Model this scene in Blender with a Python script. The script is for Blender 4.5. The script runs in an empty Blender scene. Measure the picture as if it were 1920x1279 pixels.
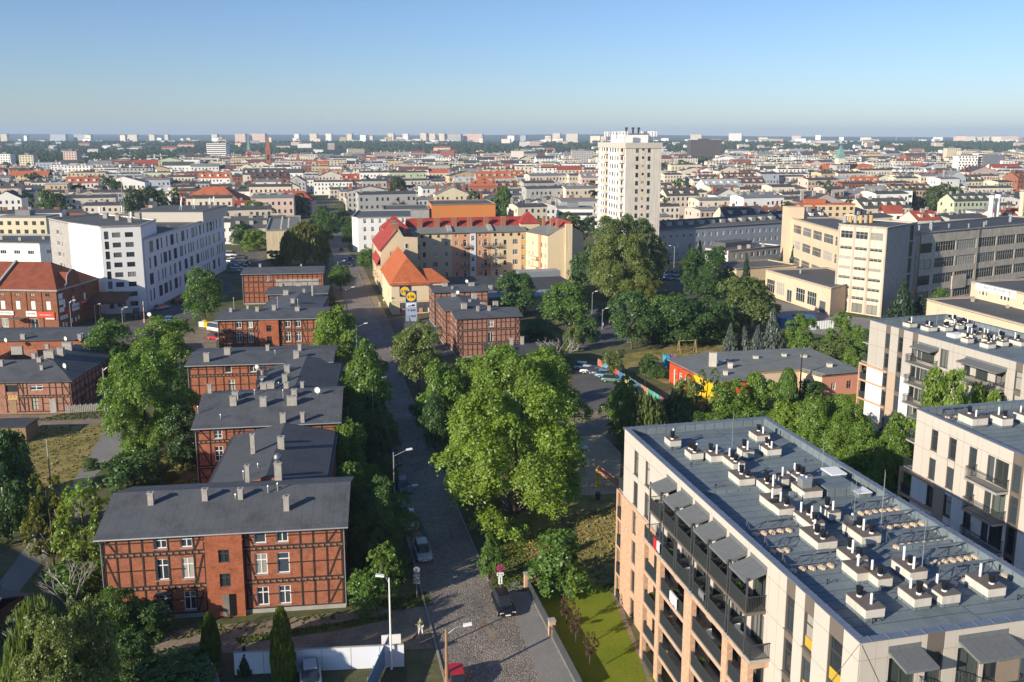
import bpy, math, random
import numpy as np
from mathutils import Vector, Matrix
SC=bpy.context.scene
COL=SC.collection
R=math.radians
rnd=random.Random(7)

# ---------------------------------------------------------------- camera
CF,CY0,CH=1665.0,557.0,45.0
CTH=math.atan((CY0-255)/CF)
cam=bpy.data.objects.new('camera',bpy.data.cameras.new('camera'))
COL.objects.link(cam)
cam.location=(0,0,CH)
cam.rotation_euler=(R(90)-CTH,0,0)
cam.data.sensor_width=36.0
cam.data.lens=CF/1920*36.0
cam.data.shift_y=-(639.5-CY0)/1920
cam.data.clip_start=1.0
cam.data.clip_end=60000
SC.camera=cam

# ---------------------------------------------------------------- light
SUN_AZ,SUN_EL=-131.0,20.0        # compass azimuth (0 = +Y, clockwise), elevation
wd=bpy.data.worlds.new('World'); SC.world=wd; wd.use_nodes=True
nt=wd.node_tree
sky=nt.nodes.new('ShaderNodeTexSky'); sky.sky_type='NISHITA'; sky.sun_disc=False
sky.sun_elevation=R(SUN_EL); sky.sun_rotation=R(SUN_AZ)
sky.altitude=60; sky.air_density=1.0; sky.dust_density=0.25; sky.ozone_density=4.0
bg=nt.nodes['Background']; bg.inputs[1].default_value=0.098
tint=nt.nodes.new('ShaderNodeMix'); tint.data_type='RGBA'; tint.blend_type='MULTIPLY'; tint.inputs[0].default_value=1.0
tint.inputs[7].default_value=(.72,.755,.885,1)        # clear cold morning air
nt.links.new(sky.outputs[0],tint.inputs[6]); nt.links.new(tint.outputs[2],bg.inputs[0])
sl=bpy.data.lights.new('sun','SUN'); sun=bpy.data.objects.new('sun',sl); COL.objects.link(sun)
sl.energy=4.4; sl.angle=R(0.53); sl.color=(1.0,0.89,0.72)
sv=Vector((math.sin(R(SUN_AZ))*math.cos(R(SUN_EL)),math.cos(R(SUN_AZ))*math.cos(R(SUN_EL)),math.sin(R(SUN_EL))))
sun.rotation_euler=sv.to_track_quat('Z','Y').to_euler()
sun.location=(-100,-60,120)
SC.view_settings.view_transform='Standard'; SC.view_settings.look='None'
SC.view_settings.exposure=0.72; SC.view_settings.gamma=1.0; SC.view_settings.use_curve_mapping=False
SC.render.engine='CYCLES'
SC.cycles.max_bounces=6; SC.cycles.diffuse_bounces=4; SC.cycles.glossy_bounces=2
SC.cycles.transmission_bounces=3; SC.cycles.transparent_max_bounces=6; SC.cycles.volume_bounces=0
SC.cycles.use_denoising=True

# ---------------------------------------------------------------- geometry of the view (only to read distances off the plan)
def U(x,y,z=0.0):
    c,s=math.cos(CTH),math.sin(CTH)
    r=(x-960)/CF; d=(y-CY0)/CF
    t=(z-CH)/(-s-d*c)
    return (r*t,(c-d*s)*t)
def depth_of(X,Y,Z=0): return Y*math.cos(CTH)-(Z-CH)*math.sin(CTH)
def hgt(y,yb,x=960,zb=0.0):
    X,Y=U(x,yb,zb)
    return CH-Y*math.tan(math.atan((y-CY0)/CF)+CTH)

# ---------------------------------------------------------------- materials
MATS={}
def _new(name):
    m=bpy.data.materials.new(name); m.use_nodes=True
    return m,m.node_tree,m.node_tree.nodes['Principled BSDF']
def _coord(nt,kind='pos',scale=(1,1,1)):
    mp=nt.nodes.new('ShaderNodeMapping'); mp.inputs['Scale'].default_value=scale
    if kind=='pos': src=nt.nodes.new('ShaderNodeNewGeometry').outputs['Position']
    elif kind=='uv': src=nt.nodes.new('ShaderNodeUVMap').outputs[0]
    else: src=nt.nodes.new('ShaderNodeTexCoord').outputs['Object']
    nt.links.new(src,mp.inputs[0]); return mp.outputs[0]
def _noise(nt,vec,scale,detail=5,rough=.6):
    n=nt.nodes.new('ShaderNodeTexNoise'); n.inputs['Scale'].default_value=scale
    n.inputs['Detail'].default_value=detail; n.inputs['Roughness'].default_value=rough
    nt.links.new(vec,n.inputs['Vector']); return n.outputs['Fac']
def _ramp(nt,fac,stops):
    r=nt.nodes.new('ShaderNodeValToRGB'); e=r.color_ramp.elements
    while len(e)<len(stops): e.new(.5)
    for k,(p,c) in enumerate(stops):
        e[k].position=p; e[k].color=(*c,1) if len(c)==3 else c
    nt.links.new(fac,r.inputs[0]); return r.outputs[0]
def _mix(nt,fac,a,b,mode='MIX'):
    n=nt.nodes.new('ShaderNodeMix'); n.data_type='RGBA'; n.blend_type=mode
    for sock,v in ((n.inputs[0],fac),(n.inputs[6],a),(n.inputs[7],b)):
        if hasattr(v,'is_linked') or hasattr(v,'links'): nt.links.new(v,sock)
        elif isinstance(v,(int,float)): sock.default_value=v
        else: sock.default_value=(*v,1)
    return n.outputs[2]
def _bump(nt,b,height,strength=.4,dist=.05):
    n=nt.nodes.new('ShaderNodeBump'); n.inputs['Strength'].default_value=strength; n.inputs['Distance'].default_value=dist
    nt.links.new(height,n.inputs['Height']); nt.links.new(n.outputs[0],b.inputs['Normal'])
def sc(c,k): return tuple(min(1,x*k) for x in c)
def plain(name,c,rough=.8,var=.25,scale=.35,bump=0.0,metal=0.0,spec=.3,streak=False):
    if name in MATS: return MATS[name]
    m,nt,b=_new(name)
    b.inputs['Roughness'].default_value=rough; b.inputs['Metallic'].default_value=metal
    b.inputs['Specular IOR Level'].default_value=spec
    if var>0:
        v=_coord(nt)
        f=_noise(nt,v,scale,6,.65)
        col=_ramp(nt,f,[(.28,sc(c,1-var)),(.5,c),(.74,sc(c,1+var*.7))])
        if streak:
            v2=_coord(nt,'pos',(1.6,1.6,.12)); f2=_noise(nt,v2,1.0,4,.6)
            s=_ramp(nt,f2,[(.42,(1,1,1)),(.75,(.72,.70,.67))])
            col=_mix(nt,.85,col,s,'MULTIPLY')
        nt.links.new(col,b.inputs['Base Color'])
        if bump>0: _bump(nt,b,_noise(nt,v,scale*14,4),bump)
    else: b.inputs['Base Color'].default_value=(*c,1)
    MATS[name]=m; return m
def brick_mat(name,c1,c2,mortar,bw=.26,bh=.075,msize=.012,dirt=(.55,.5,.46)):
    if name in MATS: return MATS[name]
    m,nt,b=_new(name); b.inputs['Roughness'].default_value=.9; b.inputs['Specular IOR Level'].default_value=.15
    v=_coord(nt,'uv')
    t=nt.nodes.new('ShaderNodeTexBrick'); nt.links.new(v,t.inputs['Vector'])
    t.inputs['Scale'].default_value=1.0; t.inputs['Brick Width'].default_value=bw; t.inputs['Row Height'].default_value=bh
    t.inputs['Mortar Size'].default_value=msize; t.inputs['Color1'].default_value=(*c1,1); t.inputs['Color2'].default_value=(*c2,1)
    t.inputs['Mortar'].default_value=(*mortar,1)
    f=_noise(nt,v,.9,7,.7)
    d=_ramp(nt,f,[(.3,dirt),(.52,(1,1,1)),(.75,(1.0,.93,.86))])
    col=_mix(nt,.8,t.outputs[0],d,'MULTIPLY')
    f3=_noise(nt,v,3.2,3,.6); d3=_ramp(nt,f3,[(.35,(.72,.68,.66)),(.6,(1,1,1))])
    col=_mix(nt,.7,col,d3,'MULTIPLY')
    nt.links.new(col,b.inputs['Base Color']); _bump(nt,b,t.outputs['Fac'],-.35,.02)
    MATS[name]=m; return m
def felt_mat(name,c,seam=1.0,var=.3,seamdark=.72,patch=True,rough=.75):
    """roofing felt laid in strips along uv.y"""
    if name in MATS: return MATS[name]
    m,nt,b=_new(name); b.inputs['Roughness'].default_value=rough; b.inputs['Specular IOR Level'].default_value=.35
    v=_coord(nt,'uv')
    w=nt.nodes.new('ShaderNodeTexBrick'); nt.links.new(v,w.inputs['Vector'])
    w.inputs['Scale'].default_value=1; w.inputs['Brick Width'].default_value=seam; w.inputs['Row Height'].default_value=9.0
    w.inputs['Mortar Size'].default_value=.05; w.inputs['Mortar Smooth'].default_value=.6
    w.offset=.37
    w.inputs['Color1'].default_value=(*sc(c,.96),1); w.inputs['Color2'].default_value=(*sc(c,1.05),1); w.inputs['Mortar'].default_value=(*sc(c,seamdark),1)
    f=_noise(nt,v,.35,7,.7)
    d=_ramp(nt,f,[(.3,(1-var,)*3),(.5,(1,1,1)),(.7,(1+var*.4,)*3)])
    col=_mix(nt,1,w.outputs[0],d,'MULTIPLY')
    f2=_noise(nt,v,4,3,.7); col=_mix(nt,.35,col,_ramp(nt,f2,[(.35,(.75,.75,.75)),(.65,(1.2,1.2,1.2))]),'MULTIPLY')
    nt.links.new(col,b.inputs['Base Color']); _bump(nt,b,_noise(nt,v,14,3),.25,.03)
    MATS[name]=m; return m
def tile_mat(name,c,var=.3):
    if name in MATS: return MATS[name]
    m,nt,b=_new(name); b.inputs['Roughness'].default_value=.8; b.inputs['Specular IOR Level'].default_value=.25
    v=_coord(nt,'uv')
    t=nt.nodes.new('ShaderNodeTexBrick'); nt.links.new(v,t.inputs['Vector']); t.inputs['Scale'].default_value=1
    t.inputs['Brick Width'].default_value=.3; t.inputs['Row Height'].default_value=.36; t.inputs['Mortar Size'].default_value=.03
    t.inputs['Color1'].default_value=(*sc(c,.88),1); t.inputs['Color2'].default_value=(*sc(c,1.12),1); t.inputs['Mortar'].default_value=(*sc(c,.5),1)
    f=_noise(nt,v,.5,6,.65); d=_ramp(nt,f,[(.3,(1-var,)*3),(.55,(1,1,1)),(.75,(1.12,1.1,1.05))])
    nt.links.new(_mix(nt,1,t.outputs[0],d,'MULTIPLY'),b.inputs['Base Color']); _bump(nt,b,t.outputs['Fac'],-.6,.05)
    MATS[name]=m; return m
def glass_mat(name,c=(.03,.04,.05),rough=.08):
    if name in MATS: return MATS[name]
    m,nt,b=_new(name); b.inputs['Roughness'].default_value=rough; b.inputs['Specular IOR Level'].default_value=.8
    g=nt.nodes.new('ShaderNodeObjectInfo')
    col=_ramp(nt,g.outputs['Random'],[(0,sc(c,.45)),(.45,c),(.70,sc(c,2.2)),(.82,(.17,.17,.155)),(.95,(.42,.40,.35))])
    r=nt.nodes['Principled BSDF']; nt.links.new(col,r.inputs['Base Color'])
    MATS[name]=m; return m
def emit_free(name,c,rough=.6): return plain(name,c,rough,0)

M=dict(
 brick_old=brick_mat('brick_old',(.50,.155,.075),(.39,.11,.056),(.26,.16,.11)),
 brick_bay=brick_mat('brick_bay',(.48,.145,.066),(.39,.11,.05),(.30,.14,.09)),
 brick_pale=brick_mat('brick_pale',(.55,.27,.19),(.44,.19,.13),(.25,.17,.13)),
 brick_fac=brick_mat('brick_fac',(.38,.15,.07),(.25,.085,.045),(.2,.12,.08)),
 brick_new=brick_mat('brick_new',(.68,.42,.27),(.58,.33,.20),(.52,.40,.30),.26,.08,.012,(.85,.83,.8)),
 brick_dark=brick_mat('brick_dark',(.17,.08,.06),(.12,.06,.045),(.12,.09,.08)),
 timber=plain('timber',(.045,.032,.026),.9,.4,2.0),
 timber_end=plain('timber_end',(.23,.19,.15),.9,.3,3),
 felt=felt_mat('felt',(.090,.096,.105),1.0,.42,.80),
 felt_dark=felt_mat('felt_dark',(.062,.064,.068),1.0,.3,.75),
 felt_rib=felt_mat('felt_rib',(.085,.090,.099),.55,.25,.6),
 felt_blue=felt_mat('felt_blue',(.16,.20,.22),1.0,.30,.45),
 felt_grey=felt_mat('felt_grey',(.19,.20,.185),1.2,.22,.8),
 canopy=felt_mat('canopy',(.15,.16,.165),1.0,.12,.85),
 tile_red=tile_mat('tile_red',(.30,.085,.045)),
 tile_orange=tile_mat('tile_orange',(.52,.145,.055),.25),
 tile_ruby=tile_mat('tile_ruby',(.40,.062,.05),.25),
 tile_brown=tile_mat('tile_brown',(.15,.06,.045)),
 panel=plain('panel',(.52,.475,.415),.7,.04,.5),
 panel_grey=plain('panel_grey',(.44,.405,.36),.7,.04,.5),
 panel_brown=plain('panel_brown',(.15,.125,.105),.7,.08,.5),
 joint=plain('joint',(.12,.11,.10),.9,0),
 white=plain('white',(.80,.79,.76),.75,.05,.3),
 white_dirt_shade=plain('white_dirt_shade',(.62,.58,.51),.85,.10,.25,streak=True),  # dirty white; also paints the dimmer face of the white tower
 shade_plaster=plain('shade_plaster',(.30,.33,.37),.85,.08,.3),  # blue-grey of the tower's shadow put into the wall colour
 white_paint=plain('white_paint',(.80,.80,.78),.5,0),
 white_bluish=plain('white_bluish',(.66,.68,.72),.85,.05,.2),  # bluish white; on the office it carries the blue of shade
 coping=plain('coping',(.23,.26,.31),.45,.15,.8,metal=.5),
 steel=plain('steel',(.35,.37,.38),.4,.1,2,metal=.8),
 zinc=plain('zinc',(.42,.44,.45),.45,.12,1.5,metal=.6),
 anthracite=plain('anthracite',(.055,.063,.068),.5,.06,1),
 rail=plain('rail',(.045,.052,.056),.5,0),
 black=plain('black',(.012,.012,.013),.35,0),
 frame_dark=plain('frame_dark',(.06,.06,.06),.5,0),
 glass=glass_mat('glass'),
 glass_blue=glass_mat('glass_blue',(.05,.07,.09)),
 glass_green=glass_mat('glass_green',(.055,.070,.066)),
 chimney=plain('chimney',(.38,.355,.315),.9,.25,2.2,.3),
 chimney_brick=brick_mat('chimney_brick',(.45,.17,.09),(.36,.12,.07),(.3,.2,.15)),
 concrete=plain('concrete',(.36,.345,.32),.9,.2,.8,.2),
 concrete_dark=plain('concrete_dark',(.20,.185,.165),.9,.3,.5,streak=True),
 concrete_tan=plain('concrete_tan',(.56,.49,.40),.9,.25,.4,streak=True),
 cream=plain('cream',(.66,.55,.37),.85,.10,.3,streak=True),
 cream_lit=plain('cream_lit',(.63,.54,.43),.85,.12,.25,streak=True),
 sand=plain('sand_plaster',(.62,.50,.33),.85,.06,.2),
 lidl=plain('cream_shop',(.68,.56,.37),.85,.05,.2),
 salmon=plain('salmon',(.60,.32,.18),.85,.08,.3),
 peach=plain('peach',(.67,.51,.36),.85,.08,.3),
 ochre=plain('ochre',(.55,.36,.14),.85,.08,.3),
 coral=plain('coral',(.60,.26,.18),.85,.06,.4),
 kg_red=plain('kg_red',(.62,.07,.025),.8,.08,.6),
 kg_yellow=plain('kg_yellow',(.75,.46,.01),.8,.08,.6),
 orange_wall=plain('orange_wall',(.60,.22,.06),.85,.08,.05),
 bark=plain('bark',(.10,.075,.055),.95,.35,3,.4),
 bark_white=plain('bark_white',(.48,.45,.40),.9,.35,3),
 wood=plain('wood',(.30,.20,.11),.8,.25,3),
 roof_grey=plain('roof_grey',(.10,.105,.105),.8,.2,.2),
 skin=plain('skin',(.55,.33,.24),.6,0),
 rubber=plain('rubber',(.02,.02,.02),.8,0),
)
def leaf_mat(name,c,c2,trans=.35,var=.35):
    m=bpy.data.materials.new(name); m.use_nodes=True; nt=m.node_tree; nt.nodes.clear()
    out=nt.nodes.new('ShaderNodeOutputMaterial')
    oi=nt.nodes.new('ShaderNodeObjectInfo')
    v=_coord(nt); f=_noise(nt,v,.55,3,.6)
    vc=nt.nodes.new('ShaderNodeVertexColor'); vc.layer_name='tint'
    col=_mix(nt,f,c,c2)
    t=_ramp(nt,vc.outputs[0],[(0,(1-var,)*3),(1,(1+var,)*3)])
    col=_mix(nt,1,col,t,'MULTIPLY')
    t2=_ramp(nt,oi.outputs['Random'],[(0,(.80,.86,.9)),(.5,(1,1,1)),(1,(1.18,1.1,.9))])
    col=_mix(nt,1,col,t2,'MULTIPLY')
    d=nt.nodes.new('ShaderNodeBsdfDiffuse'); tr=nt.nodes.new('ShaderNodeBsdfTranslucent')
    nt.links.new(col,d.inputs[0])
    col2=_mix(nt,1,col,(1.15,1.25,.45),'MULTIPLY'); nt.links.new(col2,tr.inputs[0])
    mx=nt.nodes.new('ShaderNodeMixShader'); mx.inputs[0].default_value=trans
    nt.links.new(d.outputs[0],mx.inputs[1]); nt.links.new(tr.outputs[0],mx.inputs[2])
    gl=nt.nodes.new('ShaderNodeBsdfGlossy'); gl.inputs['Roughness'].default_value=.45; gl.inputs[0].default_value=(.8,.85,.9,1)
    mx2=nt.nodes.new('ShaderNodeMixShader'); mx2.inputs[0].default_value=.035
    nt.links.new(mx.outputs[0],mx2.inputs[1]); nt.links.new(gl.outputs[0],mx2.inputs[2])
    nt.links.new(mx2.outputs[0],out.inputs[0]); MATS[name]=m; return m
L=dict(
 bright=leaf_mat('leaf_bright',(.155,.270,.036),(.215,.305,.046),.44),
 mid=leaf_mat('leaf_mid',(.115,.225,.036),(.165,.26,.044),.42),
 dark=leaf_mat('leaf_dark',(.070,.150,.038),(.10,.175,.044),.38),
 olive=leaf_mat('leaf_olive',(.140,.195,.052),(.185,.23,.062),.36),
 yellow=leaf_mat('leaf_yellow',(.15,.17,.025),(.19,.19,.03),.42),
 spruce=leaf_mat('leaf_spruce',(.060,.085,.075),(.10,.125,.115),.1),
 pine=leaf_mat('leaf_pine',(.022,.045,.022),(.035,.06,.03),.12),
 thuja=leaf_mat('leaf_thuja',(.075,.12,.012),(.11,.15,.016),.25),
 birch=leaf_mat('leaf_birch',(.125,.180,.048),(.19,.23,.07),.38),
 red=leaf_mat('leaf_red',(.085,.040,.022),(.12,.06,.035),.3),
 far=leaf_mat('leaf_far',(.060,.105,.034),(.085,.12,.04),.25),
)

# ---------------------------------------------------------------- mesh builder
MESHCACHE={}
class MB:
    def __init__(s): s.v=[];s.f=[];s.m=[]
    def face(s,pts,mi=0):
        n=len(s.v); s.v.extend(pts); s.f.append(tuple(range(n,n+len(pts)))); s.m.append(mi); return s
    def box(s,x0,y0,z0,x1,y1,z1,mi=0,top=None,bottom=True):
        n=len(s.v)
        s.v.extend([(x0,y0,z0),(x1,y0,z0),(x1,y1,z0),(x0,y1,z0),(x0,y0,z1),(x1,y0,z1),(x1,y1,z1),(x0,y1,z1)])
        fs=[(0,1,5,4),(1,2,6,5),(2,3,7,6),(3,0,4,7),(4,5,6,7)]
        if bottom: fs.append((3,2,1,0))
        for k,q in enumerate(fs):
            s.f.append(tuple(n+a for a in q)); s.m.append(top if (k==4 and top is not None) else mi)
        return s
    def bar(s,a,b,w,h,mi=0,up=(0,0,1)):
        """box of section w x h running from a to b"""
        a=Vector(a);b=Vector(b);d=(b-a).normalized(); u=Vector(up)
        if abs(d.dot(u))>.98: u=Vector((0,1,0))
        sx=d.cross(u).normalized()*w/2; uz=sx.cross(d).normalized()*h/2
        n=len(s.v)
        for p in (a,b):
            for q in (-sx-uz,sx-uz,sx+uz,-sx+uz): s.v.append(tuple(p+q))
        for q in ((0,1,2,3),(7,6,5,4),(0,4,5,1),(1,5,6,2),(2,6,7,3),(3,7,4,0)):
            s.f.append(tuple(n+t for t in q)); s.m.append(mi)
        return s
    def tube(s,a,b,r0,r1=None,n=8,mi=0,caps=True):
        r1=r0 if r1 is None else r1
        a=Vector(a);b=Vector(b);d=(b-a).normalized(); u=Vector((0,0,1)) if abs(d.z)<.95 else Vector((1,0,0))
        x=d.cross(u).normalized(); y=d.cross(x).normalized(); k0=len(s.v)
        for p,r in ((a,r0),(b,r1)):
            for i in range(n):
                t=2*math.pi*i/n; s.v.append(tuple(p+x*(math.cos(t)*r)+y*(math.sin(t)*r)))
        for i in range(n):
            j=(i+1)%n; s.f.append((k0+i,k0+j,k0+n+j,k0+n+i)); s.m.append(mi)
        if caps:
            s.f.append(tuple(k0+i for i in reversed(range(n)))); s.m.append(mi)
            s.f.append(tuple(k0+n+i for i in range(n))); s.m.append(mi)
        return s
    def prism(s,pts,z0,z1,mi=0,top=None,bottom=True):
        n=len(pts);k=len(s.v)
        s.v.extend([(p[0],p[1],z0) for p in pts]); s.v.extend([(p[0],p[1],z1) for p in pts])
        for i in range(n):
            j=(i+1)%n; s.f.append((k+i,k+j,k+n+j,k+n+i)); s.m.append(mi)
        s.f.append(tuple(k+n+i for i in range(n))); s.m.append(mi if top is None else top)
        if bottom: s.f.append(tuple(k+i for i in reversed(range(n)))); s.m.append(mi)
        return s
    def mesh(s,name,mats,uv=True,smooth=False):
        me=bpy.data.meshes.new(name); me.from_pydata(s.v,[],s.f)
        for m in mats: me.materials.append(m)
        if len(mats)>1: me.polygons.foreach_set('material_index',s.m)
        if uv: add_uv(me)
        if smooth: me.polygons.foreach_set('use_smooth',[True]*len(me.polygons))
        me.update(); return me
    def obj(s,name,mats,parent=None,loc=(0,0,0),rz=0,uv=True,smooth=False):
        if not isinstance(mats,(list,tuple)): mats=[mats]
        return link(name,s.mesh(name,mats,uv,smooth),parent,loc,rz)
def add_uv(me):
    nl=len(me.loops)
    if not nl: return
    co=np.empty(len(me.vertices)*3,'f4'); me.vertices.foreach_get('co',co); co=co.reshape(-1,3)
    vi=np.empty(nl,'i4'); me.loops.foreach_get('vertex_index',vi)
    nf=len(me.polygons); nr=np.empty(nf*3,'f4'); me.polygons.foreach_get('normal',nr); nr=nr.reshape(-1,3)
    tot=np.empty(nf,'i4'); me.polygons.foreach_get('loop_total',tot)
    N=np.repeat(nr,tot,axis=0); P=co[vi]
    flat=np.abs(N[:,2])>.6
    h=np.hypot(N[:,0],N[:,1])+1e-9
    tx,ty=-N[:,1]/h,N[:,0]/h
    u=np.where(flat,P[:,0],P[:,0]*tx+P[:,1]*ty); v=np.where(flat,P[:,1],P[:,2])
    # sloping roofs: strips run down the slope
    slope=(np.abs(N[:,2])>.6)&(np.abs(N[:,2])<.995)
    u=np.where(slope,P[:,0]*tx+P[:,1]*ty,u)
    v=np.where(slope,(P[:,0]*N[:,0]+P[:,1]*N[:,1])/h/np.maximum(np.abs(N[:,2]),.3),v)
    l=me.uv_layers.new(name='uv'); l.data.foreach_set('uv',np.stack([u,v],1).ravel().astype('f4'))
def link(name,data,parent=None,loc=(0,0,0),rz=0):
    o=bpy.data.objects.new(name,data); COL.objects.link(o)
    o.location=loc
    if rz: o.rotation_euler=(0,0,rz)
    if parent is not None: o.parent=parent
    return o
def tag(o,label=None,cat=None,group=None,kind=None):
    if label: o['label']=label
    if cat: o['category']=cat
    if group: o['group']=group
    if kind: o['kind']=kind
    return o
def thing(name,label,cat,loc=(0,0,0),rz=0,group=None):
    o=link(name,None,None,(loc[0],loc[1],loc[2] if len(loc)>2 else 0),rz); o.empty_display_size=.5
    return tag(o,label,cat,group)
def stuffpart(o): o['kind']='stuff'; return o
def kids(o): return CH_[o.name] if o.name in CH_ else []
CH_={}
def copy_thing(src,parts,loc,rz=0,label=None,group=None,scale=None):
    """parts: list of (obj, parent index or -1 for the thing)"""
    c=src.copy(); COL.objects.link(c); c.location=loc; c.rotation_euler=(0,0,rz)
    if scale: c.scale=(scale,)*3
    if label: c['label']=label
    if group: c['group']=group
    new=[]
    for o,pi in parts:
        k=o.copy(); COL.objects.link(k); k.parent=c if pi<0 else new[pi]; new.append(k)
    return c,new

# ---------------------------------------------------------------- windows and walls
def window_mesh(w,h,style,depth=.07,fw=.09):
    key=('win',round(w,2),round(h,2),style,fw)
    if key in MESHCACHE: return MESHCACHE[key]
    b=MB()
    d0,d1=-depth/2,depth/2
    b.box(-w/2,d0,0,-w/2+fw,d1,h).box(w/2-fw,d0,0,w/2,d1,h).box(-w/2+fw,d0,0,w/2-fw,d1,fw).box(-w/2+fw,d0,h-fw,w/2-fw,d1,h)
    e0,e1=d0+.01,d1-.01; a=fw*.5
    if style in('cross','double','grid'): b.box(-a,e0,fw,a,e1,h-fw)
    if style in('cross','transom','grid'):
        t=h*.68; b.box(-w/2+fw,e0+.005,t-a,w/2-fw,e1-.005,t+a)
    if style=='grid':
        for t in (h*.36,): b.box(-w/2+fw,e0+.012,t-a*.5,w/2-fw,e1-.012,t+a*.5)
    if style=='triple':
        for t in (-w/6,w/6): b.box(t-a,e0,fw,t+a,e1,h-fw)
    if style=='strip':
        n=max(2,int(w/1.0))
        for i in range(1,n): b.box(-w/2+w*i/n-a,e0,fw,-w/2+w*i/n+a,e1,h-fw)
        b.box(-w/2+fw,e0+.005,h*.62-a,w/2-fw,e1-.005,h*.62+a)
    me=b.mesh('window_frame',[M['white_paint']],uv=False); MESHCACHE[key]=me; return me
def window_mesh_in(w,h,style,frame):
    key=('winm',round(w,2),round(h,2),style,frame)
    if key in MESHCACHE: return MESHCACHE[key]
    me=window_mesh(w,h,style).copy(); me.materials.clear(); me.materials.append(M[frame]); MESHCACHE[key]=me; return me
def pane_mesh(w,h,glass):
    key=('pane',round(w,2),round(h,2),glass)
    if key in MESHCACHE: return MESHCACHE[key]
    me=MB().box(-w/2+.05,-.008,.05,w/2-.05,.008,h-.05).mesh('pane',[M[glass]],uv=False); MESHCACHE[key]=me; return me
def add_window(parent,p,ang,w,h,style='cross',frame='white_paint',glass='glass',sub=True,sill=None):
    """p: bottom centre in the parent's frame; outward is -y turned by ang"""
    o=link('window',window_mesh_in(w,h,style,frame),parent,p,ang)
    link('pane',pane_mesh(w,h,glass),o,(0,.02,0))
    if sill:
        key=('sill',round(w,2),sill)
        if key not in MESHCACHE: MESHCACHE[key]=MB().box(-w/2-.08,-.22,-.07,w/2+.08,-.02,-.01).mesh('sill',[M[sill]],uv=False)
        link('sill',MESHCACHE[key],o)
    return o
def wall(b,p0,p1,z0,z1,ops=(),depth=.18,mi=0,mr=None):
    """wall sheet from p0 to p1 (left to right seen from outside) with openings (xc,zb,w,h) and reveals"""
    dx,dy=p1[0]-p0[0],p1[1]-p0[1]; Lw=math.hypot(dx,dy); ux,uy=dx/Lw,dy/Lw; nx,ny=uy,-ux
    mr=mi if mr is None else mr
    def P(x,z,d=0): return (p0[0]+ux*x-nx*d,p0[1]+uy*x-ny*d,z)
    xs={0,Lw}; zs={z0,z1}; rect=[]
    for o in ops:
        a,c,e,g=max(0,o[0]-o[2]/2),min(Lw,o[0]+o[2]/2),max(z0,o[1]),min(z1,o[1]+o[3])
        if c<=a or g<=e: continue
        rect.append((a,c,e,g)); xs|={a,c}; zs|={e,g}
    xs=sorted(xs); zs=sorted(zs)
    for k in range(len(zs)-1):
        zc=(zs[k]+zs[k+1])/2; run=None
        for i in range(len(xs)-1):
            xc=(xs[i]+xs[i+1])/2
            hole=any(a<xc<c and e<zc<g for a,c,e,g in rect)
            if not hole and run is None: run=xs[i]
            if run is not None and (hole or i==len(xs)-2):
                xe=xs[i] if hole else xs[i+1]
                b.face([P(run,zs[k]),P(xe,zs[k]),P(xe,zs[k+1]),P(run,zs[k+1])],mi); run=None
    for a,c,e,g in rect:
        b.face([P(a,e),P(a,e,depth),P(a,g,depth),P(a,g)],mr); b.face([P(c,e,depth),P(c,e),P(c,g),P(c,g,depth)],mr)
        b.face([P(a,e),P(c,e),P(c,e,depth),P(a,e,depth)],mr); b.face([P(a,g,depth),P(c,g,depth),P(c,g),P(a,g)],mr)
    return P
def facade(root,b,p0,p1,z0,z1,wins=(),depth=.18,mi=0,mr=None,frame='white_paint',glass='glass',sub=True,sill=None,inset=.12):
    """wall + window objects; win = (xc,zb,w,h,style[,frame])"""
    P=wall(b,p0,p1,z0,z1,wins,depth,mi,mr)
    ang=math.atan2(p1[1]-p0[1],p1[0]-p0[0])
    for o in wins:
        if len(o)<5 or o[4] is None: continue
        add_window(root,P(o[0],o[1],inset),ang,o[2],o[3],o[4],o[5] if len(o)>5 else frame,glass,sub,sill)
    return P
def gable_roof(b,x0,y0,x1,y1,ze,zr,oh=.5,th=.18,axis='x',hip0=0,hip1=0,mi=0,mt=None):
    """roof slabs over a rectangle; ridge along axis; hip0/hip1 = inset of the ridge at the ends"""
    mt=mi if mt is None else mt
    if axis=='y':
        t=MB(); gable_roof(t,y0,x0,y1,x1,ze,zr,oh,th,'x',hip0,hip1,mi,mt)
        n=len(b.v); b.v.extend([(p[1],p[0],p[2]) for p in t.v]); b.f.extend([tuple(n+a for a in reversed(q)) for q in t.f]); b.m.extend(t.m); return
    ym=(y0+y1)/2; sl=(zr-ze)/((y1-y0)/2); zo=ze-sl*oh
    X0,X1,Y0,Y1=x0-oh,x1+oh,y0-oh,y1+oh
    rx0=x0+hip0 if hip0 else X0; rx1=x1-hip1 if hip1 else X1
    A=(X0,Y0,zo);B=(X1,Y0,zo);Cc=(X1,Y1,zo);D=(X0,Y1,zo);E=(rx0,ym,zr);G=(rx1,ym,zr)
    dn=lambda p:(p[0],p[1],p[2]-th)
    b.face([A,B,G,E],mt); b.face([Cc,D,E,G],mt)
    if hip0: b.face([D,A,E],mt)
    else: b.face([dn(A),A,E,dn(E)],mi); b.face([dn(E),E,D,dn(D)],mi)
    if hip1: b.face([B,Cc,G],mt)
    else: b.face([B,dn(B),dn(G),G],mi); b.face([G,dn(G),dn(Cc),Cc],mi)
    b.face([dn(A),dn(B),B,A],mi); b.face([dn(Cc),dn(D),D,Cc],mi)
    if hip0: b.face([dn(D),dn(A),A,D],mi)
    if hip1: b.face([dn(B),dn(Cc),Cc,B],mi)
    b.face([dn(B),dn(A),dn(E),dn(G)],mi); b.face([dn(D),dn(Cc),dn(G),dn(E)],mi)
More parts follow.
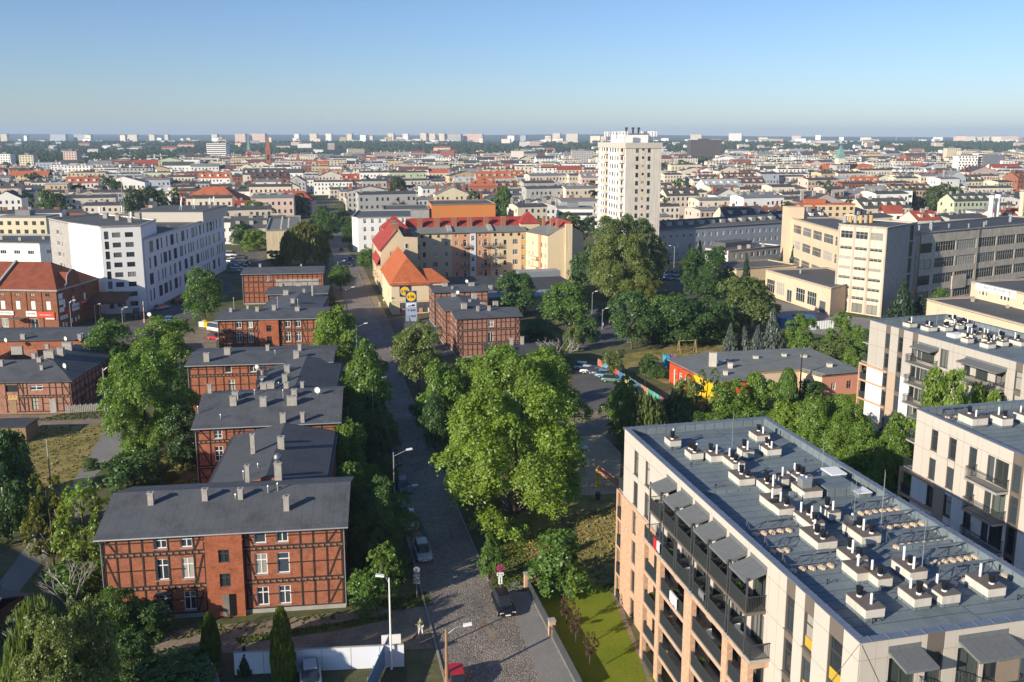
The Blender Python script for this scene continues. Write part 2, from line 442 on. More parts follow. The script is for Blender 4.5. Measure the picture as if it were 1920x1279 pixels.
def chimney(parent,x,y,z0,z1,w=.6,d=.5,m='chimney',pots=True,rz=0):
    b=MB(); b.box(-w/2,-d/2,0,w/2,d/2,z1-z0-.08,0).box(-w/2-.06,-d/2-.06,z1-z0-.08,w/2+.06,d/2+.06,z1-z0,1)
    if pots:
        n=max(1,int(w/.45))
        for i in range(n):
            cx=-w/2+w*(i+.5)/n; b.box(cx-.11,-.11,z1-z0,cx+.11,.11,z1-z0+.02,2)
    return b.obj('chimney',[M[m],M['concrete'],M['black']],parent,(x,y,z0),rz)
def dish(parent,p,az=R(200),r=.42):
    b=MB(); n=14
    c=(0,.12,0); ring=[(math.cos(t)*r,0,math.sin(t)*r) for t in [2*math.pi*i/n for i in range(n)]]
    mid=[(x*.55,.085,z*.55) for x,_,z in ring]
    for i in range(n):
        j=(i+1)%n; b.face([ring[i],ring[j],mid[j],mid[i]]); b.face([mid[i],mid[j],c])
    b.tube((0,.1,0),(0,.25,-.8),.025,.025,6); b.tube((0,.05,-.3),(0,-.35,0),.012,.012,5)
    return b.obj('satellite_dish',[M['white_paint']],parent,p,az,uv=False)
def to_local(root,X,Y):
    t=root.rotation_euler.z; dx,dy=X-root.location.x,Y-root.location.y
    return (dx*math.cos(t)+dy*math.sin(t),-dx*math.sin(t)+dy*math.cos(t))
def on_roof(root,px,py,z): return to_local(root,*U(px,py,z))
# ================================================================ terrain, air, paving
GA=R(13.0)                                   # the street grid is turned 13 degrees
def terrain_h(x,y):
    t=min(1,max(0,(y-1900)/1500)); t=t*t*(3-2*t)
    h=16*t
    t2=min(1,max(0,(y-6000)/3500)); t2=t2*t2*(3-2*t2)
    h+=t2*(34+9*math.sin(x*.0006+1.0)+6*math.sin(x*.0017)-x*.0034)
    return h
def ground():
    xs=[-14000,-9000,-6000,-4000,-2800,-1900,-1300,-900,-600,-400,-250,-120,0,120,250,400,600,900,1300,1900,2800,4000,6000,9000,14000]
    ys=[-400,-150,0,100,250,450,700,1000,1300,1600,1900,2100,2300,2500,2700,2900,3100,3400,3800,4400,5200,6000,6700,7400,8100,8800,9600,10800,13000]
    v=[(x,y,terrain_h(x,y)) for y in ys for x in xs]; n=len(xs)
    f=[(j*n+i,j*n+i+1,(j+1)*n+i+1,(j+1)*n+i) for j in range(len(ys)-1) for i in range(n-1)]
    me=bpy.data.meshes.new('ground'); me.from_pydata(v,[],f)
    m,nt,b=_new('ground_mat'); b.inputs['Roughness'].default_value=.95; b.inputs['Specular IOR Level'].default_value=.1
    p=_coord(nt); f1=_noise(nt,p,.06,7,.7); f2=_noise(nt,p,1.4,5,.7)
    c=_ramp(nt,f1,[(.32,(.06,.09,.03)),(.48,(.12,.125,.055)),(.60,(.19,.16,.10)),(.72,(.15,.14,.115))])
    c=_mix(nt,.6,c,_ramp(nt,f2,[(.3,(.6,.6,.6)),(.7,(1.25,1.25,1.25))]),'MULTIPLY')
    # woods take over with distance from the town
    sx=nt.nodes.new('ShaderNodeSeparateXYZ'); nt.links.new(p,sx.inputs[0])
    mr=nt.nodes.new('ShaderNodeMapRange'); mr.inputs[1].default_value=1600; mr.inputs[2].default_value=2200
    nt.links.new(sx.outputs[1],mr.inputs[0])
    f3=_noise(nt,p,.012,5,.6); w=_ramp(nt,f3,[(.35,(.020,.036,.016)),(.65,(.045,.065,.026))])
    c=_mix(nt,mr.outputs[0],c,w)
    nt.links.new(c,b.inputs['Base Color']); _bump(nt,b,f2,.5,.08)
    me.materials.append(m)
    return tag(link('ground',me),kind='structure')
ground()

def haze():
    m=bpy.data.materials.new('haze_air'); m.use_nodes=True; nt=m.node_tree; nt.nodes.clear()
    o=nt.nodes.new('ShaderNodeOutputMaterial'); v=nt.nodes.new('ShaderNodeVolumePrincipled')
    v.inputs['Color'].default_value=(.60,.78,1.0,1); v.inputs['Density'].default_value=HAZE_D; v.inputs['Anisotropy'].default_value=.0
    nt.links.new(v.outputs[0],o.inputs['Volume'])
    b=MB(); b.box(-15000,-900,-1.5,15000,13500,150)
    tag(b.obj('haze',[m],uv=False),kind='stuff')
HAZE_D=0.00011
haze()

def sheet(name,pts,z,mat,px=True,kind='structure',parent=None):
    P=[U(*p) for p in pts] if px else pts
    a=sum(P[i][0]*P[(i+1)%len(P)][1]-P[(i+1)%len(P)][0]*P[i][1] for i in range(len(P)))
    if a<0: P=P[::-1]
    b=MB(); b.face([(x,y,z) for x,y in P])
    return tag(b.obj(name,[mat],parent),kind=kind)
def surf_mat(name,stops,s1=.3,s2=5,bump=.4,rough=.95,spec=.1):
    m,nt,b=_new(name); b.inputs['Roughness'].default_value=rough; b.inputs['Specular IOR Level'].default_value=spec
    p=_coord(nt); c=_ramp(nt,_noise(nt,p,s1,7,.72),stops); f=_noise(nt,p,s2,4,.7)
    c=_mix(nt,.7,c,_ramp(nt,f,[(.3,(.62,.62,.62)),(.7,(1.28,1.28,1.28))]),'MULTIPLY')
    nt.links.new(c,b.inputs['Base Color']); _bump(nt,b,f,bump,.06); MATS[name]=m; return m
def cobble_mat():
    m,nt,b=_new('cobbles'); b.inputs['Roughness'].default_value=.75; b.inputs['Specular IOR Level'].default_value=.3
    p=_coord(nt); 
    v=nt.nodes.new('ShaderNodeTexVoronoi'); v.inputs['Scale'].default_value=5.4; v.inputs['Randomness'].default_value=.75; nt.links.new(p,v.inputs['Vector'])
    e=nt.nodes.new('ShaderNodeTexVoronoi'); e.feature='DISTANCE_TO_EDGE'; e.inputs['Scale'].default_value=5.4; e.inputs['Randomness'].default_value=.75; nt.links.new(p,e.inputs['Vector'])
    sp=nt.nodes.new('ShaderNodeSeparateColor'); nt.links.new(v.outputs['Color'],sp.inputs[0])
    c=_ramp(nt,sp.outputs[0],[(0,(.24,.215,.19)),(.5,(.315,.28,.25)),(1,(.39,.35,.31))])
    gap=_ramp(nt,e.outputs['Distance'],[(.0,(.42,.38,.35)),(.10,(1,1,1))])
    c=_mix(nt,1,c,gap,'MULTIPLY')
    big=_noise(nt,p,.22,6,.7); c=_mix(nt,.9,c,_ramp(nt,big,[(.3,(.66,.66,.68)),(.55,(1,1,1)),(.72,(1.22,1.17,1.1))]),'MULTIPLY')
    nt.links.new(c,b.inputs['Base Color']); h=_ramp(nt,e.outputs['Distance'],[(0,(0,0,0)),(.18,(1,1,1))]); _bump(nt,b,h,.9,.07); return m
M['cobble']=cobble_mat()
M['asphalt']=surf_mat('asphalt',[(.3,(.085,.084,.083)),(.55,(.13,.126,.12)),(.75,(.18,.17,.158))],.25,6,.2)
M['path_grey']=surf_mat('path_grey',[(.3,(.21,.20,.19)),(.55,(.25,.24,.225)),(.75,(.28,.27,.25))],.4,8,.15)
M['dirt']=surf_mat('dirt',[(.28,(.15,.12,.085)),(.5,(.25,.20,.145)),(.68,(.32,.26,.19))],.35,3)
M['play_sand']=surf_mat('play_sand',[(.28,(.42,.31,.19)),(.5,(.52,.39,.25)),(.7,(.58,.45,.30))],.4,3,.6)
M['drygrass']=surf_mat('drygrass',[(.28,(.09,.11,.025)),(.42,(.19,.175,.05)),(.55,(.31,.25,.09)),(.75,(.37,.29,.13))],.28,4,.6)
M['lawn']=surf_mat('lawn',[(.28,(.12,.175,.014)),(.5,(.165,.205,.018)),(.72,(.215,.225,.026))],.3,6,.4)
M['grass_rough']=surf_mat('grass_rough',[(.28,(.045,.075,.012)),(.5,(.085,.105,.02)),(.72,(.15,.14,.035))],.3,5,.6)
M['dark_soil']=surf_mat('dark_soil',[(.28,(.055,.065,.03)),(.5,(.095,.095,.05)),(.72,(.14,.125,.08))],.4,4,.6)
M['kerb']=plain('kerb',(.27,.255,.235),.9,.25,1.5)

def sx_r(y): return -2.3-(y-83.7)*.2339
def sx_l(y): return -9.3-(y-83.7)*.2339
# street: straight strip of cobbles
sheet('street',[(sx_l(40),40),(sx_r(40)+4.2,40),(sx_r(70)+3.4,70),(sx_r(78)+2.6,78),(sx_r(83),83),(sx_r(420),420),(sx_l(420),420)],.012,M['cobble'],False)
sheet('street_beyond',[(sx_l(420),420),(sx_r(420),420),(sx_r(640),640),(sx_l(640),640)],.012,M['asphalt'],False)
def kerb(name,pts,h=.12,w=.18):
    b=MB()
    for a,c in zip(pts[:-1],pts[1:]): b.bar((a[0],a[1],h/2),(c[0],c[1],h/2),w,h)
    return tag(b.obj(name,[M['kerb']]),kind='structure')
kerb('kerb_east',[(sx_r(y)+.09,y) for y in (84.5,150,250,330)])
kerb('kerb_west',[(sx_l(y)-.09,y) for y in (40,84,150,250,330)])
# verges and pavements beside the street
for nm,f,o0,o1,mt in (('pavement_west',sx_l,-2.6,-.2,'dirt'),('pavement_east',sx_r,.2,2.6,'dark_soil')):
    for y0,y1,mm in ((85,118,'dark_soil'),(118.0,172,'dark_soil'),(172,330,'dirt')):
        sheet(nm,[(f(y0)+o0,y0),(f(y0)+o1,y0),(f(y1)+o1,y1),(f(y1)+o0,y1)],.02,M[mm],False)
sheet('footpath',[(946,1096),(984,1088),(1000,1112),(1045,1210),(1079,1279),(1120,1360),(1050,1360),(1012,1279),(978,1190),(962,1150)],.03,M['path_grey'])
sheet('lawn',[(1003,1112),(1075,1102),(1138,1094),(1160,1140),(1240,1290),(1280,1360),(1122,1360)],.016,M['lawn'])
sheet('meadow',[(985,1095),(1140,1092),(1160,1060),(1170,930),(1120,900),(1040,930),(900,1000)],.008,M['drygrass'])
sheet('play_sand',[(1040,960),(1080,930),(1160,925),(1165,850),(1130,815),(1060,820),(1000,850),(960,900)],.02,M['play_sand'])
sheet('yard',[(205,1195),(640,1148),(760,1130),(800,1128),(832,1215),(760,1218),(270,1230)],.010,M['dirt'])
sheet('yard_grass',[(440,1196),(640,1166),(735,1152),(735,1160),(640,1182),(450,1208)],.018,M['grass_rough'],True,'stuff')
sheet('garden_soil',[(-60,1400),(-60,1235),(230,1235),(270,1228),(760,1215),(770,1400)],.012,M['dark_soil'])
sheet('bare_lot',[(0,800),(0,778),(60,778),(190,775),(205,790),(180,800)],.012,M['dirt'])
sheet('dry_lot',[(60,800),(185,796),(205,792),(140,900),(80,960),(40,960)],.010,M['drygrass'])
sheet('lane',[(205,792),(228,800),(230,850),(180,890),(150,960),(60,1080),(10,1140),(0,1090),(80,985),(140,900)],.016,M['path_grey'])
sheet('grass_court',[(232,850),(372,850),(372,912),(330,915),(255,910)],.010,M['drygrass'])
sheet('dirt_court',[(330,640),(405,600),(405,655),(350,660)],.010,M['dirt'])
sheet('service_road',[(190,640),(250,600),(275,590),(420,520),(440,515),(430,560),(350,605),(330,640)],.012,M['asphalt'])
sheet('white_shop_apron',[(0,655),(0,618),(112,622),(200,605),(255,612),(180,650)],.010,M['path_grey'])
sheet('car_park',[(1080,688),(1155,698),(1195,730),(1172,768),(1088,772),(1068,730)],.012,M['asphalt'])
sheet('court_earth',[(1060,772),(1175,768),(1172,835),(1060,822),(1030,800)],.010,M['dirt'])
sheet('court_lawn',[(1000,690),(1068,688),(1070,735),(1085,775),(1050,800),(1000,780)],.008,M['drygrass'])
sheet('shop_forecourt',[(690,640),(740,600),(812,596),(860,640),(830,690),(760,650)],.010,M['asphalt'])
sheet('shop_parking',[(1040,600),(1240,530),(1300,520),(1330,560),(1180,640),(1100,660)],.010,M['asphalt'])
sheet('factory_yard',[(1440,560),(1560,590),(1660,600),(1640,640),(1480,620),(1420,590)],.010,M['path_grey'])
sheet('kg_ground',[(1165,665),(1330,640),(1420,650),(1400,680),(1250,720),(1170,690)],.010,M['drygrass'])
sheet('kg_lawn',[(1540,742),(1615,735),(1625,775),(1560,770)],.012,M['lawn'])
sheet('parking_west',[(430,500),(445,470),(500,468),(500,510),(450,530)],.012,M['asphalt'])

def manhole(px,py,r=.34,m='rail'):
    X,Y=U(px,py); b=MB(); b.tube((X,Y,0),(X,Y,.02),r,r,16); return b
for i,(px,py) in enumerate(((862,1240),(905,1246),(868,1118),(812,950))):
    o=manhole(px,py).obj('manhole_cover',[M['concrete_dark']],uv=False); tag(o,'round iron manhole cover in the cobbles, '+['nearest on the left','nearest on the right','at the crossing','under the street trees'][i],'manhole cover')
sheet('street_patch',[(779,962),(800,1000),(806,1022),(790,1000),(772,968)],.018,M['asphalt'])
sheet('street_patch',[(842,880),(826,872),(812,880),(830,890)],.018,M['asphalt'])
sheet('street_patch',[(905,1160),(935,1200),(925,1204),(896,1166)],.018,M['dirt'])
# ================================================================ trees
def leaf_cloud(P,Nrm,size,seed,tint,flat=.5,aspect=1.5,droop=0):
    g=np.random.default_rng(seed); n=len(P)
    rv=g.normal(size=(n,3)); nn=Nrm*flat+rv*(1-flat)*.9; nn/=np.linalg.norm(nn,axis=1,keepdims=True)+1e-9
    a=np.cross(nn,g.normal(size=(n,3))); 
    if droop: a=a*(1-droop)+np.array([0,0,-1.])*droop+g.normal(size=(n,3))*.12
    a/=np.linalg.norm(a,axis=1,keepdims=True)+1e-9
    b=np.cross(nn,a); b/=np.linalg.norm(b,axis=1,keepdims=True)+1e-9
    s=size*g.uniform(.6,1.35,(n,1)); a=a*s*aspect*.5; b=b*s*.5
    V=np.stack([P-a,P-b*.9+a*.1,P+a,P+b*.9+a*.1],1).reshape(-1,3)
    return V,np.repeat(tint,4)
def leaf_mesh(name,V,T):
    n=len(V)//4; me=bpy.data.meshes.new(name)
    me.vertices.add(len(V)); me.vertices.foreach_set('co',V.astype('f4').ravel())
    me.loops.add(len(V)); me.loops.foreach_set('vertex_index',np.arange(len(V),dtype='i4'))
    me.polygons.add(n); me.polygons.foreach_set('loop_start',np.arange(0,len(V),4,dtype='i4')); me.polygons.foreach_set('loop_total',np.full(n,4,'i4'))
    at=me.color_attributes.new('tint','FLOAT_COLOR','POINT')
    c=np.ones((len(V),4),'f4'); c[:,:3]=T[:,None]; at.data.foreach_set('color',c.ravel())
    me.update(); me.validate(); return me
def crown_round(seed,nlobe=26,nsub=22,per=26,leaf=.026,profile=lambda t:1,lobe=.17,open_=0.0):
    """crown of unit height and unit width: boughs > sprays > leaves"""
    g=np.random.default_rng(seed); Ps=[];Ns=[];Ts=[]; lobes=[]
    for k in range(nlobe):
        t=(k+.5)/nlobe; z=.08+.84*t+g.uniform(-.05,.05); rr=.5*profile(t)*(.42+.42*g.random())*math.sqrt(max(.08,1-(2*z-1)**2*.85))
        th=k*2.399+g.uniform(-.6,.6); c=np.array([math.cos(th)*rr,math.sin(th)*rr,z]); lr=lobe*g.uniform(.6,1.35)*(.6+.4*profile(t)); lobes.append((c,lr))
    for c,lr in lobes:
        ns=max(5,int(nsub*(lr/lobe)**2)); d=g.normal(size=(ns,3)); d/=np.linalg.norm(d,axis=1,keepdims=True); d[:,2]=np.where(d[:,2]<-.4,-d[:,2],d[:,2])
        sc_=c+d*lr*g.uniform(.72,1.12,(ns,1))*np.array([1,1,.8]); sn=d+np.array([0,0,.45]); sn/=np.linalg.norm(sn,axis=1,keepdims=True)
        for q in range(ns):
            if open_ and g.random()<open_: continue
            n=int(per*g.uniform(.6,1.4)); v=g.normal(size=(n,3)); v-=sn[q]*(v@sn[q])[:,None]*.62; r=lr*.24
            p_=sc_[q]+v*r*.75; p_[:,2]-=np.linalg.norm(v[:,:2],axis=1)**2*r*.12
            Ps.append(p_);Ns.append(np.tile(sn[q],(n,1))+g.normal(size=(n,3))*.25);Ts.append(np.full(n,g.uniform(.2,.8))*.55+.45*g.random(n))
    P=np.concatenate(Ps);N=np.concatenate(Ns);T=np.concatenate(Ts)
    zs=P[:,2]; z0,z1=np.percentile(zs,.3),np.percentile(zs,99.7); P[:,2]=(zs-z0)/(z1-z0); rmax=np.percentile(np.hypot(P[:,0],P[:,1]),97)*2; P[:,:2]/=rmax
    V,TT=leaf_cloud(P,N,leaf,seed+1,T,.62)
    return leaf_mesh('crown',V,TT),[(c/[rmax,rmax,1],lr) for c,lr in lobes]
def crown_cone(seed,tiers=16,per=520,leaf=.11):
    g=np.random.default_rng(seed); Ps=[];Ns=[];Ts=[]
    for k in range(tiers):
        t=k/(tiers-1); z=t*.96; rad=(1-t)**.85*1.0+.03; nb=max(4,int(13*(1-t)+3))
        for j in range(nb):
            th=j*2*math.pi/nb+k*.7+g.uniform(-.2,.2); L=rad*g.uniform(.75,1.1); n=int(per*(.25+rad)/nb*.9)
            s=g.random(n)**.7; w=g.normal(size=n)*.09*(1-s*.5)
            p=np.stack([math.cos(th)*L*s-math.sin(th)*w,math.sin(th)*L*s+math.cos(th)*w,z+.03-s*.06*(1.2-t)+np.abs(g.normal(size=n))*-.012],1)
            Ps.append(p); nn=np.tile([math.cos(th)*.4,math.sin(th)*.4,.9],(n,1)); Ns.append(nn); Ts.append(np.full(n,g.uniform(.25,.75))*.6+.4*s)
    P=np.concatenate(Ps);N=np.concatenate(Ns);T=np.concatenate(Ts); P[:,2]=(P[:,2]-P[:,2].min())/(P[:,2].max()-P[:,2].min())
    V,TT=leaf_cloud(P,N,leaf,seed,T,.45); return leaf_mesh('crown',V,TT)
def crown_column(seed,n=9000,leaf=.09,lump=40,taper=1.6):
    """dense upright column or egg (thuja, poplar): radius 1"""
    g=np.random.default_rng(seed); z=g.random(n); th=g.random(n)*2*math.pi
    prof=np.minimum(1,(z*5+.45))*np.clip(1-z**(taper*1.6),0,1)**.62+.03
    ls=g.random((lump,2)); lz=ls[:,0]; lt=ls[:,1]*2*math.pi
    dd=((z[:,None]-lz)*3.2)**2+(1-np.cos(th[:,None]-lt)); q=dd.argmin(1); bump=1+.16*np.cos(np.minimum(math.pi,np.sqrt(dd.min(1))*5))
    r=prof*bump*(.80+.22*g.random(n)); P=np.stack([np.cos(th)*r,np.sin(th)*r,z],1); N=np.stack([np.cos(th),np.sin(th),np.full(n,.5)],1)
    T=g.uniform(.2,.8,lump)[q]*.6+.4*g.random(n); V,TT=leaf_cloud(P,N,leaf,seed,T,.4); 
    V[:,2]=np.clip(V[:,2],-.02,1.03); return leaf_mesh('crown',V,TT)
def crown_weep(seed,strands=420,per=26,leaf=.075):
    """hanging strands from an umbrella of twigs: radius 1, z 0..1"""
    g=np.random.default_rng(seed); Ps=[];Ts=[]
    cl=g.uniform(.15,.85,30)
    for k in range(strands):
        th=g.random()*2*math.pi; rr=math.sqrt(g.random())*.95; zt=.30+.70*math.sqrt(max(0,1-rr**2))*g.uniform(.75,1); ln=g.uniform(.14,.42)
        t=g.random(per); sw=g.normal(size=2)*.05
        p=np.stack([math.cos(th)*rr+sw[0]*t+g.normal(size=per)*.018,math.sin(th)*rr+sw[1]*t+g.normal(size=per)*.018,zt-ln*t],1)
        Ps.append(p); ci=int((th/(2*math.pi)*5)%5)*6+int(zt*5.9)%6; Ts.append(np.full(per,cl[ci])*.7+.3*g.random(per))
    P=np.concatenate(Ps);T=np.concatenate(Ts); P[:,2]=(P[:,2]-P[:,2].min())/(P[:,2].max()-P[:,2].min())
    N=P*np.array([1,1,0])+np.array([0,0,.2]); V,TT=leaf_cloud(P,N,leaf,seed,T,.4,2.0,.75); return leaf_mesh('crown',V,TT)
def trunk_mesh(seed,lobes,clear,n=7,r=.017,mat='bark',top=.8):
    """unit trunk: z in -clear..; same frame as crown (0..1)"""
    g=random.Random(seed); b=MB(); 
    b.tube((0,0,-clear),(0.02,0,.05),r*1.25,r,n); b.tube((0.02,0,.05),(0,.03,.45),r,r*.7,n); b.tube((0,.03,.45),(-.02,0,top),r*.7,r*.2,n)
    for c,lr in lobes[:14]:
        z0=max(.0,min(.5,c[2]-.32)); b.tube((0.01,.01,z0),(c[0]*.55,c[1]*.55,(z0+c[2])/2+.05),r*.5,r*.28,5); b.tube((c[0]*.55,c[1]*.55,(z0+c[2])/2+.05),tuple(c),r*.28,r*.08,5)
    return b.mesh('trunk',[M[mat]],uv=False,smooth=True)
TREEV={}
def bare_mesh(seed,mat,levels=4,spread=.55,n0=5):
    """bare limbs of unit height"""
    g=random.Random(seed); b=MB()
    def grow(p,d,L,r,k):
        q=p+d*L; b.tube(tuple(p),tuple(q),r,r*.68,5 if k>1 else 4,0,False)
        if k==0: return
        for i in range(g.choice((2,2,3))):
            nd=(d+Vector((g.uniform(-1,1)*spread,g.uniform(-1,1)*spread,g.uniform(-.25,.5)*spread))).normalized(); grow(q,nd,L*g.uniform(.58,.86),r*.62,k-1)
    b.tube((0,0,0),(0,0,.22),.02,.016,7,0,False)
    for i in range(n0):
        a=i*6.28/n0+g.random(); grow(Vector((0,0,.16+.05*(i%3))),Vector((math.cos(a)*.55,math.sin(a)*.55,1)).normalized(),.22,.010,levels)
    return b.mesh('limbs',[M[mat]],uv=False,smooth=True)
def tree_variants():
    egg=lambda t:.75+.5*math.sin(math.pi*min(1,t*1.15+.1))*.6
    for k in range(5):
        me,lb=crown_round(100+k,26,24,24,.027,egg,.165); TREEV['round%d'%k]=(me,trunk_mesh(k,lb,.45))
    for k in range(3):
        me,lb=crown_round(140+k,46,30,36,.0152,lambda t:1.2-.35*max(0,t-.6),.125); TREEV['big%d'%k]=(me,trunk_mesh(k,lb,.35))
    for k in range(2):
        me,lb=crown_round(160+k,22,22,22,.028,lambda t:1.2-.85*t,.15); TREEV['pyr%d'%k]=(me,trunk_mesh(k,lb,.4))
    for k in range(3):
        me,lb=crown_round(180+k,15,20,22,.042,lambda t:1.0,.22); TREEV['bush%d'%k]=(me,trunk_mesh(k,lb,.12))
    for k in range(3):
        me,lb=crown_round(200+k,34,14,20,.030,egg,.13,.35); TREEV['loose%d'%k]=(me,trunk_mesh(k,lb,.45,r=.022))
    for k in range(3):
        me,lb=crown_round(220+k,14,9,12,.075,egg,.2); TREEV['far%d'%k]=(me,trunk_mesh(k,[],.3,5))
    def half(me): 
        co=np.empty(len(me.vertices)*3,'f4'); me.vertices.foreach_get('co',co); co=co.reshape(-1,3); co[:,:2]*=.5; me.vertices.foreach_set('co',co.ravel()); return me
    TREEV['spruce0']=(half(crown_cone(300)),trunk_mesh(9,[],.05,top=.95)); TREEV['spruce1']=(half(crown_cone(301,14,420,.13)),trunk_mesh(9,[],.05,top=.95))
    TREEV['thuja0']=(half(crown_column(310,9000,.085,60)),trunk_mesh(9,[],.05)); TREEV['poplar0']=(half(crown_column(311,9000,.10,36,2.2)),trunk_mesh(9,[],.1))
    TREEV['weep0']=(half(crown_weep(320,560,30,.062)),trunk_mesh(9,[(np.array([math.cos(k*2.4)*.25,math.sin(k*2.4)*.25,.45+.04*k]),.2) for k in range(10)],.25))
    TREEV['weep1']=(half(crown_weep(321,430,30,.040)),trunk_mesh(9,[(np.array([math.cos(k*2.4)*.3,math.sin(k*2.4)*.3,.5+.035*k]),.2) for k in range(12)],.25,mat='bark_white',r=.018))
tree_variants()
BARE=dict(white=bare_mesh(5,'bark_white'),grey=bare_mesh(8,'bark_white',4,.7,4))
def set_leaf(o,leaf):
    me=o.data
    if not me.materials: me.materials.append(L['mid'])
    o.material_slots[0].link='OBJECT'; o.material_slots[0].material=L[leaf]
NT=[0]
def tree_at(X,Y,w,h,var,leaf,label=None,name='tree',cat='tree',group=None,clear=.18,z=0):
    """w crown width, h total height"""
    NT[0]+=1
    t=thing(name,label,cat,(X,Y,z),rnd.uniform(0,6.28),group)
    c=h*clear; ch=h-c
    cr=link('crown',TREEV[var][0],t,(0,0,c)); set_leaf(cr,leaf); cr.scale=(w,w,ch)
    tk=link('trunk',TREEV[var][1],t,(0,0,c)); tk.scale=((w+h*.5)/1.5,)*2+(ch,)
    return t
def tree(px,yb,yt,wp,var,leaf,label,name='tree',cat='tree',clear=.18,group=None,hs=1.0):
    """px centre, yb foot, yt top, wp crown width, all read off the photograph's plan"""
    X,Y=U(px,yb); h=hgt(yt,yb)*hs; w=wp*depth_of(X,Y,h*.5)/CF
    return tree_at(X,Y,w,max(h,.6),var,leaf,label,name,cat,group,clear)
# ================================================================ half-timbered brick houses and the western side
def solve(root,px,py,zf,z=8.0):
    for _ in range(8):
        l=on_roof(root,px,py,z); z=zf(*l)
    return l[0],l[1],z
def chim(root,roof,zf,px,py,wpx,hpx,m='chimney',pots=True,deep=None,kind='chimney'):
    x,y,z=solve(root,px,py,zf); X,Y=U(px,py,z); k=depth_of(X,Y,z)/CF
    w=wpx*k; h=hpx*k/.94
    if kind=='pipe':
        b=MB(); b.tube((0,0,-.15),(0,0,h),.07,.07,8,0); b.tube((0,0,h-.02),(0,0,h+.12),.12,.04,8,0)
        return b.obj('vent_pipe',[M['zinc']],roof,(x,y,z),uv=False)
    return chimney(roof,x,y,z-.25,z+h,w,deep or max(.45,w*.8) if w<1.2 else .6,m,pots)
def roof_z(w,d,ze,zr,axis='x'):
    if axis=='x': return lambda x,y: zr-(zr-ze)*abs(y-d/2)/(d/2)
    return lambda x,y: zr-(zr-ze)*abs(x-w/2)/(w/2)
def beam(parent,a,b,w=.17,name='timber_beam'):
    """timber on a front in the plane y: a,b = (x,z)"""
    (x0,z0),(x1,z1)=a,b; L=math.hypot(x1-x0,z1-z0)
    return (x0,z0,x1,z1,w)
BEAMC={}
def add_beams(parent,P,ang,beams,single=True,mat='timber'):
    """P maps (x,z,depth) on the wall to the parent's frame"""
    if single:
        for x0,z0,x1,z1,w in beams:
            L=math.hypot(x1-x0,z1-z0); t=math.atan2(z1-z0,x1-x0); key=('beam',round(L,1),round(w,2),mat)
            if key not in BEAMC: BEAMC[key]=MB().box(0,-.045,-w/2,key[1],.02,w/2).mesh('timber_beam',[M[mat]],uv=False)
            o=link('timber_beam',BEAMC[key],parent,P(x0,z0)); o.rotation_euler=Matrix.Rotation(ang,3,'Z').to_euler()
            o.rotation_euler=(Matrix.Rotation(ang,3,'Z')@Matrix.Rotation(-t,3,'Y')).to_euler()
    else:
        b=MB()
        for k,(x0,z0,x1,z1,w) in enumerate(beams):
            e=.004*(k%3); a=P(x0,z0,-.02-e); c=P(x1,z1,-.02-e)
            n=Vector((P(0,0,-1)))-Vector(P(0,0,0)); b.bar(a,c,.07,w,0,up=(0,0,1)) if abs(z1-z0)<abs(x1-x0) else b.bar(a,c,w,.07,0,up=tuple(n))
        stuffpart(b.obj('timber_frame',[M[mat]],parent,uv=False))
def joists(parent,P,ang,xs,z):
    b=MB()
    for x in xs:
        p=P(x,z,-.10); q=P(x,z,.0); b.bar(p,q,.17,.19)
    stuffpart(b.obj('joist_ends',[M['timber_end']],parent,uv=False))
def frame_lines(x0,x1,lines,posts,skip=(),rails=True,braces=()):
    """posts between every pair of lines, rails at mid height, braces at chosen fields"""
    out=[]
    for z in lines[1:-1]: out+= [(x0,z-.17,x1,z-.17,.16),(x0,z+.17,x1,z+.17,.16)]
    out.append((x0,lines[-1]-.1,x1,lines[-1]-.1,.16)); out.append((x0,lines[0]+.1,x1,lines[0]+.1,.14))
    for a,b in zip(lines[:-1],lines[1:]):
        for p in posts: out.append((p,a+.2,p,b-.2,.15))
        if rails:
            for p,q in zip(posts[:-1],posts[1:]):
                if any(s[0]<(p+q)/2<s[1] for s in skip): continue
                zz=(a+b)/2+.1; out.append((p,zz,q,zz,.11))
        for p,q in braces: out.append((p,b-.3,q,a+.3,.14) )
    return out
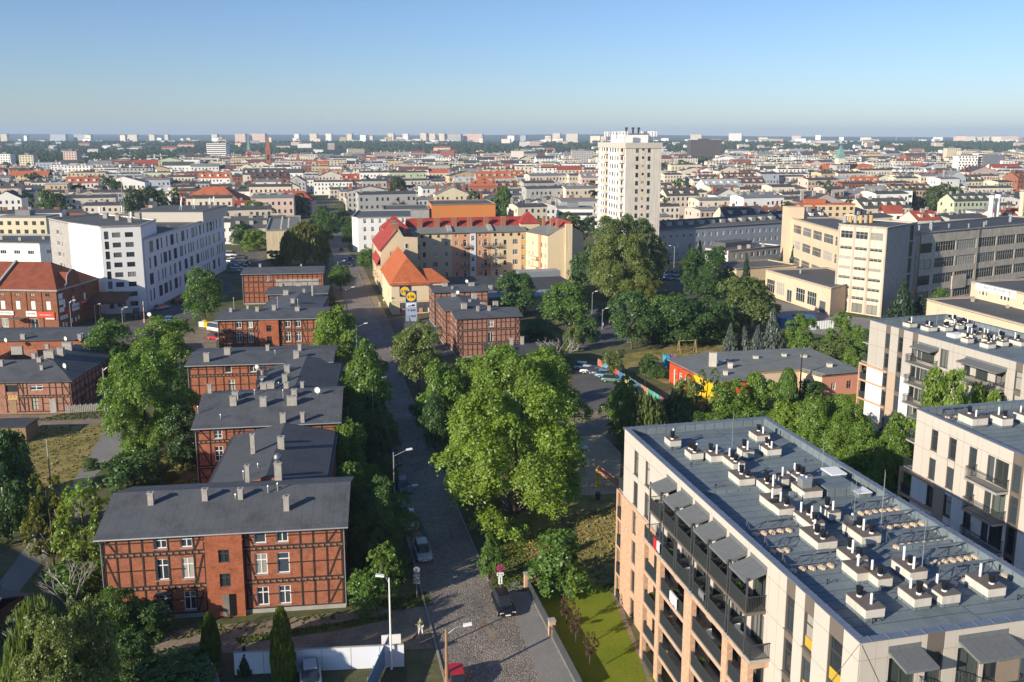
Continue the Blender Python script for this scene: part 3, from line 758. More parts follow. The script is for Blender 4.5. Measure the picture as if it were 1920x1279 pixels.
def timber_house(label,loc,rz,w,d,ze,zr,lines,wins,posts,braces,bay=None,single=True,side=True,axis='x',oh=.55,cat='house',name='half_timbered_house',roofm='felt',brick='brick_old',right_wins=(),left_wins=(),hip0=0,hip1=0,gutter=True,x_from=None):
    t=thing(name,label,cat,(loc[0],loc[1],0),rz)
    b=MB()
    fw=[(0,w)]
    Pf=facade(t,b,(0,0),(w,0),0,ze,[o for o in wins],.2,0,frame='white_paint',sill='concrete')
    Pr=facade(t,b,(w,0),(w,d),0,ze,right_wins,.2,0); facade(t,b,(w,d),(0,d),0,ze); Pl=facade(t,b,(0,d),(0,0),0,ze,left_wins,.2,0)
    if axis=='x':
        for X in (0,w):
            q=[(X,0,ze),(X,d,ze),(X,d/2,zr-.1)]; b.face(q if X else q[::-1])
    else:
        for Y in (0,d):
            q=[(0,Y,ze),(w,Y,ze),(w/2,Y,zr-.1)]; b.face(q if Y==0 else q[::-1])
    b.obj('wall',[M[brick]],t)
    f=MB(); f.box(-.06,-.06,-.3,w+.06,d+.06,.42); f.obj('plinth',[M['concrete']],t)
    bl=frame_lines(0,w,lines,posts,[(bay[0]-.01,bay[1]+.01)] if bay else [],True,braces)
    # timbers stop at the windows and at the bay
    keep=[]
    for x0,z0,x1,z1,ww in bl:
        if bay and max(x0,x1)>bay[0]+.05 and min(x0,x1)<bay[1]-.05:
            if abs(z0-z1)<.05:
                if x0<bay[0]: keep.append((x0,z0,bay[0],z1,ww))
                if x1>bay[1]: keep.append((bay[1],z0,x1,z1,ww))
            continue
        if abs(z0-z1)<.05 and ww<.12:
            xm=(x0+x1)/2
            if any(abs(xm-o[0])<o[2]/2+.05 and o[1]<z0<o[1]+o[3] for o in wins): continue
        if abs(x0-x1)<.05 and any(abs(x0-o[0])<o[2]/2-.02 for o in wins): continue
        keep.append((x0,z0,x1,z1,ww))
    add_beams(t,Pf,0,keep,single)
    for z in lines[1:-1]:
        xs=[x for x in np.arange(.3,w,.58) if not(bay and bay[0]-.1<x<bay[1]+.1)]
        joists(t,Pf,0,xs,z)
    if side:
        ps=list(np.linspace(.1,d-.1,max(3,int(d/1.3))))
        add_beams(t,Pr,math.pi/2,frame_lines(0,d,lines,ps,rails=True),False); add_beams(t,Pl,-math.pi/2,frame_lines(0,d,lines,ps,rails=True),False)
    if bay:
        g=MB(); bx0,bx1,bops=bay[0],bay[1],bay[2]
        facade(t,g,(bx0,-.45),(bx1,-.45),0,ze-.12,[(o[0]-bx0,)+tuple(o[1:]) for o in bops],.2,0,frame='white_paint')
        wall(g,(bx1,-.45),(bx1,0),0,ze-.12); wall(g,(bx0,0),(bx0,-.45),0,ze-.12)
        g.box(bx0-.08,-.53,ze-1.0,bx1+.08,-.01,ze-.86)
        g.obj('stair_bay',[M['brick_bay']],t)
    r=MB(); gable_roof(r,0,0,w,d,ze,zr,oh,.16,axis,hip0,hip1); ro=r.obj('roof',[M[roofm]],t)
    if gutter and axis=='x':
        sl=(zr-ze)/(d/2); zg=ze-sl*oh-.12
        g=MB(); g.tube((-oh,-oh-.06,zg),(w+oh,-oh-.06,zg),.075,.075,6); g.obj('gutter',[M['zinc']],t,uv=False)
        for X,s in ((-.12,-1),(w+.12,1)):
            g=MB(); g.tube((X,-oh-.06,zg),(X,-.12,zg-.55),.055,.055,6); g.tube((X,-.12,zg-.55),(X,-.12,.2),.055,.055,6); g.obj('downpipe',[M['zinc']],t,uv=False)
    return t,ro,roof_z(w,d,ze,zr,axis)

def std_wins(xs,floors,style='cross',w=1.0):
    return [(x,z,w,h,style) for x in xs for z,h in floors]
HF=[(.75,1.85),(4.0,2.0),(7.15,1.2)]
# ---- front house
posts=[.08,1.2,2.35,3.5,4.62,5.8,6.95,8.1,9.05,12.75,13.7,14.72,15.7,16.75,17.9,19.1,20.35,21.75]
w1=[(5.2,.75,1.12,1.9,'cross'),(7.5,.75,1.12,1.9,'cross'),(14.2,.75,1.12,1.9,'cross'),(16.25,.75,1.12,1.9,'cross'),
    (5.2,3.95,1.15,2.1,'cross'),(7.5,3.95,1.15,2.1,'cross'),(14.2,3.95,1.15,2.1,'cross'),(16.25,3.95,1.15,2.1,'transom'),
    (5.2,7.1,1.1,1.15,'cross'),(7.5,7.1,1.1,1.15,'cross'),(14.2,7.1,1.1,1.2,'single'),(16.25,7.1,1.1,1.15,'double')]
t,ro,zf=timber_house('front brick house, three storeys of dark timber framing and white windows under grey felt roof',(-37.9,76.7),R(7.2),21.9,11.6,8.75,10.5,[0.35,3.2,6.6,8.75],w1,posts,[(.2,1.1),(8.9,8.2),(12.9,13.6),(21.6,20.5)],
  bay=(9.2,12.6,[(10.9,3.1,1.0,1.35,'cross','frame_dark'),(10.9,5.55,1.0,1.3,'cross','frame_dark')]))
for a in ((283.7,946,10,22),(385,939,10,21),(451.6,936,9,19),(537.4,952,10,26)): chim(t,ro,zf,*a)
for a in ((442,936,3,7),(503,922,4,12),(521,919,2,13)): chim(t,ro,zf,*a,kind='pipe')
d=MB(); d.box(10.55,-.50,.15,11.15,-.46,2.35); d.obj('door',[M['concrete_dark']],t,uv=False); d=MB(); d.box(11.2,-.50,.15,11.75,-.46,2.35); d.obj('door',[M['black']],t,uv=False)
c=MB(); c.box(4.5,-.75,2.72,5.9,-.02,2.8); c.obj('window_canopy',[M['roof_grey']],t,uv=False)
g=MB(); g.box(-.1,-.1,.0,5.5,-.02,.5); 
# ---- rear wing between first and second house
def wing(label,loc,rz,w,d,ze,zr,chs,roofm='felt_rib',pipes=(),lw=()):
    t=thing('house_wing',label,'house',(loc[0],loc[1],0),rz)
    b=MB(); wall(b,(0,0),(w,0),0,ze); facade(t,b,(w,0),(w,d),0,ze); wall(b,(w,d),(0,d),0,ze); Pl=facade(t,b,(0,d),(0,0),0,ze,lw,.2)
    for Y in (0,d):
        q=[(0,Y,ze),(w,Y,ze),(w/2,Y,zr-.1)]; b.face(q if Y==0 else q[::-1])
    b.obj('wall',[M['brick_old']],t)
    add_beams(t,Pl,-math.pi/2,frame_lines(0,d,[.3,3.2,6.2,ze],list(np.linspace(.2,d-.2,10))),False)
    r=MB(); gable_roof(r,0,.02,w,d-.02,ze,zr,.0,.14,'y'); r.box(-.35,.02,ze-.28,0,d-.02,ze-.16); r.box(w,.02,ze-.28,w+.35,d-.02,ze-.16); ro=r.obj('roof',[M[roofm]],t)
    zf=roof_z(w,d,ze,zr,'y')
    for a in chs: chim(t,ro,zf,*a)
    for a in pipes: chim(t,ro,zf,*a,kind='pipe')
    return t,ro,zf
t,ro,zf=wing('long rear wing with ribbed dark felt roof joining the first two brick houses',(-32.6,89.3),R(8),12.6,18.4,7.7,9.1,[(474.8,850,8,36),(465,909,8,37),(527.5,841,12,22),(522.5,900.5,13,33)],pipes=((484,877,3,7),(457,899,2,15)))
x,y,z=solve(t,522.5,900,zf); b=MB()
for k in range(8):
    a0,a1=k*math.pi/8-math.pi/2,(k+1)*math.pi/8-math.pi/2
    b.tube((0,0,.45*math.sin(a0)),(0,0,.45*math.sin(a1)),max(.02,.45*math.cos(a0)),max(.02,.45*math.cos(a1)),10,0,False)
b.obj('chimney_cowl',[M['steel']],ro,(x,y,z+2.55),uv=False,smooth=True)
# ---- second house
w2=[(2.6,.75,1.0,1.85,'grid'),(2.6,3.95,1.05,2.0,'grid'),(2.6,6.95,1.05,1.5,'grid'),(9.2,7.4,.7,.7,'single')]
t,ro,zf=timber_house('second brick house, hip of dark felt crowded with pale chimneys',(-40.1,108.0),R(8.4),17.6,16.0,8.75,10.7,[.35,3.2,6.6,8.75],w2,[.08,1.6,3.6,4.6,5.8,7.2,8.6,10,11.4,12.8,14.2,15.6,17.4],[(.2,1.5),(5.6,4.8)],bay=None)
for a in ((438,759,12,16),(494,759,12,16),(547.7,757,18,16),(530.8,790,10,18),(567.4,788,7,18),(393.8,740,7,17),(441.5,745,11,13),(552,744,10,14)): chim(t,ro,zf,*a)
for a in ((371.4,770,3,12),(413.5,779,4,7),(452,744,2,6),(478,742,2,9),(531,742,3,14)): chim(t,ro,zf,*a,kind='pipe')
x,y,z=solve(t,595,742,zf); dish(ro,(x,y,z+.8),R(-20),.42)
# ---- wing two
t,ro,zf=wing('short chimney-crowded wing between second and third brick house',(-37.0,122.6),R(7.5),11.4,19.6,7.9,9.3,[(486,716,6,20),(498,707,6,20),(538.5,699,10,14),(534.5,716,9,14),(508,731,14,15),(495,742,11,24),(537,731,9,14),(567,731,6,15),(490,700,5,12)],pipes=((523,730,2,12),))
x,y,z=solve(t,497,728,zf); dish(ro,(x-.5,y,z+1.6),R(-20),.4); x,y,z=solve(t,486,703,zf); dish(ro,(x-.3,y,z+1.3),R(160),.35)
# ---- third house (in shade)
t,ro,zf=timber_house('third brick house, its shaded front hung with satellite dishes and few windows',(-52.4,139.6),R(6.6),22.6,11.0,8.6,9.35,[.35,3.2,6.6,8.6],[(6.2,7.0,1.0,1.25,'single'),(10.2,7.0,1.2,1.25,'double'),(6.6,3.9,1.0,1.9,'cross'),(11,3.9,1.1,1.9,'single')],list(np.linspace(.1,22.5,18)),[],bay=None)
for a in ((388,677,10,15),(427,664,11,12),(502,657,6,10),(556,672,10,14),(562,657,6,12)): chim(t,ro,zf,*a)
chim(t,ro,zf,516,664,3,6,kind='pipe')
# ---- fourth house
w4=[(x,z,1.05,h,'cross') for x in (4.0,6.25,13.7,15.75) for z,h in ((.9,1.8),(3.75,2.0),(6.75,1.75))]
t,ro,zf=timber_house('fourth brick house, eight white cross windows beside a projecting stair bay',(-59.2,175.2),R(5.6),21.2,11.2,8.7,9.5,[.35,3.2,6.1,8.7],w4,[.08,1.4,2.8,3.3,4.7,5.6,6.9,7.7,12.1,13.0,14.4,15.1,16.5,17.6,18.8,20,21.1],[(.2,1.2),(7.9,7.0),(12.2,12.9),(16.6,17.3)],bay=(8.1,11.9,[(10,3.6,1.0,1.4,'cross','frame_dark'),(10,6.0,1.0,1.3,'cross','frame_dark')]))
for a in ((432.8,584,5,7),(464.5,580,4,7),(482.5,583,6,8),(514,581,7,9),(557.5,582,8,7)): chim(t,ro,zf,*a)
for a in ((439,580,2,20),(521,579,3,20),(559,578,2,16)): chim(t,ro,zf,*a,kind='pipe')
wing('low wing behind the fourth brick house with dark felt roof',(-54.3,186.8),R(6),13.0,18.6,7.8,8.9,[(549,568,7,8)],'felt')
# ---- fifth (end of the row) and its front extension
t,ro,zf=timber_house('small end block of the brick row with slab chimneys on its felt roof',(-57.4,205.6),R(7),13.4,10,8.5,9.3,[.35,3.2,6.1,8.5],[(4.3,6.2,1.0,1.1,'single'),(8.4,6.1,1.2,1.3,'double')],list(np.linspace(.1,13.3,11)),[],single=False)
for a in ((527,534,6,5),(560,534,10,6),(536,547,9,8),(570,546,4,9)): chim(t,ro,zf,*a)
chim(t,ro,zf,586,558,3,24)
t,ro,zf=timber_house('sixth brick house, furthest of the row, framed in dark timber with a plastered strip',(-72.6,236.6),R(8),21.0,11,8.5,9.4,[.35,3.2,6.1,8.5],[(6.4,6.3,.9,1.7,'double')],list(np.linspace(.1,20.9,17)),[],single=False)
b=MB(); b.box(8.6,-.06,4.9,20,-.02,6.7); b.obj('plaster_strip',[M['concrete']],t)
chim(t,ro,zf,488,506,4,6); chim(t,ro,zf,565,504,3,4)

# ---- left edge house group
wl=[(-1,0,0,0)]
t=thing('half_timbered_house','low brick house at left edge, boarded doors under a broad hipped felt roof','house',(-92.0,139.6,0),R(3.5))
b=MB(); W_,D_=19.6,22.0
wins=[(10.2,3.75,1.9,1.2,'double','frame_dark'),(14.1,4.0,2.0,.9,'strip'),(13.7,.6,1.1,2.1,'grid','frame_dark')]
Pf=facade(t,b,(0,0),(W_,0),0,5.7,wins,.2); Pr=facade(t,b,(W_,0),(W_,D_),0,5.7,[(2.2,2.6,.8,1.6,'single'),(6,2.6,.8,1.6,'single'),(10,.8,1,2.0,'single')]); wall(b,(W_,D_),(0,D_),0,5.7); wall(b,(0,D_),(0,0),0,5.7)
b.obj('wall',[M['brick_pale']],t)
ps=[9.2,11.2,12.0,12.6,14.9,16.2,17.2,18.2,19.4]
bl=[q for q in frame_lines(9,W_,[.3,2.95,5.7],ps,braces=[(11.4,12.0),(18.3,19.3)]) if not any(abs((q[0]+q[2])/2-o[0])<o[2]/2 and o[1]-.1<(q[1]+q[3])/2<o[1]+o[3]+.1 for o in wins)]
add_beams(t,Pf,0,bl,True); joists(t,Pf,0,np.arange(9.3,W_,.6),2.95)
add_beams(t,Pr,math.pi/2,frame_lines(0,D_,[.3,2.95,5.7],list(np.linspace(.2,D_-.2,14))),False)
for q,nm,mm in (((9.6,-.05,.1,10.7,.02,2.3),'door','wood'),((16.0,-.05,.1,17.0,.02,2.5),'door','concrete'),((9.5,-.05,2.45,11,.02,3.2),'boarding','ochre')): b=MB(); b.box(*q); b.obj(nm,[M[mm]],t,uv=False)
r=MB(); gable_roof(r,0,0,W_,13,5.7,7.6,.5,.16,'x',0,5.5); gable_roof(r,7.6,6.3,W_-.02,D_,5.72,7.75,.48,.16,'y',0,5); ro=r.obj('roof',[M['felt']],t)
zf=lambda x,y:(max(7.6-1.9*abs(y-6.5)/6.5 if y<13 else 5.7, 7.7-2*abs(x-13.6)/6 if y>6 else 5.7))
for px,py,wp,hp in ((33,662,20,13),(64,670,7,8),(127,655,17,13),(115,666,11,14),(89,653,6,8),(94,682,18,14),(3,681,6,11),(76,696,8,8),(78,684,5,8)):
    chim(t,ro,zf,px,py,wp,hp)
x,y,z=solve(t,122,702,zf); dish(ro,(x,y,z+.5),R(-30),.42)
t=thing('half_timbered_house','flat dark felt roof house behind the left edge house','house',(-116.0,166.0,0),R(4))
b=MB(); facade(t,b,(0,0),(35,0),0,6.3); wall(b,(35,0),(35,11),0,6.3); wall(b,(35,11),(0,11),0,6.3); wall(b,(0,11),(0,0),0,6.3); b.obj('wall',[M['brick_old']],t)
r=MB(); gable_roof(r,0,0,35,11,6.3,7.0,.5,.16); ro=r.obj('roof',[M['felt']],t); zf=roof_z(35,11,6.3,7.0)
for px,py,wp,hp in ((44,636,8,9),(150,637,6,10),(156,634,3,9)): chim(t,ro,zf,px,py,wp,hp)
for px,py in ((11,645),(123,642)):
    x,y,z=solve(t,px,py,zf); dish(ro,(x,y,z+.7),R(-30),.4)
# ---- shed in the lower left corner
X,Y=U(57,1085,4.2)
t=thing('timber_shed','dark wooden shed with ribbed tar roof in the lower left corner','shed',(X-9.2,Y-6.0,0),R(-14))
b=MB(); facade(t,b,(0,0),(8.6,0),0,3.9,[(7.9,1.0,.8,1.5,'double')]); facade(t,b,(8.6,0),(8.6,6),0,3.9,[(1.5,.9,1.0,1.6,'double'),(4.2,.9,.8,1.4,'single')]); wall(b,(8.6,6),(0,6),0,3.9); wall(b,(0,6),(0,0),0,3.9)
b.obj('wall',[M['brick_dark']],t)
r=MB(); gable_roof(r,0,0,8.6,6,3.9,5.2,.6,.12,'x',0,0); r.obj('roof',[M['felt_rib']],t)
t=thing('garden_shed','small brown shed with flat tar roof at the left edge by the dry lot','shed',(U(2,832)[0]-3,U(2,832)[1],0),R(4))
b=MB(); b.box(0,0,0,6.6,4,2.4); b.obj('wall',[M['wood']],t); b=MB(); b.box(-.2,-.2,2.4,6.8,4.2,2.55); b.obj('roof',[M['felt_dark']],t)

# ---- red roofed brick warehouse at left
FX,FY=U(112,620)
t=thing('brick_warehouse','old red-brick warehouse with hipped red roof, stepped gable and shop banners','warehouse',(FX-30,FY+2.8,0),R(-5))
W_,D_,Z_=30.1,18,9.6
b=MB()
ops=[]
for i in range(8):
    xc=W_-2.3-3.75*i; ops+=[(xc,8.05,1.05,.75,'double','frame_dark'),(xc,4.9,1.1,2.0,'single')]
    if i in(1,3,5): ops.append((xc,.5,1.9,2.2,'double'))
Pf=facade(t,b,(0,0),(W_,0),0,Z_,ops,.2,glass='glass'); 
rops=[(2.6,8.0,.8,.8,'single','frame_dark'),(6.4,8.0,.9,.8,'single','frame_dark'),(11,8.0,.9,.8,'single','frame_dark'),(2.7,5.0,.9,2.0,'single'),(6.6,5.0,1,2.1,'single'),(11.4,5.0,1,2.1,'single')]
Pr=facade(t,b,(W_,0),(W_,D_),0,Z_,rops,.2); wall(b,(W_,D_),(0,D_),0,Z_); wall(b,(0,D_),(0,0),0,Z_); b.obj('wall',[M['brick_fac']],t)
b=MB()
for o in ops:
    if abs(o[1]-4.9)<.01: b.box(o[0]-.5,.06,4.95,o[0]+.5,.09,6.85)
for o in rops[3:]:
    b.box(W_-.09,o[0]-.42,5.05,W_-.06,o[0]+.42,6.95)
stuffpart(b.obj('window_shutter',[M['white']],t,uv=False))
for i in range(9):
    b=MB(); x=W_-.25-3.75*i; b.box(x-.22,-.14,0,x+.22,-.004,Z_-.3); b.obj('pilaster',[M['brick_fac']],t)
b=MB(); b.box(-.1,-.32,Z_-.28,W_+.3,-.005,Z_+.05); b.box(W_+.005,-.3,Z_-.28,W_+.32,D_,Z_+.05); b.obj('cornice',[M['concrete']],t)
r=MB(); gable_roof(r,0,0,W_,D_,Z_,14.9,.3,.2,'x',0,6.5); ro=r.obj('roof',[M['tile_red']],t)
b=MB(); x=W_-15.2; b.bar((x,-.2,Z_+.25),(x,9,15.2),.5,.45); b.obj('firewall_coping',[M['concrete']],t)
# curved gable on the east side
b=MB(); prof=[(3.4,Z_),(4.1,Z_+.5),(4.6,Z_+.7),(5.0,Z_+2.6),(6.2,Z_+3.4),(7.2,Z_+3.8),(8.2,Z_+3.4),(9.4,Z_+2.6),(9.8,Z_+.7),(10.4,Z_+.5),(11,Z_)]
n=len(prof); A=[(W_+.05,y,z) for y,z in prof]; B_=[(W_-.35,y,z) for y,z in prof]
b.face(A,0); b.face(B_[::-1],0)
for i in range(n-1): b.face([A[i],B_[i],B_[i+1],A[i+1]][::-1],1)
for i in range(n-1): b.bar((W_-.15,prof[i][0],prof[i][1]),(W_-.15,prof[i+1][0],prof[i+1][1]),.55,.16,1,up=(1,0,0))
b.obj('shaped_gable',[M['brick_fac'],M['concrete']],t)
b=MB(); gable_roof(b,W_-6,4.9,W_-.3,9.5,Z_+.6,Z_+3.2,.0,.1,'x'); b.obj('gable_roof',[M['tile_red']],t)
WARE=t
BAN_RED=plain('banner_red',(.62,.06,.03),.6,0); BAN_WHITE=plain('banner_white',(.78,.76,.72),.6,0); PRINT_BLUE=plain('print_blue',(.02,.04,.16),.6,0); PRINT_GREY=plain('print_grey',(.18,.18,.2),.6,0)
def lettering(txt,size,mat,parent,loc,rot,width=None,name='lettering',bold=0.0):
    cu=bpy.data.curves.new('txt','FONT'); cu.body=txt; cu.size=size; cu.extrude=.012; cu.align_x='CENTER'; cu.align_y='CENTER'; cu.offset=bold
    o=bpy.data.objects.new('txt',cu); COL.objects.link(o); bpy.context.view_layer.update()
    dg=bpy.context.evaluated_depsgraph_get(); me=bpy.data.meshes.new_from_object(o.evaluated_get(dg)); me.name='lettering'
    bpy.data.objects.remove(o); bpy.data.curves.remove(cu); me.materials.clear(); me.materials.append(mat)
    k=link(name,me,parent,loc); k.rotation_euler=rot
    if width:
        xs=[v.co.x for v in me.vertices]; w=max(xs)-min(xs); k.scale=(width/w,1,1)
    return k
def sign_board(parent,x0,x1,z0,z1,mat,txt=None,tm=None,y=-.2,size=.5,name='banner',width=None,p=None):
    b=MB(); b.box(x0,y,z0,x1,y+.05,z1); s=b.obj(name,[mat],parent,uv=False)
    if txt: lettering(txt,size,tm,s,((x0+x1)/2,y-.016,(z0+z1)/2),(R(90),0,0),width)
    return s
sign_board(t,W_-7.9,W_-5.3,3.25,4.55,BAN_WHITE,'HURTOWNIA',PRINT_GREY,size=.5,width=2.1)
sign_board(t,W_-5.3,W_-.9,3.05,4.4,BAN_RED,'Hurtownia Budowlana',BAN_WHITE,size=.5,width=2.9)
sign_board(t,W_-14.8,W_-11.0,3.5,4.5,BAN_WHITE,'HURTOWNIA',PRINT_GREY,size=.45,width=3.0)
sign_board(t,W_-3.2,W_-1.0,2.65,3.0,BAN_WHITE)
def side_sign(y0,y1,z0,z1,mat,txt=None,tm=None,size=.4,width=None):
    b=MB(); b.box(W_+.12,y0,z0,W_+.17,y1,z1); s=b.obj('banner',[mat],t,uv=False)
    if txt: lettering(txt,size,tm,s,(W_+.186,(y0+y1)/2,(z0+z1)/2),(R(90),0,R(90)),width)
side_sign(.3,1.9,5.9,8.6,BAN_WHITE,'INFO',PRINT_BLUE,.5,1.2)
side_sign(.3,2.2,4.2,5.3,BAN_WHITE); side_sign(2.4,4.4,3.5,4.4,BAN_RED); side_sign(.4,3.4,2.4,3.3,BAN_WHITE,'SKLEP',PRINT_BLUE,.5,2.2)
side_sign(5.4,8.4,3.5,5.2,BAN_WHITE,'HURTOWNIA',PRINT_BLUE,.5,2.5); side_sign(8.5,13.2,4.4,5.4,BAN_RED,'Hurtownia',BAN_WHITE,.5,2.6)
for y,z in ((1.0,.7),(2.2,.4),(4.5,.9),(6.2,.9),(7.5,1.1)): side_sign(y,y+.7,z,z+1.0,BAN_WHITE)
b=MB(); b.bar((W_-11,-1.3,2.9),(W_-8,-1.3,2.9),2.6,.12); b.obj('entrance_canopy',[M['panel_brown']],t,uv=False)
for i in range(5):
    b=MB(); x=W_-1.5-5*i; b.box(x-.3,-4.6,0,x+.3,-4.0,1.6); o=b.obj('brick_gate_post',[M['brick_fac']],None,(0,0,0)); o.location=t.location; o.rotation_euler=t.rotation_euler
    tag(o,'brick gate post before the red-roofed warehouse, '+['rightmost','second from the right','middle','second from the left','leftmost'][i],'post','brick gate posts before the warehouse')
# ================================================================ the three new apartment blocks
ZF=[-.3,2.6,5.5,8.4,11.25,14.2]; ZP=17.85; ZR=17.2
PANC={}
def panel(parent,P,ang,x0,x1,z0,z1,m,name='facade_panel',th=.035,out=.0,uv=False):
    w,h=x1-x0-.03,z1-z0-.03
    if w<.05 or h<.05: return
    key=(round(w,2),round(h,2),m,th)
    if key not in PANC: PANC[key]=MB().box(0,-th,0,w,.01,h).mesh(name,[M[m]],uv=uv)
    o=link(name,PANC[key],parent,P(x0+.015,z0+.015,-out),ang); return o
def panel_facade(root,p0,p1,z0,z1,xs,zs,wins,mat=lambda x,z:'panel',depth=.24,frame='frame_dark',glass='glass',skip=lambda x,z:False):
    b=MB(); P=wall(b,p0,p1,z0,z1,[w[:4] for w in wins],depth,0); b.obj('wall',[M['joint']],root)
    ang=math.atan2(p1[1]-p0[1],p1[0]-p0[0]); Lw=math.hypot(p1[0]-p0[0],p1[1]-p0[1])
    for o in wins:
        w=add_window(root,P(o[0],o[1],.14),ang,o[2],o[3],o[4],frame,o[5] if len(o)>5 else glass,True,'panel_brown' if o[3]<2.4 else None)
    zs=sorted(set(zs)|{z0,z1}); xs=sorted(set(xs)|{0,Lw})
    for a,c in zip(xs[:-1],xs[1:]):
        for e,g in zip(zs[:-1],zs[1:]):
            # cut the cell around openings
            cells=[(a,c,e,g)]
            for o in wins:
                oa,oc,oe,og=o[0]-o[2]/2,o[0]+o[2]/2,o[1],o[1]+o[3]; nxt=[]
                for (ca,cc,ce,cg) in cells:
                    if oc<=ca+.02 or oa>=cc-.02 or og<=ce+.02 or oe>=cg-.02: nxt.append((ca,cc,ce,cg)); continue
                    if oa>ca+.02: nxt.append((ca,oa,ce,cg))
                    if oc<cc-.02: nxt.append((oc,cc,ce,cg))
                    x0,x1=max(ca,oa),min(cc,oc)
                    if oe>ce+.02: nxt.append((x0,x1,ce,oe))
                    if og<cg-.02: nxt.append((x0,x1,og,cg))
                cells=nxt
            for (ca,cc,ce,cg) in cells:
                if skip((ca+cc)/2,(ce+cg)/2): continue
                panel(root,P,ang,ca,cc,ce,cg,mat((ca+cc)/2,(ce+cg)/2))
    return P,ang
def railing_mesh(w,d,h=1.1,front='solid',sides=(1,1)):
    key=('rail',round(w,2),round(d,2),front,sides)
    if key in MESHCACHE: return MESHCACHE[key]
    b=MB(); r=.022
    segs=[((0,-d),(w,-d),front)]+([((0,0),(0,-d),'bars')] if sides[0] else [])+([((w,0),(w,-d),'bars')] if sides[1] else [])
    for (ax,ay),(cx,cy),kind in segs:
        L=math.hypot(cx-ax,cy-ay); b.bar((ax,ay,h),(cx,cy,h),.05,.05); b.bar((ax,ay,.08),(cx,cy,.08),.04,.04)
        n=max(2,int(L/(.115 if kind=='bars' else .075)))
        for i in range(n+1):
            x,y=ax+(cx-ax)*i/n,ay+(cy-ay)*i/n; b.box(x-.011,y-.011,.08,x+.011,y+.011,h-.02,bottom=False)
        if kind=='solid': b.bar((ax,ay+.02,h/2),(cx,cy+.02,h/2),.012,h-.12)
    me=b.mesh('balcony_railing',[M['rail']],uv=False); MESHCACHE[key]=me; return me
def balcony(root,P,ang,x0,x1,z,d,front='solid',sides=(1,1),slab='concrete',th=.2):
    b=MB(); b.box(0,-d,-th,x1-x0,-.04,0); s=b.obj('balcony_slab',[M[slab]],root,P(x0,z),ang)
    link('balcony_railing',railing_mesh(x1-x0-.06,d-.06,front=front,sides=sides),s,(.03,-.0,0)); return s
def canopy(root,P,ang,x0,x1,z0,d,drop=.25):
    b=MB(); w=x1-x0; 
    v=[(0,0,0),(w,0,0),(w,-d,-drop),(0,-d,-drop)]
    b.face([v[3],v[2],v[1],v[0]]); b.face([(p[0],p[1],p[2]-.16) for p in v]);
    for i in range(4):
        p,q=v[i],v[(i+1)%4]; b.face([p,q,(q[0],q[1],q[2]-.16),(p[0],p[1],p[2]-.16)][::-1])
    b.box(0,-.05,0,w,.0,.3)
    return b.obj('balcony_canopy',[M['canopy']],root,P(x0,z0),ang)
def parapet(root,L,W,z0=ZR,z1=ZP,w=.34):
    b=MB(); e=.05
    b.box(.03,.03,z0-.3,L-.03,w,z1).box(.03,W-w,z0-.3,L-.03,W-.03,z1).box(.03,w,z0-.3,w,W-w,z1).box(L-w,w,z0-.3,L-.03,W-w,z1)
    o=b.obj('parapet',[M['felt_blue']],root)
    b=MB(); q=.10
    b.box(-q,-q,z1+.002,L+q,w+.04,z1+.07).box(-q,W-w-.04,z1+.002,L+q,W+q,z1+.07).box(-q,w+.04,z1+.002,w+.04,W-w-.04,z1+.07).box(L-w-.04,w+.04,z1+.002,L+q,W-w-.04,z1+.07)
    n=int(L/1.1)
    for i in range(n):
        x=.6+i*L/n; b.box(x,-q-.01,z1+.07,x+.08,w+.05,z1+.10); b.box(x,W-w-.05,z1+.07,x+.08,W+q+.01,z1+.10)
    n=int(W/1.1)
    for i in range(n):
        y=.6+i*W/n; b.box(-q-.01,y,z1+.07,w+.05,y+.08,z1+.10); b.box(L-w-.05,y,z1+.07,L+q+.01,y+.08,z1+.10)
    b.obj('coping',[M['coping']],o,uv=False)
    return o
FLUE=MB().tube((0,0,0),(0,0,.95),.075,.075,10).mesh('flue_pipe',[M['white_paint']],uv=False,smooth=False)
_b=MB(); _b.tube((0,0,0),(0,0,.12),.16,.16,10,1); _b.tube((0,0,.12),(0,0,.45),.13,.19,10); _b.tube((0,0,.45),(0,0,.70),.19,.19,10); _b.tube((0,0,.70),(0,0,.78),.22,.22,10); COWL=_b.mesh('black_cowl',[M['black'],M['white_paint']],uv=False)
def vent_box(root,x,y,lx=1.55,ly=1.0,h=.85,nf=1,nc=1,z=ZR,rs=None):
    key=('vb',lx,ly,h)
    if key not in MESHCACHE:
        b=MB(); b.box(-lx/2,-ly/2,0,lx/2,ly/2,.25,1).box(-lx/2-.03,-ly/2-.03,.25,lx/2+.03,ly/2+.03,h-.06,0).box(-lx/2-.06,-ly/2-.06,h-.06,lx/2+.06,ly/2+.06,h,2)
        MESHCACHE[key]=b.mesh('vent_box',[M['white_dirt_shade'],M['felt_blue'],M['panel_brown']],uv=True)
    o=link('vent_box',MESHCACHE[key],root,(x,y,z)); n=nf+nc
    slots=[(-lx/2+lx*(i+.5)/n) for i in range(n)]; rnd.shuffle(slots)
    for i,s in enumerate(slots):
        k=link('flue_pipe' if i<nf else 'black_cowl',FLUE if i<nf else COWL,o,(s,rnd.uniform(-.2,.2),h)); k.scale=(1,1,rnd.uniform(.65,1.0))
    return o
def vent_at(root,px,py,lx=1.55,ly=1.0,nf=1,nc=1,h=.85):
    x,y=on_roof(root,px,py,ZR+h); return vent_box(root,x,y,lx,ly,h,nf,nc)
BAL=MB(); 
for _i in range(1): BAL.box(-.22,-.10,0,.22,.10,.16).box(-.13,-.22,.04,.13,.22,.13)
BALME=BAL.mesh('ballast_stone',[M['peach']],uv=False)
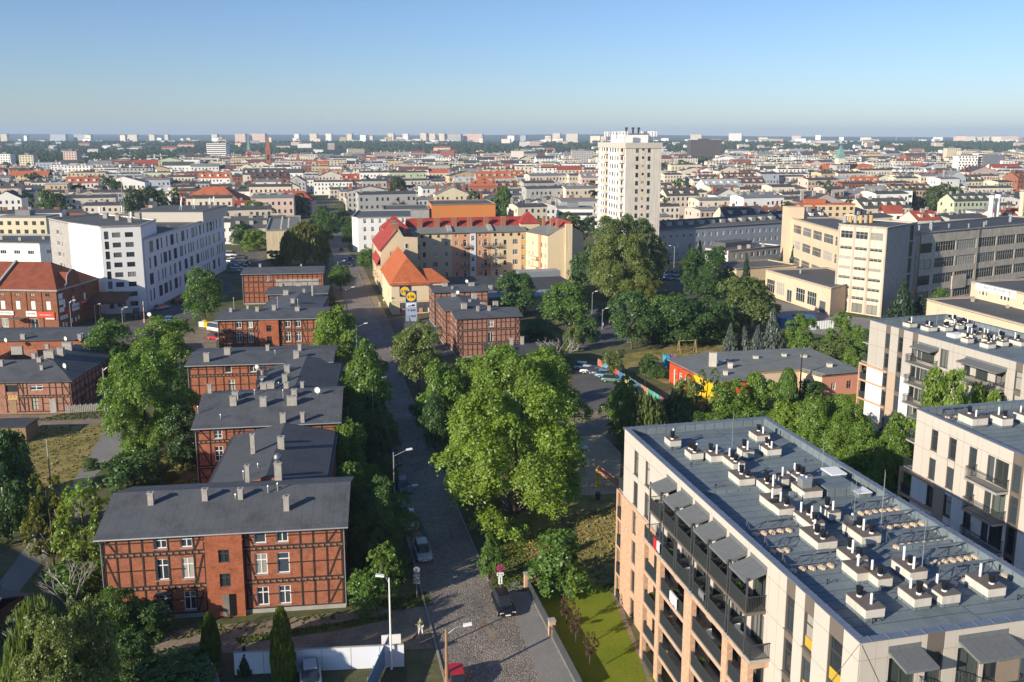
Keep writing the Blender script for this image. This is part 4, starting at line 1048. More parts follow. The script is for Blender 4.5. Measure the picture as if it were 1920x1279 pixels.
def pipe_rack(root,x,y0,y1,n=5,z=ZR):
    b=MB(); y0,y1=min(y0,y1),max(y0,y1); b.bar((0,0,.85),(0,y1-y0,.85),.10,.07); b.bar((.55,0,.35),(.55,y1-y0,.35),.05,.05)
    k=max(2,int((y1-y0)/1.1))
    for i in range(k+1):
        y=(y1-y0)*i/k; b.bar((0,y,0),(0,y,.85),.05,.05); b.bar((0,y,.8),(.6,y,.3),.04,.04); b.bar((.6,y,0),(.6,y,.3),.04,.04)
    o=b.obj('pipe_rack',[M['steel']],root,(x,y0,z),uv=False)
    for i in range(n):
        s=link('ballast_stone',BALME,o,(.75+rnd.uniform(-.05,.05),(y1-y0)*(i+.5)/n,0),rnd.uniform(-.3,.3)); s.scale=(rnd.uniform(.9,1.2),rnd.uniform(.9,1.2),1)
    return o
def mast(root,x,y,h,z=ZR,name='lightning_rod'):
    b=MB(); b.tube((0,0,0),(0,0,h),.025,.012,6); b.box(-.18,-.18,0,.18,.18,.16)
    return b.obj(name,[M['zinc']],root,(x,y,z),uv=False)

# ---------------------------------------------------------------- near block
AX,AY=U(1172,803,ZP); BL,BW=37.0,14.6
blk=thing('apartment_block','nearest apartment block, flat blue-grey roof full of vents over beige panels and brick loggias','apartment block',(AX,AY,0),R(-77))
wins=[]
for k,z in enumerate(ZF):
    for xc,w in ((3.2,1.05),(5.95,1.0)):
        if z<11 and xc>5: wins.append((6.6,z+.2,.75,2.2,'transom'))
        else: wins.append((xc,z+.22,w,2.25,'transom'))
    if z>8.8:
        for a,c in ((10.1,12.5),(13.0,15.5),(15.7,18.5),(18.8,21.3),(21.5,24.4),(24.6,27.1)): wins.append(((a+c)/2+.2,z+.05,1.7,2.35,'triple','glass_green'))
    else:
        for xc in (10.8,14.0,16.4,20.2,22.8,26.0): wins.append((xc,z+.05,1.7,2.35,'double','glass_green'))
    for xc,w in ((29.9,1.0),(32.0,1.0),(34.8,1.35)): wins.append((xc,z+.15 if xc<34 else z-.35,w,2.35 if xc<34 else 2.9,'transom'))
xs=[1.5,2.68,3.72,5.45,6.45,8.2,9.9,12.75,15.6,18.65,21.4,24.5,27.3,28.5,29.4,30.4,31.5,32.5,34.12,35.48]
zs=[11.1,11.25,14.2,16.7]+ZF[:4]
def bm(x,z):
    for xc in (29.9,32.0):
        if abs(x-xc)<.5 and (z-ZF[0])%2.93>2.35: return 'panel_brown'
    if abs(x-34.8)<.68 and z>16.6 and z<17.4: return 'panel_brown'
    return 'panel'
P,ang=panel_facade(blk,(0,0),(BL,0),-.3,ZP-.02,xs,zs,wins,bm,skip=lambda x,z:x<9.0 and z<11.1)
# brick skin of the lower four floors at the north end
b=MB(); ops=[(w[0],w[1],w[2],w[3]) for w in wins if w[0]<9 and w[1]<11]
wall(b,(-1.6,-.12),(9.0,-.12),-.3,11.15,[(o[0]+1.6,)+tuple(o[1:]) for o in ops]+[(.85,z+.1,1.1,2.6) for z in ZF[:4]],.14)
b.box(-1.6,-.12,11.15,9.0,.02,11.2); b.box(-1.6,-.1,-.3,-1.35,1.5,11.15)
b.obj('brick_skin',[M['brick_new']],blk)
for z in ZF[:4]:
    b=MB(); b.box(-1.55,-.05,z-.15,-.02,2.2,z); s=b.obj('balcony_slab',[M['concrete']],blk)
    r=link('balcony_railing',railing_mesh(1.2,.1,sides=(0,0)),s,(-1.3,0,z))
b=MB(); b.box(-1.5,.1,11.2,-.05,2.5,11.3); s=b.obj('balcony_slab',[M['concrete']],blk); link('balcony_railing',railing_mesh(1.45,.05,sides=(0,0)),s,(-1.5,.12,11.3))
# loggia frame of brick
D=1.55
pil=[(9.0,9.45,11.05),(12.2,12.95,11.05),(17.7,19.05,11.05),(24.1,24.9,11.05),(26.9,27.8,11.05),(21.4,21.9,5.3)]
for a,c,zt in pil:
    b=MB(); b.box(a,-D,-.3,c,-D+.42,zt); b.obj('brick_pillar',[M['brick_new']],blk)
for z in ZF[1:5]:
    b=MB(); zz=z-.2 if z<11 else z-.22; x=9.45
    for (a,c,zt) in [p for p in pil if p[2]>zz]+[(27.8,27.8,99)]:
        pass
    seg=sorted([(p[0],p[1]) for p in pil if p[2]>zz-.1]); 
    for (a0,a1),(c0,c1) in zip(seg[:-1],seg[1:]): b.box(a1,-D+.04,zz-.14,c0,-D+.40,zz+.14)
    b.obj('brick_beam',[M['brick_new']],blk)
b=MB(); b.box(27.8-.42,-D+.42,10.6,27.8,-.04,11.05); b.obj('brick_beam',[M['brick_new']],blk)
bays=[(9.45,12.2),(12.95,17.7),(19.05,24.1),(24.9,26.9)]
for k,z in enumerate(ZF[:4]):
    for a,c in bays: balcony(blk,P,ang,a,c,z,D-.05,'solid',(0,0))
for z in (ZF[4],ZF[5]):
    for a,c in ((10.1,12.5),(13.0,15.5),(15.7,18.5),(18.8,21.3),(21.5,24.4),(24.6,27.1)):
        if z>14: balcony(blk,P,ang,a,c,z,1.5,'solid',(1,1),'panel_brown')
    if z<14:
        for a,c in ((9.1,12.7),(12.75,15.6),(15.65,18.65),(18.7,21.4),(21.45,24.45),(24.5,27.9)): balcony(blk,P,ang,a,c,z,1.5,'solid',(1,1),'concrete')
for a,c in ((10.1,12.5),(13.0,15.5),(15.7,18.5),(18.8,21.3),(21.5,24.4),(24.6,27.1)):
    canopy(blk,P,ang,a+.1,c-.12,16.95,1.6,.5)
    for x in (a+.08,c-.08):
        b=MB(); b.bar((0,0,0),(0,0,5.4),.11,.11); b.obj('steel_post',[M['anthracite']],blk,P(x,11.25,-1.44),ang,uv=False)
for xc,z,w in ((32.0,14.35,.86),(34.8,13.85,1.2),(32.0,11.4,.86)):
    b=MB(); b.box(-w/2,-.03,.1,w/2,.0,0.75 if w<1 else .85); b.obj('window_blind',[plain('blind_yellow',(.50,.33,.04),.8,0)],blk,P(xc,z,.125),ang,uv=False)
# front (south) side
wf=[]
for z in ZF:
    wf+=[(2.7,z+.05,1.7,2.4,'double','glass_green'),(4.75,z+.05,1.0,2.4,'transom','glass_green'),(7.0,z+.05,1.5,2.4,'double','glass_green'),(8.6,z+.05,1.1,2.4,'transom'),(11.8,z+.2,1.1,2.3,'transom')]
Pf,angf=panel_facade(blk,(BL,0),(BL,BW),-.3,ZP-.02,[1.0,1.75,3.75,4.2,5.3,6.1,6.5,9.5,10.2,12.6],ZF[1:]+[16.75],wf,lambda x,z:'panel_brown' if 4.2<x<5.3 and z>16.3 else ('panel' if z>11 else 'panel_grey'))
canopy(blk,Pf,angf,1.75,3.8,17.1,1.6); canopy(blk,Pf,angf,6.2,9.5,17.15,1.75)
for z in ZF[2:]:
    balcony(blk,Pf,angf,1.75,3.9,z,1.6,'bars',(1,1),'panel_brown'); balcony(blk,Pf,angf,6.2,9.6,z,1.75,'bars',(1,1),'panel_brown')
b=MB(); b.box(0,-1.6,14.2,.12,-.05,16.8); b.obj('privacy_screen',[M['panel_brown']],blk,Pf(8.9,0),angf,uv=False)
b=MB(); wall(b,(BL,BW),(0,BW),-.3,ZP-.02); wall(b,(0,BW),(0,0),-.3,ZP-.02); b.obj('wall',[M['panel']],blk)
b=MB(); b.box(.1,.1,ZR-.3,BL-.1,BW-.1,ZR); b.obj('roof_deck',[M['felt_blue']],blk)
parapet(blk,BL,BW)
# low kerbs that step the roof
for xa,ya,yb in ((14.8,.5,7.0),(16.4,7.6,14.1),(26.5,10,14.1)):
    b=MB(); b.box(xa,ya,ZR,xa+.22,yb,ZR+.28); b.obj('roof_kerb',[M['felt_blue']],blk)
z8=lambda x,y:(1160+x/3.84,770+y/3.84); z6=lambda x,y:(1400+x/3.052,860+y/3.052)
for q,lx,ly,nf,nc in ((z8(390,195),1.3,1.0,1,1),(z8(543,285),1.3,1.1,1,3),(z8(688,300),1.4,1.2,1,1),(z8(1012,155),1.5,1.2,1,1),(z8(914,272),1.3,.9,1,1),(z8(1092,255),1.4,1.3,2,2),(z8(828,345),2.0,1.0,1,2),(z8(886,455),1.9,1.3,1,2),(z8(1083,520),2.0,1.0,1,2),(z8(1185,468),1.1,.7,1,0),(z8(1305,448),1.6,1.3,1,2),(z8(1355,540),1.9,1.5,1,0),(z8(1100,628),1.8,.9,1,0),(z8(1172,668),1.6,1.2,1,1),(z6(480,283),1.3,.8,1,1),
    (z6(358,330),2.2,1.1,2,2),(z6(410,428),2.3,1.4,1,2),(z6(658,398),2.3,1.4,2,2),(z6(607,538),1.8,1.1,1,2),(z6(640,612),1.6,1.2,1,0),(z6(752,648),1.5,.95,1,1),(z6(932,603),1.8,1.2,2,1),(z6(680,808),1.9,1.2,1,1),(z6(962,757),1.5,1.1,1,1),(z6(1116,735),1.7,1.2,1,1),(z6(1368,693),1.9,1.2,1,1)):
    vent_at(blk,q[0],q[1],lx,ly,nf,nc)
def roof_local(q,z=ZR): return on_roof(blk,q[0],q[1],z)
for qa,qb,n in ((z6(10,425),z6(262,410),5),(z6(120,530),z6(238,520),3),(z6(215,630),z6(508,615),5),(z6(620,312),z6(870,285),6),(z6(745,402),z6(1000,362),6),(z6(830,508),z6(1145,462),8),(z6(1015,602),z6(1305,552),7),(z6(1140,715),z6(1480,655),5)):
    a=roof_local(qa); c=roof_local(qb); pipe_rack(blk,(a[0]+c[0])/2-.5,a[1],c[1],n)
b=MB(); b.box(0,0,0,1.5,1.3,.75).box(-.05,-.05,.75,1.55,1.35,.85,1); x,y=roof_local(z8(1545,500)); b.obj('skylight',[M['felt_blue'],M['white_paint']],blk,(x-.7,y-.7,ZR))
b=MB(); b.box(0,0,0,1.1,1.1,.4).box(-.05,-.05,.4,1.15,1.15,.48,1); x,y=roof_local(z8(1735,610)); b.obj('skylight',[M['felt_blue'],M['white_paint']],blk,(x-.5,y-.5,ZR))
b=MB(); b.box(0,0,0,2.6,2.6,.75); x,y=roof_local(z8(1500,590)); b.obj('roof_hatch',[M['felt_blue']],blk,(x-1.6,y-.6,ZR))
b=MB(); b.box(-.4,-.4,0,.4,.4,.7); x,y=roof_local(z8(1338,540),ZR+.9); b.obj('extractor_fan',[M['zinc']],blk,(x,y,ZR+.85),uv=False)
for q,h in ((z8(815,290),3.8),(z8(1462,470),3.9),(z8(1880,935),5.2),(z6(997,690),4.0),(z6(765,465),5)): x,y=roof_local(q); mast(blk,x,y,h)
x,y=roof_local(z8(1690,810)); an=mast(blk,x,y,3.4,name='antenna_mast')
b=MB(); 
for k in range(5): b.bar((-.55,0,2.3+k*.14),(.55,0,2.3+k*.14),.03,.03)
for k in (-.5,-.2,.2,.5): b.bar((k,-.3,2.6),(k,.3,2.6),.03,.03)
b.bar((-.5,0,2.2),(-.5,0,3.0),.03,.03); b.bar((.5,0,2.2),(.5,0,3.0),.03,.03)
b.obj('antenna',[M['zinc']],an,uv=False)
x,y=roof_local(z8(1655,790),ZR+1.2); o=dish(blk,(x,y,ZR+1.2),R(200),.42); o.data=o.data.copy(); o.data.materials[0]=M['rail']
for q in (z8(385,290),z8(520,405),z8(695,560),z8(1340,375),z8(1100,910),z6(460,720),z6(720,945),z6(940,415),z6(1240,615),z6(1550,810)):
    x,y=roof_local(q); b=MB(); b.tube((0,0,0),(0,0,.35),.03,.03,6); b.tube((0,0,.35),(.14,0,.42),.03,.03,6); b.tube((.14,0,.42),(.26,0,.32),.03,.03,6); b.obj('cable_hook',[M['black']],blk,(x,y,ZR),uv=False)
# diagonal wire joints at the corner
b=MB(); b.bar((BL-.02,-.045,ZP-.1),(BL-2.6,-.045,13.6),.03,.02); b.bar((BL+.045,.02,ZP-.1),(BL+.045,2.2,13.6),.03,.02,up=(1,0,0)); stuffpart(b.obj('corner_joint',[M['joint']],blk,uv=False))
# stone strip along the foot
sheet('gravel_strip',[(1140,1098),(1153,1104),(1232,1300),(1222,1300),(1200,1240)],.024,M['dirt'])

# ---------------------------------------------------------------- middle block (right)
A2=U(1720.5,767,ZP); L2,W2=34.0,13.5
blk2=thing('apartment_block','middle apartment block at right edge, shaded white and brick base below beige panels','apartment block',(A2[0],A2[1],0),R(-76.6))
wins=[]; 
for z in ZF:
    for xc,w in ((2.8,.9),(5.3,.9),(7.95,.9)): wins.append((xc,z+.25,w,2.1,'transom'))
    if z>2: wins+=[(10.2,z+.05,.8,2.3,'single','glass'),(11.5,z+.05,1.5,2.3,'double','glass_green')]
    wins+=[(13.2,z+.1,.9,2.5,'transom'),(16,z+.2,1,2.2,'transom'),(19.5,z+.2,1,2.2,'transom'),(23,z+.2,1,2.2,'transom')]
def m2(x,z):
    if 12.65<x<13.9: return 'panel_brown'
    if z<11.0: return 'brick' if 3.25<x<4.8 else 'white'
    return 'panel'
M['brick']=M['brick_new']
P2,an2=panel_facade(blk2,(0,0),(L2,0),-.3,ZP-.02,[1.3,2.35,3.25,4.8,5.8,6.7,8.45,9.0,11.0,12.65,13.9,15,17,19,21,23.6,26,28.5,31],[11.0,11.15,14.2,16.7]+ZF[:4],wins,m2)
b=MB(); b.box(-1.6,-.3,10.95,3.2,-.05,11.2).box(-1.6,-.3,-.3,-1.38,.1,10.95)
for z in ZF[1:4]: b.box(-1.38,-.28,z-.12,3.2,-.05,z+.12)
b.obj('brick_frame',[M['brick_new']],blk2)
for z in ZF[:4]:
    b=MB(); b.box(-1.36,-.04,z-.13,-.02,1.8,z+.01); s=b.obj('balcony_slab',[M['concrete']],blk2); link('balcony_railing',railing_mesh(1.3,.1,sides=(0,0)),s,(-1.34,0,z))
for z in (ZF[4],ZF[5]):
    b=MB(); b.box(-1.5,.1,z-.15,-.05,2.6,z); s=b.obj('balcony_slab',[M['concrete']],blk2); link('balcony_railing',railing_mesh(1.4,.05,front='bars',sides=(0,0)),s,(-1.48,.14,z))
b=MB(); b.box(-1.5,.1,16.6,-.06,2.6,16.75); b.obj('balcony_canopy',[M['canopy']],blk2)
for z in ZF[2:]: balcony(blk2,P2,an2,8.6,12.5,z-.15,1.35,'bars',(1,1),'concrete')
b=MB(); wall(b,(L2,0),(L2,W2),-.3,ZP-.02); wall(b,(L2,W2),(0,W2),-.3,ZP-.02); wall(b,(0,W2),(0,0),-.3,ZP-.02); b.obj('wall',[M['panel_grey']],blk2)
b=MB(); b.box(.1,.1,ZR-.3,L2-.1,W2-.1,ZR); b.obj('roof_deck',[M['felt_blue']],blk2); parapet(blk2,L2,W2)
z7=lambda x,y:(1660+x/3.76,740+y/3.76)
for q,lx,ly in ((z7(620,143),1.9,1.7),(z7(822,150),1.5,1.2),(z7(985,130),1.5,1.2)): vent_at(blk2,q[0],q[1],lx,ly,1,1,1.0)
for qa,qb in ((z7(370,150),z7(560,140)),(z7(440,185),z7(760,150))):
    a=on_roof(blk2,qa[0],qa[1],ZR); c=on_roof(blk2,qb[0],qb[1],ZR); pipe_rack(blk2,(a[0]+c[0])/2,a[1],c[1],3)
# ---------------------------------------------------------------- far block
A3=U(1632,600,ZP); L3,W3=36.0,14
blk3=thing('apartment_block','farthest of the new apartment blocks, grey panels with white base fields, behind bright trees','apartment block',(A3[0],A3[1],0),R(-72.5))
wins=[]
for z in ZF:
    for xc in (4.0,6.6,9.4): wins.append((xc,z+.2,.9,2.2,'transom'))
    wins+=[(10.4,z+.05,.7,2.3,'single'),(12.0,z+.05,2.3,2.4,'triple','glass_green'),(14.9,z+.05,1.3,2.5,'double','glass_green'),(18.9,z+.05,1.0,2.3,'single'),(21.3,z+.05,1.9,2.3,'double','glass_green'),(24.2,z+.05,1.5,2.3,'double','glass_green'),(26.8,z+.2,1.0,2.3,'transom'),(31,z+.2,1.0,2.3,'transom')]
def m3(x,z):
    for xc in (4.0,6.6,9.4,26.8):
        if abs(x-xc)<.46: return 'panel_brown'
    if z<10.9 and x<3.5: return 'white'
    if z<10.9 and 4.45<x<6.1: return 'brick'
    if z<10.9 and 7.1<x<8.9: return 'white'
    return 'panel_grey'
P3,an3=panel_facade(blk3,(0,0),(L3,0),-.3,ZP-.02,[1.8,3.5,4.45,6.1,7.1,8.9,9.9,13.4,14.2,15.6,16.4,17.2,18.2,20,22.6,25.4,26.3,27.3,29,31.5,34],[11.0,14.2,16.75]+ZF[:4],wins,m3)
b=MB(); b.box(-1.5,-.3,10.75,4.4,-.05,11.05).box(-1.5,-.3,-.3,-1.3,.1,10.75)
for z in ZF[1:4]: b.box(-1.3,-.28,z-.12,4.4,-.05,z+.12)
b.obj('brick_frame',[M['brick_new']],blk3)
for z in ZF[:4]:
    b=MB(); b.box(-1.28,-.04,z-.13,-.02,1.8,z+.01); s=b.obj('balcony_slab',[M['concrete']],blk3); link('balcony_railing',railing_mesh(1.2,.1,sides=(0,0)),s,(-1.26,0,z))
for z in (ZF[4],ZF[5]):
    b=MB(); b.box(-1.5,.1,z-.15,-.05,2.6,z); s=b.obj('balcony_slab',[M['concrete']],blk3); link('balcony_railing',railing_mesh(1.4,.05,front='bars',sides=(0,0)),s,(-1.48,.14,z))
for z in ZF[3:]:
    balcony(blk3,P3,an3,9.2,13.9,z-.4,1.4,'bars',(1,1)); balcony(blk3,P3,an3,18.6,25.0,z-.4,1.5,'bars',(1,1))
canopy(blk3,P3,an3,10.1,13.9,16.5,1.6); canopy(blk3,P3,an3,18.6,25.1,16.5,1.7)
b=MB(); wall(b,(L3,0),(L3,W3),-.3,ZP-.02); wall(b,(L3,W3),(0,W3),-.3,ZP-.02); wall(b,(0,W3),(0,0),-.3,ZP-.02); b.obj('wall',[M['panel_grey']],blk3)
b=MB(); b.box(.1,.1,ZR-.3,L3-.1,W3-.1,ZR); b.obj('roof_deck',[M['felt_blue']],blk3); parapet(blk3,L3,W3)
z5=lambda x,y:(1420+x/3.654,380+y/3.654)
for q,lx,ly,nf,nc in (((1047,820),1.4,1.3,1,1),((1177,845),1.5,1.5,1,2),((1290,845),1.4,1.3,1,2),((1340,797),1.5,1.3,1,2),((1372,832),1.4,1,1,2),((1430,820),1.4,1,1,2),((1470,895),2,1.5,2,1),((1440,925),1.2,1,0,1),((1555,890),2,1.8,2,1),((1600,935),1.8,1.2,1,2),((1580,960),1.4,1.2,0,1),((1670,915),1.3,1,1,2),((1675,945),1.3,1,0,1),((1795,940),2.2,1.6,2,1)):
    qq=z5(*q); vent_at(blk3,qq[0],qq[1],lx,ly,nf,nc)
a=on_roof(blk3,*z5(1225,860),ZR); mast(blk3,a[0],a[1],3.5)
b=MB(); b.box(0,0,0,1.6,1.8,.5); a=on_roof(blk3,*z5(1360,920),ZR); b.obj('skylight',[M['white_paint']],blk3,(a[0]-.8,a[1]-.9,ZR))
# ================================================================ middle distance
def poly_building(name,label,cat,pts,h,wins={},mats={},wall_m='cream',roof_m='roof_grey',para=.35,frame='white_paint',glass='glass',group=None,overhang=0,inset=.12,sill=None):
    """pts counter-clockwise in world space; wins[i] = windows of edge i (x from the left)"""
    ox,oy=pts[0]; t=thing(name,label,cat,(ox,oy,0),0,group)
    L=[(x-ox,y-oy) for x,y in pts]; n=len(L); groups={}
    for i in range(n):
        m=mats.get(i,wall_m); b=groups.setdefault(m,MB())
        facade(t,b,L[i],L[(i+1)%n],0,h,wins.get(i,()),.2,0,frame=frame,glass=glass,inset=inset,sill=sill)
    for m,b in groups.items(): b.obj('wall',[M[m]],t)
    b=MB(); b.prism(L,h-.5,h-para if not overhang else h,0,bottom=False)
    r=b.obj('roof',[M[roof_m]],t)
    if para and not overhang:
        b=MB()
        for i in range(n):
            a,c=L[i],L[(i+1)%n]; dx,dy=c[0]-a[0],c[1]-a[1]; l=math.hypot(dx,dy); nx,ny=dy/l,-dx/l
            e=.004*i; b.bar((a[0]+nx*.02,a[1]+ny*.02,h-.02+e),(c[0]+nx*.02,c[1]+ny*.02,h-.02+e),.45,.14)
        b.obj('parapet_coping',[M['concrete']],t,uv=False)
    return t,L,r
def grid_wins(L,rows,w,h,pitch,x0=None,style='cross',skip=(),frame=None):
    out=[]; n=int((L-1.2)/pitch); s=(L-(n-1)*pitch)/2 if x0 is None else x0
    for i in range(n):
        if i in skip: continue
        for z in rows: out.append((s+i*pitch,z,w,h,style) if frame is None else (s+i*pitch,z,w,h,style,frame))
    return out
def roof_bits(t,spots,h,kind='vent'):
    for x,y,s in spots:
        b=MB(); b.box(-s/2,-s/2,-.4,s/2,s/2,s*1.1); b.box(-s/2-.06,-s/2-.06,s*1.1,s/2+.06,s/2+.06,s*1.1+.12,1); b.obj('roof_vent',[M['chimney'],M['concrete']],t,(x,y,h))
# ---- white office with slab tower
P0,P1,P2,P3,P4=(-128.2,245.6),(-117.2,234.2),(-103.8,223.2),(-94.9,226.4),(-97.9,301.4)
e1=math.dist(P0,P1); e2=math.dist(P1,P2); e3=math.dist(P2,P3)
rows=[1.8+2.55*k for k in range(8)]
w0=[(e1*.42,z+.6,2.2,1.4,'triple') for z in (18,15,12)]+[(e1*.62,z+.6,.7,1.4,'single') for z in (18,15,12,9,6)]+[(e1*.45,9.6,1.6,1.4,'double')]
w2=[(3.6,z,1.9,1.25,'triple','frame_dark') for z in rows]+[(6.6,z,1.9,1.25,'triple','frame_dark') for z in rows]+[(1.3,z-.4,1.0,2.0,'transom','frame_dark') for z in rows]
t,L_,r_=poly_building('office_slab','tall white office slab with blank sunlit gable and weathered concrete strip','office',[P0,P1,P2,P3,(-97.5,243),(-122,262)],22.6,{0:w0,2:w2},{0:'concrete',1:'white',2:'white',3:'white_bluish'},'white','roof_grey',frame='white_paint')  # last side: blue of its shade put into the white
roof_bits(t,[(14,4,1.2),(20,-2,1.0),(26,-8,1.0),(24,2,1.4)],22.3)
b=MB()
for k in range(4):
    for s in (-1,1): b.bar((20+s*.9,2+(k%2*2-1)*.9,22.2),(20,2,30),.08,.08)
for z in (24,26,28): 
    q=.9*(30-z)/8; b.bar((20-q,2-q,z),(20+q,2+q,z),.06,.06); b.bar((20-q,2+q,z),(20+q,2-q,z),.06,.06)
b.bar((20,2,30),(20,2,35),.09,.09); b.obj('lattice_mast',[M['steel']],t,uv=False)
for x,y in ((12,5),(28,-12),(17,8)):
    b=MB(); b.tube((0,0,0),(0,0,3.5),.06,.06,6); b.box(-.2,-.2,1.6,.2,.2,3.2,1); b.obj('antenna',[M['steel'],M['white_paint']],t,(x,y,22.2),uv=False)
rg=random.Random(3); w3=[]
Lw=math.dist(P3,P4)
for k,z in enumerate((2.2,6.4,10.6,14.8)):
    x=2.0+k*.6
    while x<Lw-6:
        ww=rg.choice((.9,.9,1.0,1.9,2.8)); w3.append((x+ww/2,z,ww,3.0,{.9:'single',1.0:'single',1.9:'double',2.8:'triple'}[ww],'frame_dark')); x+=ww+rg.choice((1.3,1.6,2.4,3.2))
for z in (3,6,9,12,15,18): w3.append((Lw-2.2,z,1.4,1.2,'double'))
t,L_,r_=poly_building('office_wing','long pale office wing with scattered tall windows, its long side in shade','office',[(-94.9,227.6),P4,(-118,301),(-113,236)],19.0,{0:w3},{},'white_bluish','roof_grey',glass='glass_blue')  # long side's blue shade is part of the wall colour
b=MB(); b.box(-22,48,18.6,-1,72.5,21.8); b.obj('penthouse',[M['panel']],t)
b=MB(); b.box(-22.2,47.8,21.81,-.8,72.7,22.0); b.obj('penthouse_roof',[M['roof_grey']],t)
for x,y in ((-9,52),(-7,58),(-14,66),(-4,68),(-3,61)):
    b=MB(); b.tube((0,0,0),(0,0,3.6),.07,.05,6); b.bar((-.7,0,0),(0,0,2.6),.05,.05); b.box(-.18,-.18,1.7,.18,.18,3.2,1); b.obj('antenna',[M['white_paint'],M['white_paint']],t,(x,y,21.9),uv=False)
roof_bits(t,[(-6,12,.6),(-10,22,.6),(-5,30,.5),(-12,38,.6)],18.6)
b=MB(); b.box(.05,38,2.6,2.2,42,2.75); b.obj('entrance_canopy',[M['zinc']],t,uv=False)
# maroon canopy over the ramp
t=thing('loading_canopy','maroon metal canopy over the ramp below the white slab','canopy',(-107.5,214,0),R(5))
b=MB(); b.face([(0,0,4.6),(12,0,4.6),(12,7,6.2),(0,7,6.2)]); b.face([(0,7,6.05),(12,7,6.05),(12,0,4.45),(0,0,4.45)]); b.box(0,-.05,4.3,12,.05,4.75); b.obj('roof',[M['tile_brown']],t)
for x in (.3,6,11.7):
    b=MB(); b.box(x-.1,.2,0,x+.1,.4,4.4); b.obj('post',[M['steel']],t)
# low white office at left
pts=[(-188,296),(-156,291.5),(-150,300),(-146,318),(-186,318)]
t,L_,r_=poly_building('low_office','low white office with ribbon windows left of the concrete slab','office',pts,10.2,{0:[(x,6.4,2.2,1.3,'triple') for x in (4,9,14,19,24,29)]+[(x,2.6,2.2,1.3,'triple') for x in (4,9,14,19,24,29)],1:[(3,6.4,1.6,1.4,'double'),(7,6.4,1.6,1.4,'double')]},{1:'white_bluish'},'white','roof_grey')
roof_bits(t,[(20,6,.9),(26,10,.8),(30,8,.8),(12,9,1)],9.9)
# yellow block by the avenue
t,L_,r_=poly_building('yellow_block','pale yellow gable-ended block with grey sloping roof beside the willow','apartment block',[(-91.4,329),(-79.5,331.8),(-93,390),(-105,387)],10.6,{0:[(7.8,7.6,1.1,1.4,'single'),(7.8,4.4,1.1,1.4,'single')]},{},'cream','felt_grey')
for k in range(9): 
    b=MB(); b.box(-.3,-.3,0,.3,.3,1.0); b.obj('roof_vent',[M['chimney']],t,(3.8-k*1.3+(k%2)*2.8,7+k*5.4,10.2))
# ---- the ochre tenement with ruby roof
TX,TY=-37.5,252.0
t=thing('red_roof_tenement','big ochre and salmon tenement round a court, ruby red roof and brick chimneys','tenement',(TX,TY,0),GA)
TEN=t
b=MB(); wl=[]
for z in (1.0,4.3,7.6,10.8):
    for x in np.arange(3,26,2.9): wl.append((26-x,z,1.0,1.7,'cross'))
Pl=facade(t,b,(0,27),(0,0),0,13.2,wl,.2)
facade(t,b,(0,0),(10.6,0),0,13.2,[(3.2,11.0,1.1,1.4,'double')],.2)
q=[(0,0,13.2),(10.6,0,13.2),(10.6,0,16.3),(6.6,0,16.6),(5.4,0,18.7),(4.4,0,18.7)]; b.face(q)
wall(b,(10.6,0),(10.6,21.2),0,16.2); b.obj('wall',[M['sand']],t)
add_window(t,(7.4,-.04,13.2),0,.9,1.5,'single')
b=MB(); b.face([(-.5,-.3,12.7),(4.6,-.3,18.75),(4.6,27.5,18.75),(-.5,27.5,12.7)][::-1]); b.face([(-.5,-.3,12.5),(-.5,27.5,12.5),(4.6,27.5,18.55),(4.6,-.3,18.55)][::-1]); b.face([(-.5,-.3,12.5),(4.6,-.3,18.55),(4.6,-.3,18.75),(-.5,-.3,12.7)]); b.obj('roof',[M['tile_ruby']],t)
b=MB(); b.face([(4.6,-.1,18.7),(6.6,-.1,16.65),(6.6,27,16.65),(4.6,27,18.7)]); b.face([(6.6,-.1,16.65),(10.8,-.1,16.35),(10.8,27,16.35),(6.6,27,16.65)]); b.obj('rear_roof',[M['felt_dark']],t)
b=MB(); b.face([(-1.2,1,8.6),(-.02,1,10.6),(-.02,20,10.6),(-1.2,20,8.6)][::-1]); b.box(-1.2,1,8.35,-.02,20,8.6); b.obj('lean_to_roof',[M['tile_ruby']],t)
for y in (2.5,8,14):
    for z in (3.9,7.1):
        b=MB(); b.box(-1.2,y,z-.15,-.02,y+2.6,z); b.box(-1.2,y,z,-1.1,y+2.6,z+.9); b.box(-1.2,y,z,-.02,y+.1,z+.9); b.box(-1.2,y+2.5,z,-.02,y+2.6,z+.9); b.obj('balcony',[M['peach']],t)
for x,y,h in ((4.6,1.2,20.4),(4.6,4.5,20.2),(4.8,12,20.2),(8.2,3.5,18.6)):
    chimney(t,x,y,16.0,h,1.6,.7,'chimney_brick')
# turret
b=MB(); b.box(2.6,21.4,12,10.2,29,16.8,1); b.face([(2.2,21,16.8),(10.6,21,16.8),(6.4,25.2,20.6)]); b.face([(10.6,21,16.8),(10.6,29.4,16.8),(6.4,25.2,20.6)]); b.face([(10.6,29.4,16.8),(2.2,29.4,16.8),(6.4,25.2,20.6)]); b.face([(2.2,29.4,16.8),(2.2,21,16.8),(6.4,25.2,20.6)]); b.obj('corner_turret',[M['tile_ruby'],M['sand']],t)
